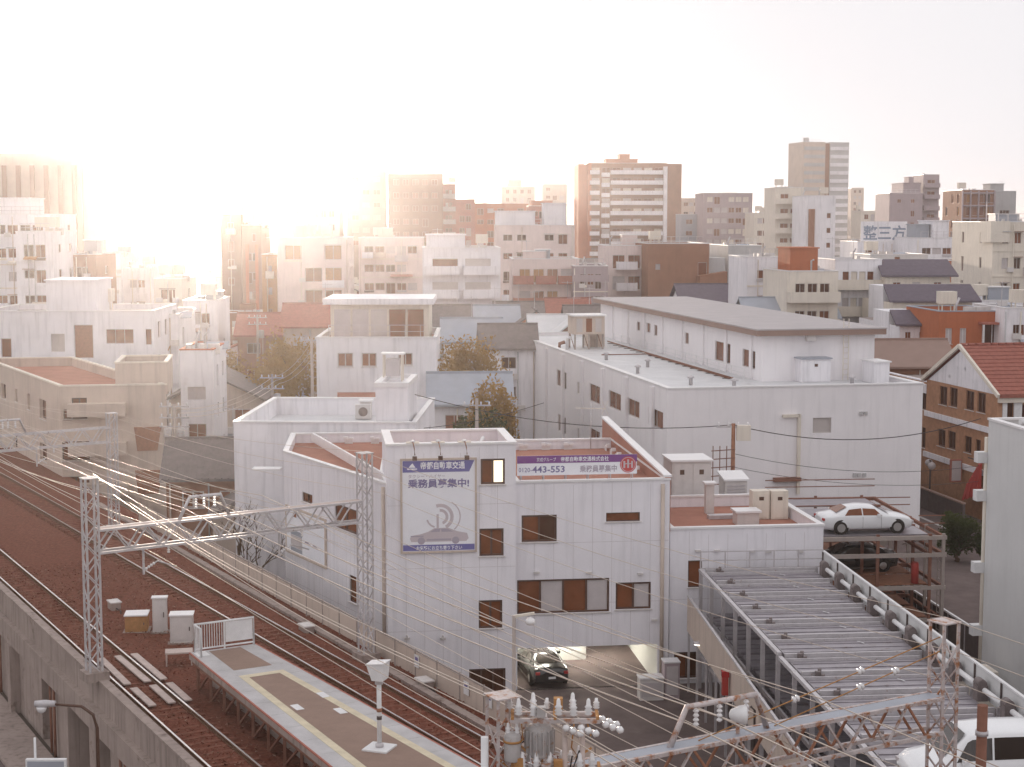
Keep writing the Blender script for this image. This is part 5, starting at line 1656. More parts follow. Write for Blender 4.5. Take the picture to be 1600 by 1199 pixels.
# ================================================================== WHITE WAREHOUSE
WO = Vector((10.49, 107.4, 0))
WYAW = R(11)
wh = thing('warehouse', 'large white flat roofed warehouse with a brown edged upper storey', 'building', WO, WYAW)
def W_(x, y):
    return WO + Vector((x * math.cos(WYAW) - y * math.sin(WYAW), x * math.sin(WYAW) + y * math.cos(WYAW), 0))
WP = [W_(0, 0), W_(18.5, 0), W_(18.5, 55), W_(0, 55)]
ff = [px_hole(WP[0], WP[1], 1270, 1299, 653, 677, 1, 'frame')]
lf = []
for a in ((807, 818, 553, 577), (870, 885, 580, 606), (902, 910, 598, 617), (921, 938, 602, 630), (951, 970, 613, 640), (981, 999, 625, 652), (1013, 1036, 640, 668),
          (808, 816, 616, 640), (872, 884, 650, 676), (902, 908, 670, 688), (921, 938, 672, 706)):
    lf.append(px_hole(WP[3], WP[0], *a, 2, 'glass2'))
block(wh, rect(18.5, 55), 0, 10.7, {0: ff, 3: lf}, 'smooth', 0.3, roof='roofwhite', rec=0.15, fr='frame', pt=0.35)
pil2 = MB().box(-0.22, 0, -0.35, 0.35, 0, 10.5).mesh('pilaster', 'smooth')
for k in range(8):
    link('pilaster', pil2, wh, (0, 3.4 + 7.0 * k, 0))
uf = []
UP = [W_(8.96, 6.3), W_(17.6, 6.3), W_(17.6, 54), W_(8.96, 54)]
for a in ((1117, 1141, 535, 566), (1160, 1180, 547, 575), (1070, 1076, 520, 538), (1010, 1016, 505, 520), (995, 1000, 503, 517), (1022, 1027, 508, 525)):
    uf.append(px_hole(UP[3], UP[0], *a, 2, 'glass2'))
block(wh, rect(8.64, 47.7, 8.96, 6.3), 10.39, 13.75, {3: uf}, 'smooth', 0.0, None, roof='roofgrey', rec=0.15, fr='frame')
put(MB().box(8.3, 18.2, 5.6, 54.6, 13.75, 14.15), 'fascia', 'fascia', wh)
put(MB().box(8.26, 18.24, 5.56, 54.64, 14.152, 14.25), 'roof_sheet', 'roofgrey', wh)
pil3 = MB().box(-0.14, 0, -0.25, 0.25, 0, 3.3).mesh('pilaster', 'smooth')
for k in range(8):
    link('pilaster', pil3, wh, (8.96, 8.5 + 5.8 * k, 10.41))
fcol = MB()
for k in range(14):
    fcol.bar((8.2, 8 + 2.9 * k, 10.4), (8.2, 8 + 2.9 * k, 11.2), 0.05)
put(fcol, 'railing_posts', 'wpaint', wh)
for z in (10.85, 11.2):
    put(MB().bar((8.2, 8, z), (8.2, 46, z), 0.04), 'railing', 'wpaint', wh)
lad = MB()
for x in (15.1, 15.5):
    lad.bar((x, 6.1, 10.42), (x, 6.1, 14.9), 0.05)
for k in range(10):
    lad.bar((15.1, 6.1, 10.8 + 0.4 * k), (15.5, 6.1, 10.8 + 0.4 * k), 0.035)
put(lad, 'ladder', 'cream', wh)
u, z = on_edge(1265, 527, UP[0], UP[1])
put(MB().box(8.96 + u - 0.35, 8.96 + u + 0.35, 5.85, 6.298, z - 0.25, z + 0.25), 'wall_vent', 'ac', wh)
dk = MB()
u0_, z0_ = on_edge(1222, 650, WP[0], WP[1])
u1_, z1_ = on_edge(1246, 745, WP[0], WP[1])
dk.bar((u0_, -0.14, z0_), (u1_, -0.14, z0_), 0.2)
dk.bar((u1_, -0.14, z0_ + 0.1), (u1_, -0.14, z1_ - 1.2), 0.2)
put(dk, 'duct', 'cream', wh)
put(MB().box(u0_ - 0.6, u1_ + 0.1, -0.5, -0.02, z1_ - 0.25, z1_), 'canopy', 'rustpole', wh)
for px, py in ((1345, 646), (1352, 646), (1335, 742), (1342, 742), (1350, 742)):
    u, z = on_edge(px, py, WP[0], WP[1])
    put(MB().box(u - 0.12, u + 0.12, -0.12, -0.002, z - 0.12, z + 0.12), 'vent_hood', 'grey', wh)
cnd = MB()
cnd.tube([(7.4, 8, 10.5), (7.4, 45, 10.5)], 0.06, 6)
cnd.tube([(7.1, 8, 10.5), (7.1, 30, 10.5), (3.0, 30, 10.5)], 0.05, 6)
put(cnd, 'conduit', 'rustpole', wh)
for k in range(18):
    put(MB().box(6.9, 7.6, -0.12, 0.12, 10.405, 10.46), 'conduit_block', 'dsteel', wh, (0, 9 + 2.0 * k, 0))
for x, y in ((3.2, 5), (1.8, 14), (4.0, 19), (2.4, 26), (14.5, 3.0), (5.6, 2.6)):
    put(MB().lathe([(0.14, 0), (0.14, 0.45), (0.26, 0.5), (0.26, 0.58), (0.05, 0.68)], n=12), 'roof_cowl', 'galv', wh, (x, y, 10.41))
rooftop_box('roof_shed', 'white roof shed with flat blue grey lid on the warehouse roof', 'shed', 1252, 1300, 598, 562, 10.41, 2.4, 'white', lidm='bluegrey', yaw=WYAW, doors=1)
rooftop_box('roof_shed', 'plain white stair head box at the edge of the warehouse roof', 'shed', 1366, 1391, 600, 567, 10.41, 2.2, 'white', lid=True, yaw=WYAW)
# weathered tank cabin on the long roof
tk = thing('tank_cabin', 'weathered tank cabin raised on legs on the warehouse roof', 'water tank', W_(2.2, 37) + Vector((0, 0, 10.41)), WYAW)
tk.scale = (0.68, 0.68, 0.68)
put(MB().box(0, 4.2, 0, 3.6, 2.0, 4.4), 'body', 'beige', tk)
put(MB().box(-0.25, 4.45, -0.25, 3.85, 4.403, 4.6), 'lid', 'coping', tk)
for k in range(3):
    put(MB().box(0.35 + 1.3 * k, 1.15 + 1.3 * k, -0.05, -0.003, 2.3, 4.1), 'shutter', 'glass2' if k == 1 else 'frame', tk)
for x in (0.2, 2.1, 4.0):
    for y in (0.2, 3.4):
        put(MB().bar((x, y, 0), (x, y, 2.0), 0.2), 'leg', 'pole', tk)
    put(MB().bar((x - 0.1, 0.2, 0.2), (x + 0.05, 3.4, 1.9), 0.08), 'brace', 'rustpole', tk)
put(MB().box(3.0, 5.2, 3.9, 6.5, 0, 2.9), 'stair_box', 'beige', tk)
put(MB().tube([(-0.8, 0.5, 0), (-0.8, 0.5, 1.4), (-0.3, 0.5, 1.6)], 0.22, 10), 'pipe', 'coping', tk)
put(MB().tube([(-1.9, 0.2, 0), (-1.9, 0.2, 0.8), (-1.2, 0.2, 1.0)], 0.25, 10), 'pipe', 'rustpole', tk)

# ================================================================== BRICK HOUSE WITH WHITE GABLE
BO = Vector((35.0, 114.6, 0))
BYAW = R(10.3)
br = thing('brick_house', 'brown brick house with white gable and pinkish tiled roof', 'house', BO, BYAW)
def B_(x, y):
    return BO + Vector((x * math.cos(BYAW) - y * math.sin(BYAW), x * math.sin(BYAW) + y * math.cos(BYAW), 0))
b3, b0, b1 = B_(0, 11.8), B_(0, 0), B_(15, 0)
bl = []
for a in ((1468, 1480, 604, 633), (1484, 1496, 606, 636), (1509, 1522, 611, 641), (1527, 1540, 614, 645), (1465, 1477, 671, 698), (1481, 1493, 674, 702), (1507, 1518, 682, 708), (1524, 1532, 687, 712)):
    bl.append(px_hole(b3, b0, *a, 2, 'glass'))
bf = [px_hole(b0, b1, *a, 1, 'glass') for a in ((1573, 1583, 630, 652), (1596, 1606, 632, 654))]
block(br, rect(15, 11.8), 0, 9.5, {3: bl, 0: bf}, 'brick', 0.0, None, roof='rooftop', rec=0.18, fr='dframe', near=True)
gm_ = MB()
gm_.poly([(-0.02, 0.3, 9.5), (-0.02, 5.9, 12.25), (-0.02, 11.5, 9.5)])
gm_.poly([(0.25, 0.3, 9.5), (0.25, 11.5, 9.5), (0.25, 5.9, 12.25)])
put(gm_, 'gable', 'white', br)
rf = MB()
def slab_roof(mb, x0, x1, y0, y1, yr, z0, zr, t=0.22):
    for ya, yb in ((y0, yr), (y1, yr)):
        a = [(x0, ya, z0), (x1, ya, z0), (x1, yb, zr), (x0, yb, zr)]
        mb.hexa([*a, *[(p[0], p[1], p[2] + t) for p in a]])
slab_roof(rf, -0.1, 15.2, -0.45, 12.25, 5.9, 9.32, 12.42)
ro = put(rf, 'roof', 'terracotta', br)
for k in range(13):
    y0, y1 = -0.45 + 0.49 * k, -0.45 + 0.49 * (k + 0.92)
    f_ = lambda y: 9.32 + (y + 0.45) * (3.1 / 6.35) + 0.222
    mb = MB()
    mb.hexa([(-0.1, y0, f_(y0)), (15.2, y0, f_(y0)), (15.2, y1, f_(y1)), (-0.1, y1, f_(y1)), (-0.1, y0, f_(y0) + 0.06), (15.2, y0, f_(y0) + 0.06), (15.2, y1, f_(y1) + 0.015), (-0.1, y1, f_(y1) + 0.015)])
    put(mb, 'tile_course', 'terracotta', ro)
rt = MB().lathe([(0.13, 0), (0.13, 0.55)], n=8, axis='x').mesh('ridge_tile', 'terracotta')
for k in range(25):
    link('ridge_tile', rt, ro, (-0.1 + 0.61 * k, 5.9, 12.68))
vb = MB()
vb.bar((-0.2, -0.5, 9.45), (-0.2, 5.9, 12.62), 0.2, 0.28)
vb.bar((-0.2, 12.3, 9.45), (-0.2, 5.9, 12.62), 0.2, 0.28)
put(vb, 'verge_board', 'cream', br)
for z in (3.35, 6.6):
    put(MB().box(-0.14, 0, -0.1, 11.9, z, z + 0.42), 'string_course', 'white', br)
    put(MB().box(0.0, 15, -0.12, -0.002, z, z + 0.42), 'string_course', 'white', br)
put(MB().box(0.0, 15, -0.3, -0.002, 8.95, 9.3), 'eaves_cornice', 'cream', br)
gb_ = MB().lathe([(0.16, 0), (0.16, 0.08), (0.1, 0.12)], n=10, axis='y').mesh('gable_knob', 'wpaint')
for y, z in ((7.8, 10.1), (6.4, 10.9), (5.2, 10.9), (3.9, 10.1)):
    link('gable_knob', gb_, br, (-0.02, y, z), R(-90))
sur = MB()
for h in bf:
    sur.box(h[0] - 0.35, h[0] - 0.02, -0.12, -0.002, h[2] - 0.4, h[3] + 0.05)
    sur.box(h[1] + 0.02, h[1] + 0.35, -0.12, -0.002, h[2] - 0.4, h[3] + 0.05)
    arc_band(sur, (h[0] + h[1]) / 2, h[3] + 0.05, (h[1] - h[0]) / 2, (h[1] - h[0]) / 2 + 0.35, 0, 180, -0.12, -0.002, 10)
put(sur, 'window_surround', 'wpaint', br)
bn = thing('brick_annex', 'long brown annex with white cornice behind the brick house', 'building', B_(0.4, 12.2), BYAW)
q3, q0 = B_(0.4, 34), B_(0.4, 12.2)
al = [px_hole(q3, q0, *a, 2, 'glass') for a in ((1440, 1447, 610, 640), (1440, 1446, 668, 700))]
block(bn, rect(12, 21.8), 0, 9.2, {3: al}, 'brick', 0.5, near=True, fr='dframe', rec=0.15, roof='rooftop', cop='white')
put(MB().box(-0.25, 0, -0.02, 21.8, 8.3, 9.0), 'cornice', 'white', bn)
tl = thing('globe_lamp', 'street lamp with two pink globes in front of the brick house', 'street lamp', B_(-1.2, 8.2))
put(MB().tube([(0, 0, 0), (0, 0, 3.6)], 0.07, 8), 'pole', 'dsteel', tl)
put(MB().bar((-0.1, -0.8, 3.5), (0.1, 0.8, 3.5), 0.06), 'arm', 'dsteel', tl)
for s_ in (-1, 1):
    put(MB().lathe([(0.05, -0.3), (0.24, -0.18), (0.32, 0), (0.24, 0.2), (0.05, 0.3)], n=14), 'globe', 'blind', tl, (0.1 * s_, 0.8 * s_, 3.25))
aw = thing('red_awning', 'folded red awning hanging at the corner of the brick house', 'awning', B_(-0.3, 1.4))
am = MB()
for k in range(6):
    y = 0.35 * k
    am.hexa([(-0.05, y, 2.3 - 0.1 * k), (-0.45 - 0.1 * (k % 2), y, 1.9 - 0.12 * k), (-0.45 - 0.1 * (k % 2), y + 0.33, 1.9 - 0.12 * k), (-0.05, y + 0.33, 2.3 - 0.1 * k),
             (-0.05, y, 4.4 - 0.35 * k), (-0.2, y, 4.2 - 0.35 * k), (-0.2, y + 0.33, 4.2 - 0.35 * k), (-0.05, y + 0.33, 4.4 - 0.35 * k)])
put(am, 'canvas', 'redpaint', aw, None, BYAW)
put(MB().bar((-0.1, 0, 4.45), (-0.1, 2.1, 4.45), 0.08), 'rail', 'dsteel', aw, None, BYAW)
t = thing('shop_sign', 'pale square sign projecting from the brick house over the lane', 'sign', B_(-0.2, 5.0) + Vector((0, 0, 2.4)), BYAW)
put(MB().box(-0.9, 0, -0.12, 0.12, 0, 1.7), 'board', 'redline', t)
put(MB().box(-0.82, -0.08, -0.128, -0.121, 0.1, 1.6), 'face', 'blind', t)
lw_ = thing('lane_wall', 'long dark low wall along the lane below the brick house', 'wall', B_(-2.2, 0.5), BYAW)
for k in range(8):
    put(MB().box(0, 0.2, 2.9 * k, 2.9 * k + 2.85, 0, 1.5), 'panel', 'dsteel', lw_)
    put(MB().box(-0.05, 0.25, 2.9 * k, 2.9 * k + 2.85, 1.503, 1.6), 'cap', 'fascia', lw_)

# ================================================================== PALE GREY BUILDING AT THE FRAME EDGE
GO = Vector((25.0, 49.7, 0))
ge = thing('grey_building', 'plain pale grey block with drainpipes on its far corner beside the parking machine', 'building', GO, R(7))
block(ge, rect(12, 24), 0, 12.85, {0: grid(12, 0.5, 12.5, 3), 2: grid(12, 0.5, 12.5, 3)}, 'pale', 0.4, near=False)
put(MB().tube([(-0.02, 24.15, 0.1), (-0.02, 24.15, 12.0)], 0.09, 8), 'drain_pipe', 'cream', ge)
for z in (2.6, 5.6, 9.0, 10.8):
    put(MB().box(-0.45, 0.1, 24.06, 24.5, z, z + 0.5), 'meter_box', 'wpaint', ge)
put(MB().tube([(0.6, 22.0, 12.95), (3.2, 22.3, 13.05), (3.4, 20.5, 13.0)], 0.14, 10), 'roof_pipe', 'wpaint', ge)
o = put(MB().box(-0.9, 0.6, -0.7, 0.7, 0, 1.7), 'concrete_plinth', 'cream', None, (21.3, 71.2, 0.004), R(7))
tag(o, 'low cream concrete plinth at the foot of the pale grey block', 'plinth')

# ================================================================== CITY BLOCKS
NAMED = []
def clutter(t, w, d, h, seed, n=3, zr=None, wallm='white', face=True):
    """roof-top and wall-mounted fittings of one building: its parts"""
    r = random.Random(seed)
    zr = h - 0.5 if zr is None else zr
    for _ in range(n):
        k = r.choice(('tank', 'ac', 'ac', 'aerial', 'rail', 'pipe', 'shed', 'panel'))
        x, y = r.uniform(0.12, 0.85) * w, r.uniform(0.12, 0.8) * d
        if k == 'tank':
            b = MB()
            for ax in (-0.6, 0.6):
                for ay in (-0.5, 0.5):
                    b.bar((ax, ay, 0), (ax, ay, 1.0), 0.1)
            b.box(-0.8, 0.8, -0.7, 0.7, 1.0, 2.2)
            link('roof_tank', cached('c_tank', lambda: b.mesh('roof_tank', 'cream')), t, (x, y, zr))
        elif k == 'ac':
            for q in range(r.choice((1, 2, 3))):
                link('air_conditioner', cached('c_ac', lambda: MB().box(-0.45, 0.45, -0.2, 0.2, 0.05, 0.85).mesh('air_conditioner', 'ac')), t, (min(x + q * 1.1, w * 0.95), y, zr), r.choice((0, 0, 1.57)))
        elif k == 'aerial':
            b = MB()
            b.bar((0, 0, 0), (0, 0, 3.0), 0.05)
            b.bar((-0.7, 0, 2.8), (0.7, 0, 2.8), 0.04)
            for q in range(6):
                b.bar((-0.65 + 0.25 * q, -0.3, 2.8), (-0.65 + 0.25 * q, 0.3, 2.8), 0.025)
            link('aerial', cached('c_aer', lambda: b.mesh('aerial', 'galv')), t, (x, y, zr), r.uniform(-0.6, 0.6))
        elif k == 'rail':
            b = MB()
            for z in (0.5, 1.0):
                b.bar((0.1 * w, 0, z), (0.9 * w, 0, z), 0.045)
            q = 0.1 * w
            while q < 0.9 * w:
                b.bar((q, 0, 0), (q, 0, 1.0), 0.045)
                q += 1.2
            put(b, 'railing', r.choice(('wpaint', 'steel')), t, (0, 0.45, h - 0.05))
        elif k == 'pipe':
            put(MB().tube([(0, 0, 0), (0, 0, r.uniform(0.6, 1.6)), (0.3, 0, 1.7)], 0.11, 8), 'vent_pipe', 'galv', t, (x, y, zr))
        elif k == 'shed':
            a, c, e = r.uniform(1.6, 3.2), r.uniform(1.6, 2.6), r.uniform(1.2, 2.3)
            o = put(MB().box(0, min(a, w * 0.45), 0, min(c, d * 0.45), 0, e), 'roof_shed', r.choice((wallm, 'bluegrey', 'cream')), t, (min(x, w * 0.5), min(y, d * 0.5), zr))
            put(MB().box(-0.12, min(a, w * 0.45) + 0.12, -0.12, min(c, d * 0.45) + 0.12, e, e + 0.1), 'shed_lid', 'coping', o)
        else:
            put(MB().hexa([(0, 0, 0.1), (1.9, 0, 0.1), (1.9, 1.1, 0.6), (0, 1.1, 0.6), (0, 0, 0.16), (1.9, 0, 0.16), (1.9, 1.1, 0.66), (0, 1.1, 0.66)]), 'solar_panel', 'bluegrey', t, (min(x, w * 0.6), min(y, d * 0.7), zr))
    if face:
        for u in r.sample((0.03, 0.33, 0.5, 0.67, 0.97), 2):
            put(MB().tube([(w * u, -0.09, 0.2), (w * u, -0.09, h - 0.3)], 0.055, 6), 'down_pipe', r.choice(('beige', 'grey', 'cream')), t)
        for _ in range(r.randint(1, 4)):
            z = h - 2.95 - 3.0 * r.randint(0, max(0, int(h / 3) - 2)) + 0.05
            if z > 0.5:
                link('wall_unit', cached('c_wu', lambda: MB().box(-0.4, 0.4, -0.36, -0.06, 0, 0.55).mesh('wall_unit', 'ac')), t, (r.uniform(0.08, 0.92) * w, 0, z))
        if r.random() < 0.4:
            z = h - 3.3 - 3.0 * r.randint(0, 1)
            if z > 1:
                a = r.uniform(0.1, 0.5) * w
                put(MB().hexa([(a, -0.9, z), (a + 0.35 * w, -0.9, z), (a + 0.35 * w, -0.004, z + 0.3), (a, -0.004, z + 0.3), (a, -0.9, z + 0.07), (a + 0.35 * w, -0.9, z + 0.07), (a + 0.35 * w, -0.004, z + 0.37), (a, -0.004, z + 0.37)]), 'awning', r.choice(('redline', 'bluegrey', 'ochre', 'fascia', 'cream')), t)
def city(label, px0, px1, pyt, Y, yaw=0.0, depth=12.0, wall='white', cols=4, lcols=0, rcols=2, fh=3.0, ww=1.3, wh=1.3, sill=0.85, par=0.5, roof='rooftop', cop='coping', zmin=None, n=2, gls=None,
         name='apartment_building', cat='building', balc=0, bm='white', bd=1.2, bcover=1.0, near=False, pent=None, strips=0, stripm='brown', fr='frame', holes=None, group='city buildings in the haze', rec=0.18, short=None, bands=0):
    yaw = R(yaw)
    p = D(px0, pyt, Y)
    r = ray(px1, pyt)
    q = r.x / r.y
    w = (q * p.y - p.x) / (math.cos(yaw) - q * math.sin(yaw))
    h = p.z
    t = thing(name, label, cat, (p.x, p.y, 0), yaw, group)
    occupy(p.x, p.y, w, depth, yaw)
    NAMED.append((p.x + w / 2 * math.cos(yaw), p.y, short or label, h))
    rr = random.Random(label)
    zm = max(0.5, h - 22) if zmin is None else zmin
    hs_ = {}
    gl = gls or ('glass2', 'glass2', 'glass', 'blind')
    if ww == 1.3 and wh == 1.3:
        ww, wh, n = rr.choice(((1.0, 1.2, 1), (1.7, 1.2, 2), (1.3, 1.5, 2), (2.2, 1.3, 3), (1.5, 1.0, 2)))
    if holes is not None:
        hs_[0] = holes(w, h)
    elif balc:
        hs_[0] = grid(w, zm, h, cols, fh, (w - 1.6) / cols * 0.78, 1.9, 0.15, n, 0.8, gl, rr)
    else:
        hs_[0] = grid(w, zm, h, cols, fh, ww, wh, sill, n, 0.8, gl, rr)
    if rcols:
        hs_[1] = grid(depth, zm, h, rcols, fh, ww, wh, sill, n, 0.8, gl, rr)
    if lcols:
        hs_[3] = grid(depth, zm, h, lcols, fh, ww, wh, sill, n, 0.8, gl, rr)
    block(t, rect(w, depth), 0, h, hs_, wall, par, cop, roof, rec, near, fr=fr)
    if balc:
        z = h - fh - 0.4
        while z >= zm - 0.1:
            nb = balc
            for k in range(nb):
                bw_ = w * bcover / nb
                x = w * (1 - bcover) / 2 + bw_ * (k + 0.5)
                link('balcony', balcony_mesh(round(bw_ * (0.985 if nb == 1 else 0.9), 2), bd, 1.15, 0.12, bm), t, (x, 0, z))
            z -= fh
    if cols > 0 and not balc and not strips and holes is None and Y < 330:
        z = h - fh - 0.42
        while z > zm:
            if rr.random() < 0.8:
                put(MB().box(-0.03, w + 0.03, -0.09, -0.003, z - 0.07, z + 0.07), 'string_course', wall if rr.random() < 0.6 else 'cream', t)
            z -= fh
        for hh_ in hs_[0]:
            k = rr.random()
            uc, wd_ = (hh_[0] + hh_[1]) / 2, hh_[1] - hh_[0]
            if k < 0.3:
                link('balcony', balcony_mesh(round(wd_ + 0.6, 1), 0.8, 1.0, 0.07, rr.choice(('white', 'cream', 'beige', 'steel'))), t, (uc, 0, hh_[2] - 0.75))
            elif k < 0.5:
                put(MB().box(hh_[0] - 0.12, hh_[1] + 0.12, -0.5, -0.003, hh_[3] + 0.08, hh_[3] + 0.16), 'window_hood', rr.choice(('cream', 'fascia', 'grey')), t)
            elif k < 0.7:
                put(MB().box(hh_[0] - 0.06, hh_[1] + 0.06, -0.16, -0.003, hh_[2] - 0.3, hh_[2] - 0.02), 'window_rail', rr.choice(('steel', 'cream', 'dframe')), t)
    for k in range(strips):
        x = w * (k + 0.5) / strips
        put(MB().box(x - w * 0.16 / strips, x + w * 0.16 / strips, -0.3, -0.003, max(0, h - 26), h - 3), 'wall_strip', stripm, t)
    for k in range(bands):
        z = h - 1.2 - k * fh
        put(MB().box(-0.12, w + 0.12, -0.2, -0.003, z - 0.9, z), 'spandrel_band', bm, t)
    if pent:
        for (x0, x1, y0, y1, ph_, m) in pent:
            b = MB().box(w * x0, w * x1, depth * y0, depth * y1, h - par, h + ph_)
            b.box(w * x0 - 0.15, w * x1 + 0.15, depth * y0 - 0.15, depth * y1 + 0.15, h + ph_ + 0.002, h + ph_ + 0.15)
            put(b, 'penthouse', m, t)
    if Y > 100:
        clutter(t, w, depth, h, label, 4 if Y < 320 else 2, h - par, wall if wall in M else 'white', holes is None and not balc and not strips and cols > 0 and Y < 320)
    return t, w, h
def on_front(t, w, h, name, m, u0, u1, z0, z1, d0=-0.25, d1=-0.003):
    return put(MB().box(w * u0, w * u1, d0, d1, z0, z1), name, m, t)

# --- white block with rooftop stair behind the office
t, w, h = city('white block with sunken roof terrace and rooftop stair box beside the tracks', 365, 650, 660, 92, -2, 12.8, 'white', 0, 0, 2, name='office_block', roof='roofwhite', near=True, group='buildings along the tracks', par=1.1, short='the white terrace block')
b = MB().box(w * 0.775, w * 0.955, 0.4, 5.6, h - 1.1, h + 2.05)
put(b, 'stair_box', 'white', t)
c_ = MB()
for x0, x1, y0, y1 in ((w * 0.775 - 0.06, w * 0.775 + 0.3, 0.34, 5.66), (w * 0.955 - 0.3, w * 0.955 + 0.06, 0.34, 5.66), (w * 0.775 + 0.3, w * 0.955 - 0.3, 0.34, 0.6), (w * 0.775 + 0.3, w * 0.955 - 0.3, 5.4, 5.66)):
    c_.box(x0, x1, y0, y1, h + 2.052, h + 2.3)
put(c_, 'coping', 'coping', t)
tb_org = Vector(t.location)
o = thing('water_tank', 'small water tank on an open steel stand over the rooftop stair box', 'water tank', tb_org + Vector((w * 0.85, 3.6, h + 2.053)), R(-2))
for x in (-0.55, 0.55):
    for y in (-0.4, 0.4):
        put(MB().bar((x, y, 0), (x, y, 1.6), 0.09), 'leg', 'cream', o)
put(MB().box(-0.4, 0.4, -0.35, 0.35, 0.3, 1.35), 'tank', 'blind', o)
put(MB().box(-0.7, 0.7, -0.5, 0.5, 1.603, 1.7), 'top_frame', 'coping', o)
o = thing('wall_air_conditioner', 'boxy air conditioner with round fan on the sunken roof terrace', 'air conditioner', tb_org + Vector((w * 0.62, 10.2, h - 1.09)))
put(MB().box(-0.5, 0.5, -0.2, 0.2, 0.05, 0.95), 'body', 'ac', o)
put(MB().lathe([(0.3, -0.03), (0.28, -0.05), (0.05, -0.04)], n=16, axis='y'), 'fan_grille', 'fan', o, (0, -0.19, 0.5))
put(MB().box(-0.5, 0.5, -0.22, 0.2, 0.952, 1.0), 'lid', 'coping', o)
o = rooftop_box('duct_box', 'white duct box between air conditioner and rooftop stair box', 'duct', 563, 580, 655, 628, h - 1.08, 0.8, 'ac', yaw=0)

# --- beige apartment block by the tracks and its white neighbours
L1 = [G(-60, 640, 0), None]
la = Vector((-31.8, 112.0, 0))
t = thing('apartment_block', 'beige apartment block standing at the tracks beyond the gantry', 'building', la, 0, 'buildings along the tracks')
back = la + Vector((-TV.x, -TV.y, 0)) * 26
pts = [(back.x - la.x, back.y - la.y), (0, 0), (7.2, 1.2), (7.2 + back.x - la.x, back.y - la.y + 1.2)]
hl = []
wpt = [back, la]
for a in ((2, 9, 600, 623), (24, 27, 608, 628), (43, 47, 616, 640), (62, 72, 625, 655), (62, 73, 692, 720), (20, 27, 680, 700)):
    hl.append(px_hole(wpt[0], wpt[1], *a, 1, 'glass2'))
hf = []
fa, fb = la, la + Vector((7.2, 1.2, 0))
for a in ((99, 112, 640, 655), (112, 136, 622, 655), (97, 140, 690, 720), (98, 140, 745, 775)):
    hf.append(px_hole(fa, fb, *a, 2, 'glass2'))
block(t, pts, 0, 10.4, {0: hl, 1: hf}, 'beige', 0.7, roof='redroof', rec=0.3, near=True, fr='dframe', cop='cream')
for z in (2.6, 5.5, 8.3):
    put(MB().box(0.5, 4.5, -0.9, 0.0, z, z + 0.9), 'balcony', 'beige', t, (0, 0, 0), math.atan2(1.2, 7.2))
occupy(-46, 112, 26, 24, 0)
block(t, [(3.5, 1.6), (7.1, 2.2), (6.2, 8.2), (2.6, 7.6)], 9.6, 11.9, {}, 'beige', 0.4, cop='cream')
for z in (5.7, 2.6):
    put(MB().hexa([(5.2, -0.1, z), (6.6, -0.1, z), (6.6, 0.0, z), (5.2, 0.0, z), (5.0, -0.1, z + 1.7), (6.9, -0.1, z + 1.7), (6.9, 0.0, z + 1.7), (5.0, 0.0, z + 1.7)]), 'dark_panel', 'rustred', t, (0, 0, 0), math.atan2(1.2, 7.2))
city('long white house with a shuttered doorway above the beige apartment block', -30, 240, 487, 142, 2, 12, 'white', 0, 0, 3, name='white_house', cat='house', group='white houses in the sun glare', short='the long white house',
     holes=lambda w, h: [(w * 0.11, w * 0.17, h - 4.1, h - 2.4, 1, 'glass2'), (w * 0.40, w * 0.48, h - 3.6, h - 2.0, 2, 'frame'), (w * 0.535, w * 0.645, h - 4.2, h - 1.2, 1, 'rustred'), (w * 0.72, w * 0.88, h - 2.9, h - 1.6, 3, 'glass2'), (w * 0.95, w * 0.985, h - 3.0, h - 1.6, 1, 'glass2')],
     pent=[(0.35, 0.64, 0.15, 0.7, 2.6, 'white')])
city('white tower house at the corner of the sunlit long street', 240, 278, 492, 150, 2, 10, 'white', 1, 0, 2, name='tower_house', cat='house', group='white houses in the sun glare', short='the white tower house')
city('small white house with two paned window beside the utility pole', 281, 333, 547, 124, 3, 8, 'white', 0, 0, 2, name='small_house', cat='house', group='white houses in the sun glare', short='the small white house', cop='orange',
     holes=lambda w, h: [(w * 0.2, w * 0.75, h - 3.9, h - 2.9, 2, 'blind'), (w * 0.2, w * 0.75, h - 6.9, h - 5.8, 2, 'glass2')])
city('white flat with step-back top above the shuttered doorway', -40, 78, 335, 205, 2, 14, 'white', 5, 0, 2, group='white houses in the sun glare', short='the step-back flats', pent=[(0.1, 0.7, 0.1, 0.6, 2.0, 'white')])
city('white flat with two orange windows in the sun glare', 24, 82, 362, 190, 2, 12, 'white', 2, 0, 2, group='white houses in the sun glare', short='the two window flat')
city('brown fronted small block among glinting roofs', 104, 150, 398, 200, 0, 10, 'brown', 1, 0, 1, group='white houses in the sun glare', short='the brown fronted block')
city('low white hall with rounded top in the sun glare', 150, 188, 397, 240, 0, 12, 'white', 2, 0, 1, group='white houses in the sun glare', short='the low white hall')

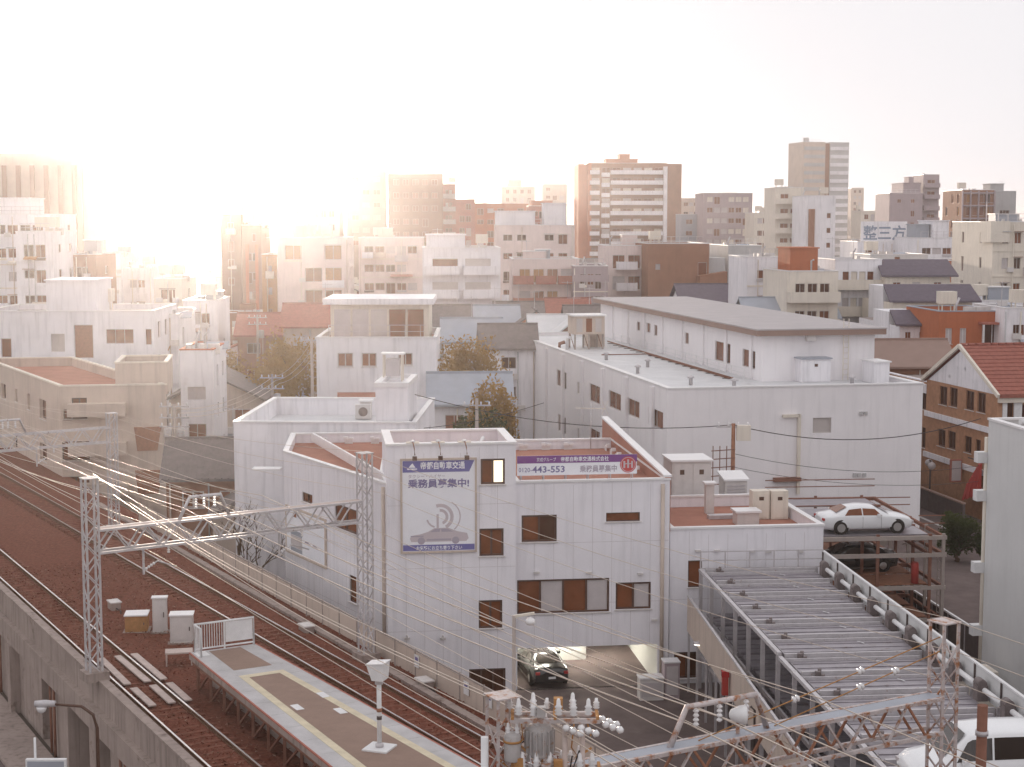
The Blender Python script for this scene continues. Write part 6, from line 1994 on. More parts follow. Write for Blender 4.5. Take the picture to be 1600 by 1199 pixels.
# --- mid distance, either side of the long street
t, w, h = city('white block with three square windows and a glazed roof lodge', 494, 682, 528, 125, 1, 11, 'white', 0, 0, 2, name='corner_house', group='mid distance houses', near=True, fr='frame', short='the glazed lodge house', roof='redroof',
     holes=lambda w, h: [(w * 0.175, w * 0.305, h - 2.3, h - 1.2, 2, 'rustred'), (w * 0.375, w * 0.50, h - 2.3, h - 1.2, 2, 'rustred'), (w * 0.68, w * 0.80, h - 2.2, h - 1.2, 2, 'glass2')])
lo = MB().box(w * 0.1, w * 0.93, 2.2, 10, h - 0.5, h + 2.5)
put(lo, 'roof_lodge', 'cream', t)
put(MB().box(w * 0.04, w * 0.97, 1.7, 10.4, h + 2.502, h + 2.95), 'lodge_roof', 'white', t)
for k in range(5):
    u0 = 0.13 + 0.155 * k
    put(MB().box(w * u0, w * (u0 + 0.135), 2.14, 2.197, h - 0.2, h + 2.1), 'glazed_panel', ('blind', 'blind', 'frame', 'glass2', 'glass2')[k], t)
aw2 = MB()
aw2.hexa([(w * 0.17, -1.1, h - 5.1), (w * 0.5, -1.1, h - 5.1), (w * 0.5, 0, h - 5.1), (w * 0.17, 0, h - 5.1), (w * 0.19, -1.0, h - 4.95), (w * 0.48, -1.0, h - 4.95), (w * 0.5, -0.003, h - 4.3), (w * 0.17, -0.003, h - 4.3)])
put(aw2, 'awning', 'redroof', t)
city('hazy cream apartment block with recessed orange balconies beside the long street', 433, 545, 372, 215, 3, 14, 'blush', 3, 0, 3, wh=1.9, ww=3.0, sill=0.5, name='balcony_flats', group='mid distance houses', short='the balcony flats', balc=0, gls=('rustred', 'glass2', 'ochre'), rec=0.6)
city('white terraced flats with deep balconies and a lean-to roof', 660, 782, 388, 205, 3, 14, 'white', 2, 0, 2, balc=2, bm='white', name='terraced_flats', group='mid distance houses', short='the terraced flats', gls=('frame', 'cream', 'glass2'), pent=[(0.05, 0.55, 0.1, 0.8, 1.6, 'white')])
city('pinkish stepped flats with a round roof tank', 800, 905, 405, 218, 2, 12, 'blush', 4, 0, 2, balc=3, bm='redline', name='stepped_flats', group='mid distance houses', short='the pinkish stepped flats', gls=('rustred', 'ochre', 'blind'))
city('white stepped block above the pinkish flats', 775, 898, 352, 262, 2, 14, 'blush', 5, 0, 2, group='mid distance houses', short='the white stepped block', pent=[(0.0, 0.5, 0.1, 0.6, 2.2, 'white'), (0.62, 0.9, 0.2, 0.7, 3.5, 'white')])
city('mauve banded low office next to the white pipe riser', 896, 950, 416, 215, 2, 12, 'mauve', 3, 0, 1, bands=4, bm='mauve', group='mid distance houses', short='the mauve office')
city('white narrow block between mauve office and brown flats', 946, 1012, 384, 228, 2, 12, 'blush', 2, 0, 1, group='mid distance houses', short='the narrow white block', balc=1, bcover=0.5)
t, w, h = city('brown tiled flats with outside stairs seen over the warehouse roof', 1013, 1108, 381, 222, 4, 16, 'brown', 0, 0, 2, name='brown_flats', group='mid distance houses', short='the brown flats', roof='rooftop', holes=lambda w, h: [(w * 0.12, w * 0.2, h - 3.6, h - 2.8, 1, 'blind'), (w * 0.82, w * 0.97, h - 4.4, h - 2.6, 1, 'glass2'), (w * 0.82, w * 0.97, h - 8.0, h - 6.2, 2, 'glass2'), (w * 0.82, w * 0.97, h - 11.6, h - 9.8, 2, 'glass2')])
for k in range(3):
    z = h - 5.4 - 3.4 * k
    put(MB().hexa([(w * 0.8, -2.4, z), (w * 1.25, -2.4, z - 0.2), (w * 1.25, 0, z - 0.2), (w * 0.8, 0, z), (w * 0.8, -2.4, z + 1.0), (w * 1.25, -2.4, z + 1.6), (w * 1.25, -0.005, z + 1.6), (w * 0.8, -0.005, z + 1.0)]), 'stair_flight', 'brown' if k % 2 == 0 else 'beige', t)
put(MB().box(w, w * 1.28, 0.5, 6, 0, h - 2.0), 'stair_core', 'grey', t)
city('grey rendered block joined behind the brown flats', 1138, 1190, 384, 232, 4, 14, 'grey', 0, 0, 1, group='mid distance houses', short='the grey rendered block')
city('white cube house with blank wall behind the warehouse roof', 1168, 1218, 402, 190, 5, 10, 'white', 1, 0, 1, name='cube_house', cat='house', group='mid distance houses', short='the white cube house')
city('cream flats with potted roof terrace beyond the warehouse', 1230, 1310, 424, 175, 6, 10, 'cream', 3, 0, 1, name='cream_flats', group='mid distance houses', short='the cream terrace flats', balc=1, bm='cream', pent=[(0.2, 0.75, 0.3, 0.8, 2.4, 'orange')])
city('grey white flats with laundry balconies left of the slate roofs', 1305, 1378, 406, 182, 5, 10, 'white', 4, 0, 1, name='laundry_flats', group='mid distance houses', short='the laundry balcony flats', balc=1, bm='cream', gls=('glass2', 'blind', 'cream'))
# stepped slate-roofed terrace
st_ = thing('slate_terrace', 'terrace house stepping down under three dark slate roofs', 'house', (D(1385, 470, 172).x, 172, 0), R(3), 'mid distance houses')
occupy(st_.location.x, 165, 14, 18, 0)
for k, (pxa, pxb, pyt, pyb, Y) in enumerate(((1368, 1480, 408, 433, 180), (1380, 1516, 447, 473, 168), (1390, 1475, 487, 510, 157))):
    a, b = D(pxa, pyt, Y + 4), D(pxb, pyt, Y + 4)
    a2, b2 = D(pxa + 10, pyb, Y), D(pxb + 18, pyb, Y)
    o0 = st_.location
    cs, sn_ = math.cos(-R(3)), math.sin(-R(3))
    def loc(p):
        x, y = p.x - o0.x, p.y - o0.y
        return (x * cs - y * sn_, x * sn_ + y * cs, p.z)
    A, B, C_, D_ = loc(a2), loc(b2), loc(b), loc(a)
    put(MB().hexa([A, B, C_, D_, *[(p[0], p[1], p[2] + 0.2) for p in (A, B, C_, D_)]]), 'roof', 'slate', st_)
    ww_ = B[0] - A[0] - 1.2
    hh = min(A[2], B[2]) - 0.05
    hol = [(ww_ * f, ww_ * (f + 0.12), hh - 1.5, hh - 0.55, 2, ('glass2', 'blind')[i % 2]) for i, f in enumerate((0.12, 0.42, 0.75))]
    block(st_, rect(ww_, 9 + 3 * k, A[0] + 0.5, A[1] + 0.4), 0, hh, {0: hol}, ('cream', 'cream', 'white')[k], 0.0, None)
    put(MB().box(A[0] + 0.4, A[0] + 0.7 + ww_, D_[1] - 0.1, D_[1] + 5.5, 0, D_[2] - 0.02), 'wall', 'white', st_)
city('orange rendered house glowing behind the slate roofs', 1494, 1556, 408, 205, 3, 10, 'orange', 0, 0, 1, name='orange_house', cat='house', group='mid distance houses', short='the orange house', holes=lambda w, h: [(w * 0.3, w * 0.45, h - 4.4, h - 3.4, 1, 'glass')])
t, w, h = city('orange brick shophouse with white paned windows and a porch', 1468, 1570, 487, 152, 4, 10, 'orange', 0, 0, 0, name='orange_shophouse', cat='house', group='mid distance houses', short='the orange shophouse', cop='bluegrey', near=True, fr='wpaint',
     holes=lambda w, h: [(w * 0.1, w * 0.2, h - 3.1, h - 1.6, 2, 'blind'), (w * 0.32, w * 0.42, h - 3.1, h - 1.6, 2, 'blind'), (w * 0.66, w * 0.98, h - 3.4, h - 1.2, 2, 'glass')])
put(MB().box(w * 0.6, w * 1.02, -1.2, 0, h - 1.2, h - 1.0), 'porch_roof', 'redline', t)
put(MB().bar((w * 0.62, -1.1, 0), (w * 0.62, -1.1, h - 1.2), 0.15), 'porch_post', 'wpaint', t)
city('white flat with mesh balcony beside the orange shophouse', 1570, 1620, 482, 150, 4, 8, 'white', 2, 0, 0, name='white_flat', cat='house', group='mid distance houses', short='the mesh balcony flat')
t, w, h = city('cream corner tower block with chunky parapet above the brick house', 1552, 1650, 347, 190, 4, 14, 'cream', 4, 2, 1, name='corner_block', group='mid distance houses', short='the cream corner block', wh=1.3, ww=0.8)
put(MB().box(-0.4, w * 0.25, -0.4, 3, h - 2.4, h + 0.1), 'corner_crown', 'cream', t)
city('long white low roof house in front of the orange house', 1500, 1600, 470, 176, 3, 9, 'white', 3, 0, 0, name='low_house', cat='house', group='mid distance houses', short='the long low house', roof='bluegrey')

# --- rooftop sign
t, w, h = city('white block carrying the blue lettered rooftop sign', 1340, 1420, 378, 262, 2, 12, 'white', 3, 0, 1, group='mid distance houses', short='the sign block')
sg2 = thing('rooftop_sign', 'white rooftop sign board with blue grey characters', 'sign', Vector(t.location) + Vector((0.6, 0.5, h - 0.5)), R(2))
sw2, sh2 = 7.6, 3.8
put(MB().box(0, sw2, -0.1, 0.1, 0.4, sh2), 'board', 'white', sg2)
lettering('lettering', '整三方', 2.5, 'signblue', sg2, (0.35, -0.112, 1.0), 0, sw2 * 0.92, bold=0.05)
for x in (0.3, sw2 / 2, sw2 - 0.3):
    put(MB().bar((x, 0.15, 0), (x, 0.15, sh2), 0.15), 'post', 'steel', sg2)
    put(MB().bar((x, 2.2, 0), (x, 0.2, sh2 * 0.8), 0.1), 'strut', 'steel', sg2)
city('white works with louvred tower beside the rooftop sign', 1432, 1512, 372, 250, 2, 14, 'white', 4, 0, 1, group='mid distance houses', short='the louvred works', pent=[(0.1, 0.35, 0.2, 0.6, 2.0, 'bluegrey'), (0.38, 0.68, 0.1, 0.7, 2.6, 'white')])
city('pale grey house with small brown window below the rooftop sign', 1360, 1450, 398, 215, 3, 10, 'pale', 0, 0, 1, name='pale_house', cat='house', group='mid distance houses', short='the pale house', holes=lambda w, h: [(w * 0.42, w * 0.52, h - 1.3, h - 0.3, 1, 'rustred'), (w * 0.05, w * 0.13, h - 3.4, h - 2.0, 1, 'rustred')])

city('narrow orange brown flats rising just beside the sunlit long street', 344, 376, 335, 262, 2, 12, 'darkbrown', 1, 2, 1, name='narrow_flats', group='mid distance houses', short='the narrow orange flats', gls=('rustred', 'glass2'))
city('taller of the two beige flats between the narrow flats and the balcony flats', 378, 408, 352, 250, 2, 12, 'brown', 2, 0, 1, name='narrow_flats', group='mid distance houses', short='the taller beige flats', strips=2, stripm='orange')
city('shadowed ochre flats leaning against the balcony flats', 409, 434, 398, 222, 2, 12, 'ochre', 1, 0, 1, name='narrow_flats', group='mid distance houses', short='the ochre flats')
city('white sunlit house with roof terrace left of the narrow orange flats', 286, 340, 470, 170, 2, 9, 'white', 2, 0, 1, name='sunlit_house', cat='house', group='white houses in the sun glare', short='the sunlit terrace house', roof='roofwhite')
city('small pale block among glinting roofs beside the low white hall', 192, 236, 420, 215, 0, 9, 'white', 2, 0, 1, name='sunlit_house', cat='house', group='white houses in the sun glare', short='the small pale block', roof='roofwhite')
city('cream block with sunlit roof rail right of the small pale block', 240, 284, 436, 200, 0, 9, 'cream', 2, 0, 1, name='sunlit_house', cat='house', group='white houses in the sun glare', short='the cream rail block', roof='roofwhite')
# --- skyline
S_ = 'towers on the skyline'
t, w, h = city('broad pale slab tower with tall vertical strips fading in the sun glare', -70, 126, 240, 400, -6, 18, 'tan', 0, 0, 0, fh=3.2, name='slab_tower', group=S_, short='the slab tower', strips=9, stripm='darkbrown')
put(MB().box(w + 0.02, w + 5.5, 1.0, 17, 0, h - 0.3), 'core', 'grey', t)
city('tiny far tower standing alone in the glare', 186, 214, 328, 640, 0, 10, 'grey', 2, 0, 1, name='far_tower', group=S_, short='the lone far tower')
city('pale far tower half lost at the edge of the glare', 352, 402, 322, 520, 0, 14, 'tan', 3, 0, 1, name='far_tower', group=S_, short='the half lost tower', strips=3)
city('brown slab tower darkening below, nearest the sun glare', 606, 692, 272, 370, 3, 16, 'darkbrown', 5, 0, 2, name='brown_tower', group=S_, short='the brown slab tower', fh=3.0, ww=1.4, gls=('rustred', 'glass2'))
city('paler wing of the brown slab tower on the sun side', 541, 602, 268, 384, 3, 14, 'tan', 3, 0, 1, name='brown_tower', group=S_, short='the paler slab wing', gls=('rustred', 'beige'))
t, w, h = city('tall apartment tower striped with long white balconies', 918, 1042, 255, 470, 2, 20, 'brown', 7, 0, 3, balc=0, name='striped_tower', group=S_, short='the striped tower', fh=2.95, wh=1.7, ww=2.4, sill=0.3, gls=('glass2', 'cream', 'rustred', 'blind'), zmin=10, pent=[(0.25, 0.65, 0.2, 0.6, 1.2, 'orange'), (0.42, 0.55, 0.2, 0.5, 2.6, 'orange')])
z = h - 3.3
while z > 8:
    link('balcony', balcony_mesh(round(w * 0.66, 2), 1.5, 1.2, 0.15, 'white'), t, (w * 0.62, 0, z))
    link('balcony', balcony_mesh(round(w * 0.12, 2), 1.5, 1.2, 0.15, 'white'), t, (w * 0.09, 0, z))
    link('balcony', balcony_mesh(round(w * 0.1, 2), 1.9, 1.2, 0.15, 'white'), t, (w * 0.225, 0, z - 0.7))
    z -= 2.95
put(MB().box(-2.6, -0.02, 0.4, 18, 0, h - 0.3), 'side_wing', 'orange', t)
put(MB().box(w * 0.955, w * 1.0, -1.6, -0.003, 0, h - 1), 'white_fin', 'white', t)
put(MB().box(w + 0.02, w + 4.4, 0.2, 18, 0, h - 0.2), 'side_wing', 'brown', t)
put(MB().box(w * 0.0, w * 0.05, -0.4, -0.003, 0, h), 'brick_fin', 'orange', t)
city('grey gridded office block right of the striped tower', 1099, 1176, 302, 410, 2, 14, 'mauve', 6, 0, 2, name='grid_office', group=S_, short='the gridded office', fh=2.7, wh=1.3, ww=1.5, bands=0, gls=('cream', 'glass2', 'blind'))
t, w, h = city('tall banded office tower with brown slot, highest on the skyline', 1256, 1290, 222, 520, 12, 13, 'beige', 0, 0, 0, name='office_tower', group=S_, short='the tall banded tower')
for k in range(14):
    z = h - 2.6 - 2.6 * k
    put(MB().box(0.2, w - 0.2, -0.12, -0.003, z, z + 1.15), 'window_band', 'grey', t)
put(MB().box(w, w + 1.65, 0.5, 11, 0, h - 0.4), 'slot', 'brown', t)
put(MB().box(w + 1.65, w + 8.2, 0.1, 11, 0, h), 'wing', 'grey', t)
for k in range(14):
    z = h - 2.6 - 2.6 * k
    put(MB().box(w + 1.8, w + 8.05, -0.05, 0.097, z, z + 1.15), 'window_band', 'white', t)
put(MB().box(w * 0.3, w * 0.45, 4, 6, h - 0.5, h + 1.6), 'roof_plant', 'grey', t)
city('yellowish balcony flats at the foot of the tall banded tower', 1212, 1256, 293, 330, 2, 12, 'cream', 2, 0, 1, name='balcony_block', group=S_, short='the yellowish flats', balc=1, bm='cream', gls=('glass2', 'rustred'))
t, w, h = city('white block with brown vertical slot under the tall banded tower', 1258, 1306, 306, 316, 2, 12, 'white', 0, 0, 1, name='slot_block', group=S_, short='the slotted white block', holes=lambda w, h: [(w * 0.72, w * 0.85, h - 4.4 - 2.9 * k, h - 3.4 - 2.9 * k, 1, 'glass2') for k in range(4)])
on_front(t, w, h, 'slot', 'rustred', 0.12, 0.32, 2, h - 2.6)
city('slim pale tower alone between skyline blocks', 1330, 1350, 294, 820, 0, 9, 'beige', 2, 0, 0, name='far_tower', group=S_, short='the slim pale tower')
t, w, h = city('stepped mauve block with a raised stair head', 1390, 1442, 302, 420, 2, 14, 'mauve', 2, 0, 1, name='stepped_block', group=S_, short='the stepped mauve block', ww=1.0, wh=1.0, gls=('glass2', 'rustred'), pent=[(0.45, 0.98, 0.1, 0.9, 2.6, 'mauve'), (0.7, 0.85, 0.3, 0.6, 4.2, 'mauve')])
city('mauve stair tower beside the stepped mauve block', 1443, 1468, 273, 424, 2, 10, 'mauve', 1, 0, 1, name='stair_tower', group=S_, short='the mauve stair tower', balc=1, bm='mauve', gls=('glass2', 'rustred'))
t, w, h = city('dark brown apartment grid with pale frames', 1504, 1554, 297, 350, 2, 14, 'brown', 4, 3, 1, name='grid_tower', group=S_, short='the brown grid tower', fh=2.75, wh=1.9, ww=1.5, sill=0.35, n=1, gls=('glass2', 'glass', 'rustred', 'ochre'), zmin=6)
for k in range(5):
    put(MB().box(w * k / 4 - 0.13, w * k / 4 + 0.13, -0.5, -0.003, 3, h - 0.2), 'frame_post', 'mauve', t)
z = h - 0.5
while z > 5:
    put(MB().box(0.14, w - 0.14, -0.45, -0.004, z - 0.3, z), 'frame_rail', 'mauve', t)
    z -= 2.75
city('grey stair tower with round openings behind the brown grid', 1553, 1588, 299, 362, 2, 10, 'grey', 1, 0, 1, name='stair_tower', group=S_, short='the grey stair tower', pent=[(-0.1, 0.5, 0.1, 0.6, 1.6, 'grey')])
city('faint pale block on the skyline left of the striped tower', 848, 886, 288, 620, 2, 14, 'beige', 3, 0, 0, group=S_, short='the faint pale block')
city('faint stepped block on the skyline above the pinkish flats', 784, 836, 292, 600, 2, 14, 'beige', 4, 0, 0, group=S_, short='the faint stepped block', pent=[(0.2, 0.6, 0.2, 0.7, 2.5, 'beige')])
city('orange tinted block under the faint skyline blocks', 738, 826, 318, 430, 2, 14, 'orange', 5, 0, 1, group=S_, short='the orange tinted block')
city('red brown domed hall left of the striped tower', 826, 868, 322, 400, 2, 14, 'redline', 3, 0, 1, group=S_, short='the domed hall', pent=[(0.1, 0.9, 0.1, 0.8, 1.2, 'orange')])
city('beige block tucked behind the striped tower', 1064, 1096, 310, 520, 2, 12, 'beige', 3, 0, 0, group=S_, short='the tucked beige block')
city('pale blue grey shed beside the gridded office', 1064, 1090, 335, 420, 2, 10, 'bluegrey', 1, 0, 0, group=S_, short='the blue grey shed')
city('white low flats right of the gridded office', 1178, 1214, 333, 390, 2, 12, 'cream', 3, 0, 0, group=S_, short='the white low flats')
city('hazy row of flats between slim tower and stepped mauve block', 1345, 1392, 330, 500, 2, 12, 'cream', 4, 0, 0, group=S_, short='the hazy row of flats')
city('brown balcony block joined to the brown slab tower', 690, 712, 288, 380, 3, 12, 'redline', 2, 0, 1, group=S_, short='the brown balcony block', balc=1, bm='blind')
city('rose coloured flats below the brown balcony block', 712, 742, 312, 400, 3, 12, 'redline', 2, 0, 1, group=S_, short='the rose flats')
city('large dim block in the glare above the cream balcony flats', 455, 530, 322, 360, 2, 14, 'beige', 5, 0, 1, group=S_, short='the large dim block')
city('low wide hall in the glare right of the long street', 560, 660, 372, 262, 2, 16, 'blush', 5, 0, 1, group=S_, short='the low wide hall', roof='bluegrey')

# ================================================================== UTILITY POLES, CABLES, TREES
def upole(label, x, y, z1, arms=(0.4, 1.1), m='pole', cans=0, rz=0.0, extra=False):
    t = thing('utility_pole', label, 'utility pole', (x, y, 0), rz, 'utility poles')
    put(MB().tube([(0, 0, 0), (0, 0, z1)], [0.17, 0.11], 10), 'pole', m, t)
    for a in arms:
        put(MB().bar((-1.0, 0, z1 - a), (1.0, 0, z1 - a), 0.09), 'crossarm', 'galv', t)
        for k in range(4):
            put(MB().lathe([(0.04, 0), (0.07, 0.05), (0.045, 0.1), (0.07, 0.15), (0.03, 0.22)], n=8), 'insulator', 'porcelain', t, (-0.85 + 0.57 * k, 0, z1 - a + 0.05))
    for k in range(cans):
        put(MB().lathe([(0.26, 0), (0.28, 0.05), (0.28, 0.75), (0.2, 0.82)], n=14), 'transformer', 'can', t, (0.42 * (-1 if k else 1), -0.1, z1 - 2.4))
    if extra:
        for k in range(5):
            put(MB().bar((-1.3, -0.2, z1 - 1.6 - 0.5 * k), (0.1, -0.2, z1 - 1.5 - 0.5 * k), 0.05), 'bracket', 'rustpole', t)
        for x_ in (-1.2, -0.8, -0.4):
            put(MB().bar((x_, -0.2, z1 - 3.8), (x_, -0.2, z1 - 1.3), 0.05), 'bracket', 'rustpole', t)
        put(MB().box(0.2, 1.0, -0.2, 0.2, z1 - 1.0, z1 - 0.1), 'switch_box', 'cream', t)
    return t
q = D(1146, 662, 93)
upole('reddish utility pole with bracket ladder behind the annex', q.x, 93, q.z, (0.2,), 'rustred', extra=True)
q = D(272, 632, 106)
upole('utility pole bristling with crossarms before the small white house', q.x, 106, q.z, (0.15, 0.9, 1.5), 'pole', 2)
q = D(425, 585, 132)
upole('utility pole among the trees beside the long street', q.x, 132, q.z, (0.3, 1.2), 'pole', 1)
q = D(487, 528, 128)
upole('bare pinkish utility pole against the white corner house', q.x, 128, q.z, (0.2,), 'beige')
q = D(402, 492, 165)
upole('distant utility pole rising over the long street', q.x, 165, q.z, (0.3, 1.0), 'pole', 1)
q = D(745, 645, 110)
upole('short pole with lamp bracket between warehouse and white block', q.x, 110, q.z + 1, (0.5,), 'pole')
def cable(label, a, b, sag, r=0.02, m='cable'):
    o = put(MB().tube(sagged(Vector(a), Vector(b), sag, 14), r, 5, 0, False), 'cable', m)
    return tag(o, label, 'cable', 'slack cables')
p1, p2, p3 = D(272, 640, 106), D(425, 590, 132), D(487, 533, 128)
for k in range(3):
    dz = Vector((0.3 * k, 0, -0.25 * k))
    cable(('upper', 'middle', 'lower')[k] + ' slack cable from the bristling pole to the pole by the long street', p1 + dz, p2 + dz, 0.7, 0.022, 'wire')
    cable(('upper', 'middle', 'lower')[k] + ' slack cable between the long street pole and the pinkish pole', p2 + dz, p3 + dz, 0.6, 0.02, 'wire')
q0 = D(1146, 664, 93)
cable('black cable from the reddish pole across the warehouse front', q0, Vector((29.5, 100, 9.6)), 1.1, 0.028)
cable('black cable from the reddish pole over the office roof', q0, Vector((-6, 96, 11.6)), 0.9, 0.026)
cable('thin black cable below the first across the warehouse front', q0 - Vector((0, 0, 1.7)), Vector((29.5, 100, 6.6)), 0.7, 0.016)
cable('lowest thin cable across the warehouse front', q0 - Vector((0, 0, 2.5)), Vector((29.5, 100, 5.6)), 0.6, 0.014)
cable('long cable from the terrace block to the reddish pole', Vector((-12, 93.5, 9.9)), Vector((2, 100, 10.6)), 0.8, 0.02)

def leaf_cloud(center, rx, ry, rz_, n, size, seed):
    r = random.Random(seed)
    mb = MB()
    cl = []
    for _ in range(max(8, n // 90)):
        d = Vector((r.gauss(0, 1), r.gauss(0, 1), r.gauss(0, 1))).normalized() * (r.random() ** 0.4)
        cl.append((Vector((d.x * rx * 0.8, d.y * ry * 0.8, d.z * rz_ * 0.8)), r.uniform(0.2, 0.42)))
    for _ in range(n):
        c, k = r.choice(cl)
        d = Vector((r.gauss(0, 1), r.gauss(0, 1), r.gauss(0, 1))).normalized() * (r.random() ** 0.33)
        p = Vector(center) + c + Vector((d.x * rx, d.y * ry, d.z * rz_)) * k
        a = Vector((r.gauss(0, 1), r.gauss(0, 1), r.gauss(0, 1))).normalized()
        b = a.cross(Vector((r.gauss(0, 1), r.gauss(0, 1), r.gauss(0, 1)))).normalized()
        s = size * r.uniform(0.6, 1.4)
        mb.quad(p - a * s, p - b * s * 0.5, p + a * s, p + b * s * 0.5)
    return mb
def tree(label, x, y, z0, h, rx, ry, m, seed, n=2600, size=0.22, trunk=0.35, name='tree'):
    t = thing(name, label, 'tree', (x, y, z0), 0, 'trees among the houses')
    r = random.Random(seed)
    tb = MB()
    ht = h * trunk
    tb.tube([(0, 0, 0), (0.1, 0, ht * 0.6), (0.0, 0.1, ht), (0.1, 0.0, h * 0.75)], [0.2, 0.16, 0.13, 0.04], 8)
    for k in range(7):
        a = r.uniform(0, 6.28)
        z = r.uniform(ht * 0.8, h * 0.65)
        tb.tube([(0.05, 0, z), (math.cos(a) * rx * 0.4, math.sin(a) * ry * 0.4, z + h * 0.12), (math.cos(a) * rx * 0.75, math.sin(a) * ry * 0.75, z + h * 0.2)], [0.08, 0.05, 0.02], 6)
    put(tb, 'trunk', 'bark', t)
    put(leaf_cloud((0, 0, (h + ht) / 2 + 0.2), rx, ry, (h - ht) / 2 + 0.3, n, size, seed), 'crown', m, t)
    occupy(x - rx * 0.6, y - ry * 0.6, rx * 1.2, ry * 1.2, 0)
    return t
for i, (px, py, Y, h, rx, m, lab) in enumerate((
    (735, 520, 135, 10.5, 3.2, 'leaf', 'tall ochre leafed tree between corner house and warehouse'),
    (708, 560, 128, 8.5, 2.4, 'leaf', 'lower ochre tree against the white corner house'),
    (770, 600, 118, 7.0, 2.3, 'leaf', 'ochre bushy tree in the corner by the warehouse wall'),
    (752, 640, 113, 5.0, 2.2, 'leafg', 'low dark shrub tree under the warehouse wall'),
    (420, 560, 146, 9.0, 3.0, 'leaf', 'dense tree behind the utility pole by the long street'),
    (452, 520, 152, 9.5, 3.4, 'leaf', 'ochre tree behind the pinkish pole'),
    (345, 540, 158, 8.0, 3.2, 'leaf', 'hazy round tree behind the small white house'),
    (660, 375, 300, 16, 7.0, 'leafg', 'dark grove tree at the foot of the brown slab tower'),
    (640, 388, 285, 13, 5.0, 'leaf', 'ochre grove tree at the foot of the brown slab tower'))):
    q = D(px, py, Y)
    tree(lab, q.x, Y, 0, max(h, q.z), rx, rx, m, 50 + i, 5200, 0.11 + Y * 0.0004)
for px, Y, rx, h, lab in ((1495, 102, 1.45, 2.9, 'large round dark evergreen bush by the lane'), (1548, 101, 1.2, 2.4, 'smaller dark evergreen bush partly behind the pale grey block')):
    q = D(px, 850, Y)
    tree(lab, q.x, Y, 0, h, rx, rx, 'leafg', int(px), 4200, 0.10, 0.1, 'evergreen_bush')
# bare tree by the white terrace block
bt = thing('bare_tree', 'leafless tree spreading twigs before the white terrace block', 'tree', (D(372, 760, 84).x, 84, 0), 0, 'trees among the houses')
tm = MB()
rb_ = random.Random(5)
def branch(p, d, L, r, k):
    q = p + d * L
    mid = p.lerp(q, 0.5) + Vector((rb_.uniform(-1, 1), rb_.uniform(-1, 1), rb_.uniform(-0.5, 1))) * L * 0.08
    tm.tube([p, mid, q], [r, r * 0.8, r * 0.6], 6 if k < 2 else 4)
    if k < 5:
        for _ in range(3 if k < 4 else 2):
            nd = (d + Vector((rb_.uniform(-1, 1), rb_.uniform(-1, 1), rb_.uniform(-0.25, 0.8))) * 0.75).normalized()
            branch(p.lerp(q, rb_.uniform(0.6, 1.0)), nd, L * rb_.uniform(0.55, 0.8), r * 0.58, k + 1)
branch(Vector((0, 0, 0)), Vector((0.15, 0, 1)).normalized(), 3.0, 0.14, 0)
put(tm, 'trunk', 'bark', bt)

# ================================================================== LOW HOUSES
def gable_house(label, x, y, yaw, w, d, he, hr, wall, roofm, along='x', near=False, group='low houses between the larger blocks', seed=0, name='low_house'):
    t = thing(name, label, 'house', (x, y, 0), yaw, group)
    r = random.Random(seed)
    gl = ('glass2', 'glass', 'blind', 'rustred')
    hs_ = {0: grid(w, 0.1, he + 0.4, max(1, int(w / 2.6)), 2.8, 1.4, 1.1, 0.9, 2, 0.5, gl, r), 1: grid(d, 0.1, he + 0.4, max(1, int(d / 3.4)), 2.8, 1.2, 1.1, 0.9, 2, 0.5, gl, r), 3: grid(d, 0.1, he + 0.4, max(1, int(d / 3.4)), 2.8, 1.2, 1.1, 0.9, 2, 0.5, gl, r)}
    block(t, rect(w, d), 0, he, hs_, wall, 0.0, None, 'rooftop', 0.12, near)
    mb = MB()
    def put_g(pts_):
        g = MB()
        g.poly(pts_)
        put(g, 'gable', wall, t)
    if along == 'x':
        slab_roof(mb, -0.4, w + 0.4, -0.5, d + 0.5, d / 2, he - 0.12, hr, 0.18)
        for xx in (0.02, w - 0.02):
            put_g([(xx, 0, he), (xx, d, he), (xx, d / 2, hr - 0.1)])
    else:
        for xa, xb in ((-0.5, w / 2), (w + 0.5, w / 2)):
            a = [(xa, -0.4, he - 0.12), (xa, d + 0.4, he - 0.12), (xb, d + 0.4, hr), (xb, -0.4, hr)]
            mb.hexa([*a, *[(p[0], p[1], p[2] + 0.18) for p in a]])
        for yy in (0.02, d - 0.02):
            put_g([(0, yy, he), (w, yy, he), (w / 2, yy, hr - 0.1)])
    ro = put(mb, 'roof', roofm, t)
    
    if along == 'x':
        put(MB().bar((-0.4, d / 2, hr + 0.2), (w + 0.4, d / 2, hr + 0.2), 0.25, 0.18), 'ridge', roofm, ro)
    else:
        put(MB().bar((w / 2, -0.4, hr + 0.2), (w / 2, d + 0.4, hr + 0.2), 0.25, 0.18), 'ridge', roofm, ro)
    occupy(x, y, w, d, yaw)
    if y < 330:
        clutter(t, w, d, he, seed, 0, he, wall, True)
        if r.random() < 0.6:
            b = MB()
            b.bar((0, 0, 0), (0, 0, 2.2), 0.05)
            b.bar((-0.7, 0, 2.0), (0.7, 0, 2.0), 0.04)
            for q_ in range(6):
                b.bar((-0.65 + 0.25 * q_, -0.3, 2.0), (-0.65 + 0.25 * q_, 0.3, 2.0), 0.025)
            link('aerial', cached('g_aer', lambda: b.mesh('aerial', 'galv')), t, (w * 0.5, d * 0.5, hr + 0.1), r.uniform(-0.5, 0.5))
    if near and along == 'x':
        k = -0.2
        while k < w + 0.3:
            put(MB().bar((k, -0.5, he + 0.08), (k, d / 2, hr + 0.2), 0.1, 0.07), 'tile_roll', roofm, ro)
            k += 0.42
    return t
q = D(258, 690, 102)
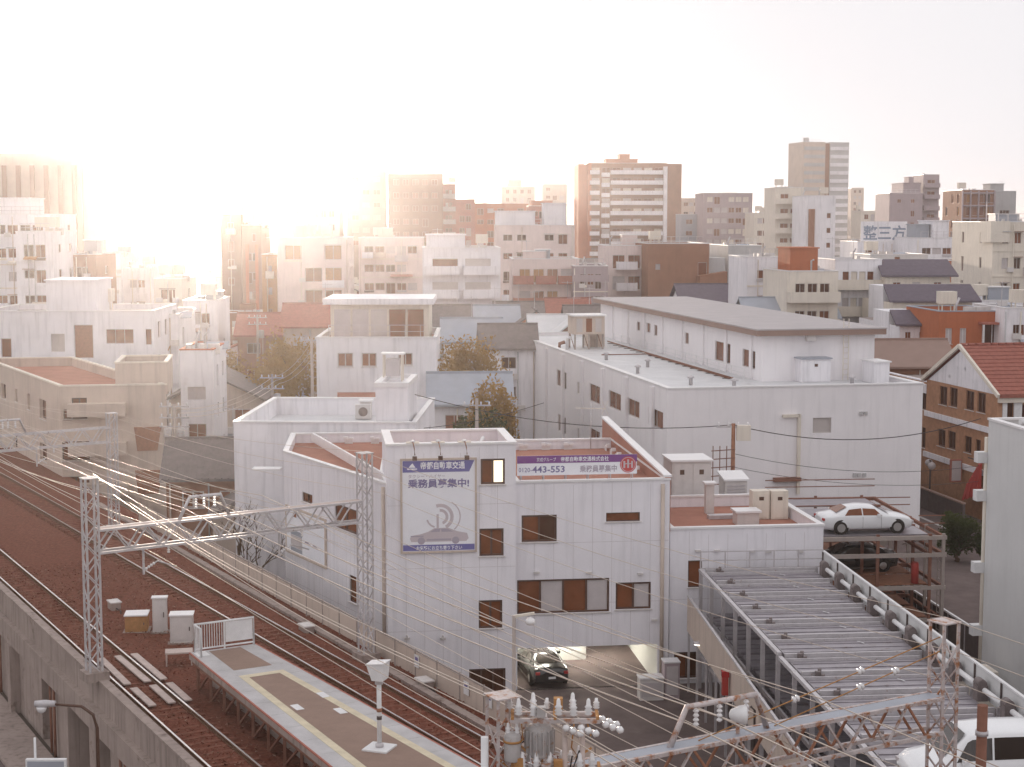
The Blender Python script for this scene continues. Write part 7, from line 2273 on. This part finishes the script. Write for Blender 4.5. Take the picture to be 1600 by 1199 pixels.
gable_house('dark tiled timber house beside the tracks next to the white terrace block', q.x, 102, R(6), 8.2, 7, 5.4, 7.4, 'brown', 'tile', 'x', True, 'low houses along the tracks', 1)
q = D(330, 700, 97)
gable_house('low lean house with pale wall between timber house and terrace block', q.x, 97, R(4), 4.6, 5, 3.8, 5.2, 'beige', 'tile', 'y', True, 'low houses along the tracks', 2)
q = D(690, 610, 112)
gable_house('low grey sheet roofed store in front of the ochre trees', q.x - 5.5, 108, R(2), 8.5, 5, 5.2, 6.0, 'cream', 'bluegrey', 'x', False, 'low houses along the tracks', 4)
for px, pyt, Y, w, d, wall, rm, al, lab in (
    (735, 592, 122, 6, 6, 'white', 'bluegrey', 'x', 'small white house with pale metal roof beside the warehouse wall'),
    (688, 482, 165, 6, 6, 'beige', 'tile', 'x', 'curved looking brown roofed house behind the glazed lodge'),
    (738, 503, 156, 5.5, 6, 'white', 'bluegrey', 'x', 'house with pale sheet roof behind the ochre tree'),
    (868, 497, 170, 5, 6, 'beige', 'roofwhite', 'x', 'narrow house with light pitched roof behind the tank cabin'),
    (838, 488, 178, 5.5, 6, 'orange', 'tile', 'y', 'orange walled house with tiled gable behind the tank cabin'),
    (795, 512, 150, 5, 5, 'white', 'tile', 'x', 'white cottage with tiled roof at the back corner of the warehouse'),
    (768, 505, 166, 4.5, 5, 'beige', 'terracotta', 'y', 'beige cottage with terracotta gable behind the ochre trees'),
    (775, 482, 180, 5, 6, 'cream', 'bluegrey', 'x', 'cream cottage with metal roof below the terraced flats'),
    (900, 500, 163, 4.5, 5, 'brown', 'roofwhite', 'y', 'brown cottage with bright roof close behind the tank cabin'),
    (950, 470, 192, 5.5, 6, 'redline', 'tile', 'y', 'red walled house with tiled gable below the mauve office'),
    (890, 470, 196, 5, 6, 'white', 'terracotta', 'x', 'white house with terracotta roof below the pinkish flats'),
    (715, 486, 182, 4.5, 6, 'orange', 'tile', 'y', 'orange house with tiled gable below the terraced flats'),
    (812, 476, 190, 5.5, 6, 'brown', 'tile', 'x', 'brown walled house below the terraced flats'),
    (925, 482, 182, 5.5, 6, 'white', 'tile', 'x', 'white walled tiled house behind the tank cabin'),
    (335, 590, 138, 8, 8, 'beige', 'tile', 'y', 'hipped beige house at the foot of the long street'),
    (430, 495, 168, 8, 7, 'brown', 'terracotta', 'x', 'red roofed house behind the long street trees'),
    (505, 480, 160, 8, 7, 'beige', 'terracotta', 'x', 'terracotta roofed house beside the glazed lodge'),
    (1412, 538, 138, 9, 6, 'brown', 'fascia', 'x', 'brown eaved low house behind the brick annex'),
    (1240, 470, 176, 10, 7, 'cream', 'bluegrey', 'x', 'cream house with metal roof just beyond the warehouse'),
    (1120, 448, 205, 9, 8, 'white', 'slate', 'x', 'white house with slate roof over the warehouse ridge')):
    q = D(px, pyt, Y)
    hr = max(q.z, 6.0)
    gable_house(lab, q.x - w / 2, Y, R(3), w, d, hr - 2.0, hr, wall, rm, al, False, seed=px)
for a in ((10, 107, 19, 56, WYAW), (-14, 72, 30, 22, 0), (35, 112, 18, 40, BYAW), (-40, 84, 16, 24, 0)):
    occupy(*a)
for k in range(40):
    FOOT.append((-23 - 106 * k / 40, 112 + 528 * k / 40, 4.0))
    FOOT.append((31 - 14 * k / 40, 104 + 86 * k / 40, 3.5))
# the rest of the low town: one house per plot, none on ground already built on
rf_ = random.Random(77)
wallw = dict(white='white', blush='blush', cream='cream', beige='beige', grey='grey', brown='brown', mauve='mauve')
roofw = dict(slate=('slate', 'slate gabled'), tile=('tile', 'grey tiled'), terracotta=('terracotta', 'red tiled'), bluegrey=('bluegrey', 'metal roofed'), flat=(None, 'flat roofed'))
count = 0
tries = 0
def plot_label(x, y, wk, rk):
    best = min(NAMED, key=lambda n: (n[0] - x) ** 2 + (n[1] - y) ** 2 * 0.5)
    dx, dy = x - best[0], y - best[1]
    rel = ('behind' if dy > 0 else 'in front of') if abs(dy) > abs(dx) else ('beside')
    return f'small {dict(blush="pinkish").get(wk, wk)} {roofw[rk][1]} house {rel} {best[2]}'
while count < 250 and tries < 14000:
    tries += 1
    Y = 118 + 470 * (rf_.random() ** 1.35)
    x = Y * rf_.uniform(-0.33, 0.34)
    w, d = rf_.uniform(5.5, 10.5), rf_.uniform(6, 9.5)
    if taken(x + w / 2, Y + d / 2, math.hypot(w, d) / 2 * 0.78):
        continue
    wk = rf_.choice(('white', 'white', 'blush', 'cream', 'cream', 'beige', 'grey', 'brown', 'mauve'))
    rk = rf_.choice(('slate', 'tile', 'tile', 'terracotta', 'bluegrey', 'flat', 'flat', 'flat'))
    lab = plot_label(x, Y, wk, rk)
    g_try = 0
    while lab in LABELS and g_try < 40:
        wk = rf_.choice(list(wallw))
        rk = rf_.choice(list(roofw))
        lab = plot_label(x, Y, wk, rk)
        g_try += 1
    if lab in LABELS:
        continue
    hmax = 6.5 if Y < 180 else (8.5 if Y < 300 else 11.5)
    he = rf_.uniform(hmax * 0.62, hmax)
    yaw = R(rf_.choice((2, 4, 7, 10)) + rf_.uniform(-1, 1))
    if roofw[rk][0]:
        gable_house(lab, x, Y, yaw, w, d, he - 1.2, he + 0.6, wk, roofw[rk][0], rf_.choice('xy'), False, 'low houses of the hazy town', tries)
    else:
        t = thing('low_house', lab, 'house', (x, Y, 0), yaw, 'low houses of the hazy town')
        r2 = random.Random(tries)
        block(t, rect(w, d), 0, he, {0: grid(w, 0.2, he, max(1, int(w / 2.5)), 2.9, 1.4, 1.2, 0.9, 2, 0.5, ('glass2', 'glass', 'blind'), r2), 1: grid(d, 0.2, he, 2, 2.9, 1.2, 1.1, 0.9, 2, 0.5), 3: grid(d, 0.2, he, 2, 2.9, 1.2, 1.1, 0.9, 2, 0.5)}, wk, 0.5, 'coping', rf_.choice(('rooftop', 'roofwhite')), 0.12)
        put(MB().box(w * 0.3, w * 0.6, d * 0.4, d * 0.75, he - 0.5, he + r2.uniform(0.6, 1.8)), 'roof_box', wk, t)
        occupy(x, Y, w, d, yaw)
        if r2.random() < 0.45:
            zb_ = he - 3.2
            while zb_ > 1.5:
                link('balcony', balcony_mesh(round(w * 0.6, 1), 1.1, 1.1, 0.1, r2.choice(('white', 'cream', 'beige'))), t, (w * 0.5, 0, zb_))
                zb_ -= 2.9
        if Y < 380:
            clutter(t, w, d, he, tries, 3, he - 0.5, wk)
    count += 1
far = MB()
rfar = random.Random(9)
for k in range(420):
    Y = rfar.uniform(640, 1500)
    x = Y * rfar.uniform(-0.36, 0.37)
    w, d, h = rfar.uniform(10, 24), rfar.uniform(10, 20), rfar.uniform(6, 17) + (rfar.random() < 0.06) * rfar.uniform(5, 14)
    far.box(x, x + w, Y, Y + d, 0, h)
    far.box(x + w * 0.3, x + w * 0.6, Y + d * 0.3, Y + d * 0.6, h, h + 2)
o = struct(put(far, 'far_city_crowd', 'beige'), 'stuff')
o['label'] = 'far hazy mass of city buildings along the horizon'

# ================================================================== HAZE
hz = MB()
hz.box(-3560, 3560, -360, 6060, -1.1, 52)
ho_ = put(hz, 'haze', 'white')
struct(ho_, 'stuff')
hm = bpy.data.materials.new('warm_haze')
hm.use_nodes = True
n_ = hm.node_tree.nodes
for nd in list(n_):
    if nd.type == 'BSDF_PRINCIPLED':
        n_.remove(nd)
pv = n_.new('ShaderNodeVolumePrincipled')
pv.inputs['Color'].default_value = (0.95, 0.91, 0.91, 1)
pv.inputs['Density'].default_value = 0.00031
pv.inputs['Anisotropy'].default_value = 0.86
hm.node_tree.links.new(pv.outputs[0], n_['Material Output'].inputs['Volume'])
ho_.data.materials.clear()
ho_.data.materials.append(hm)
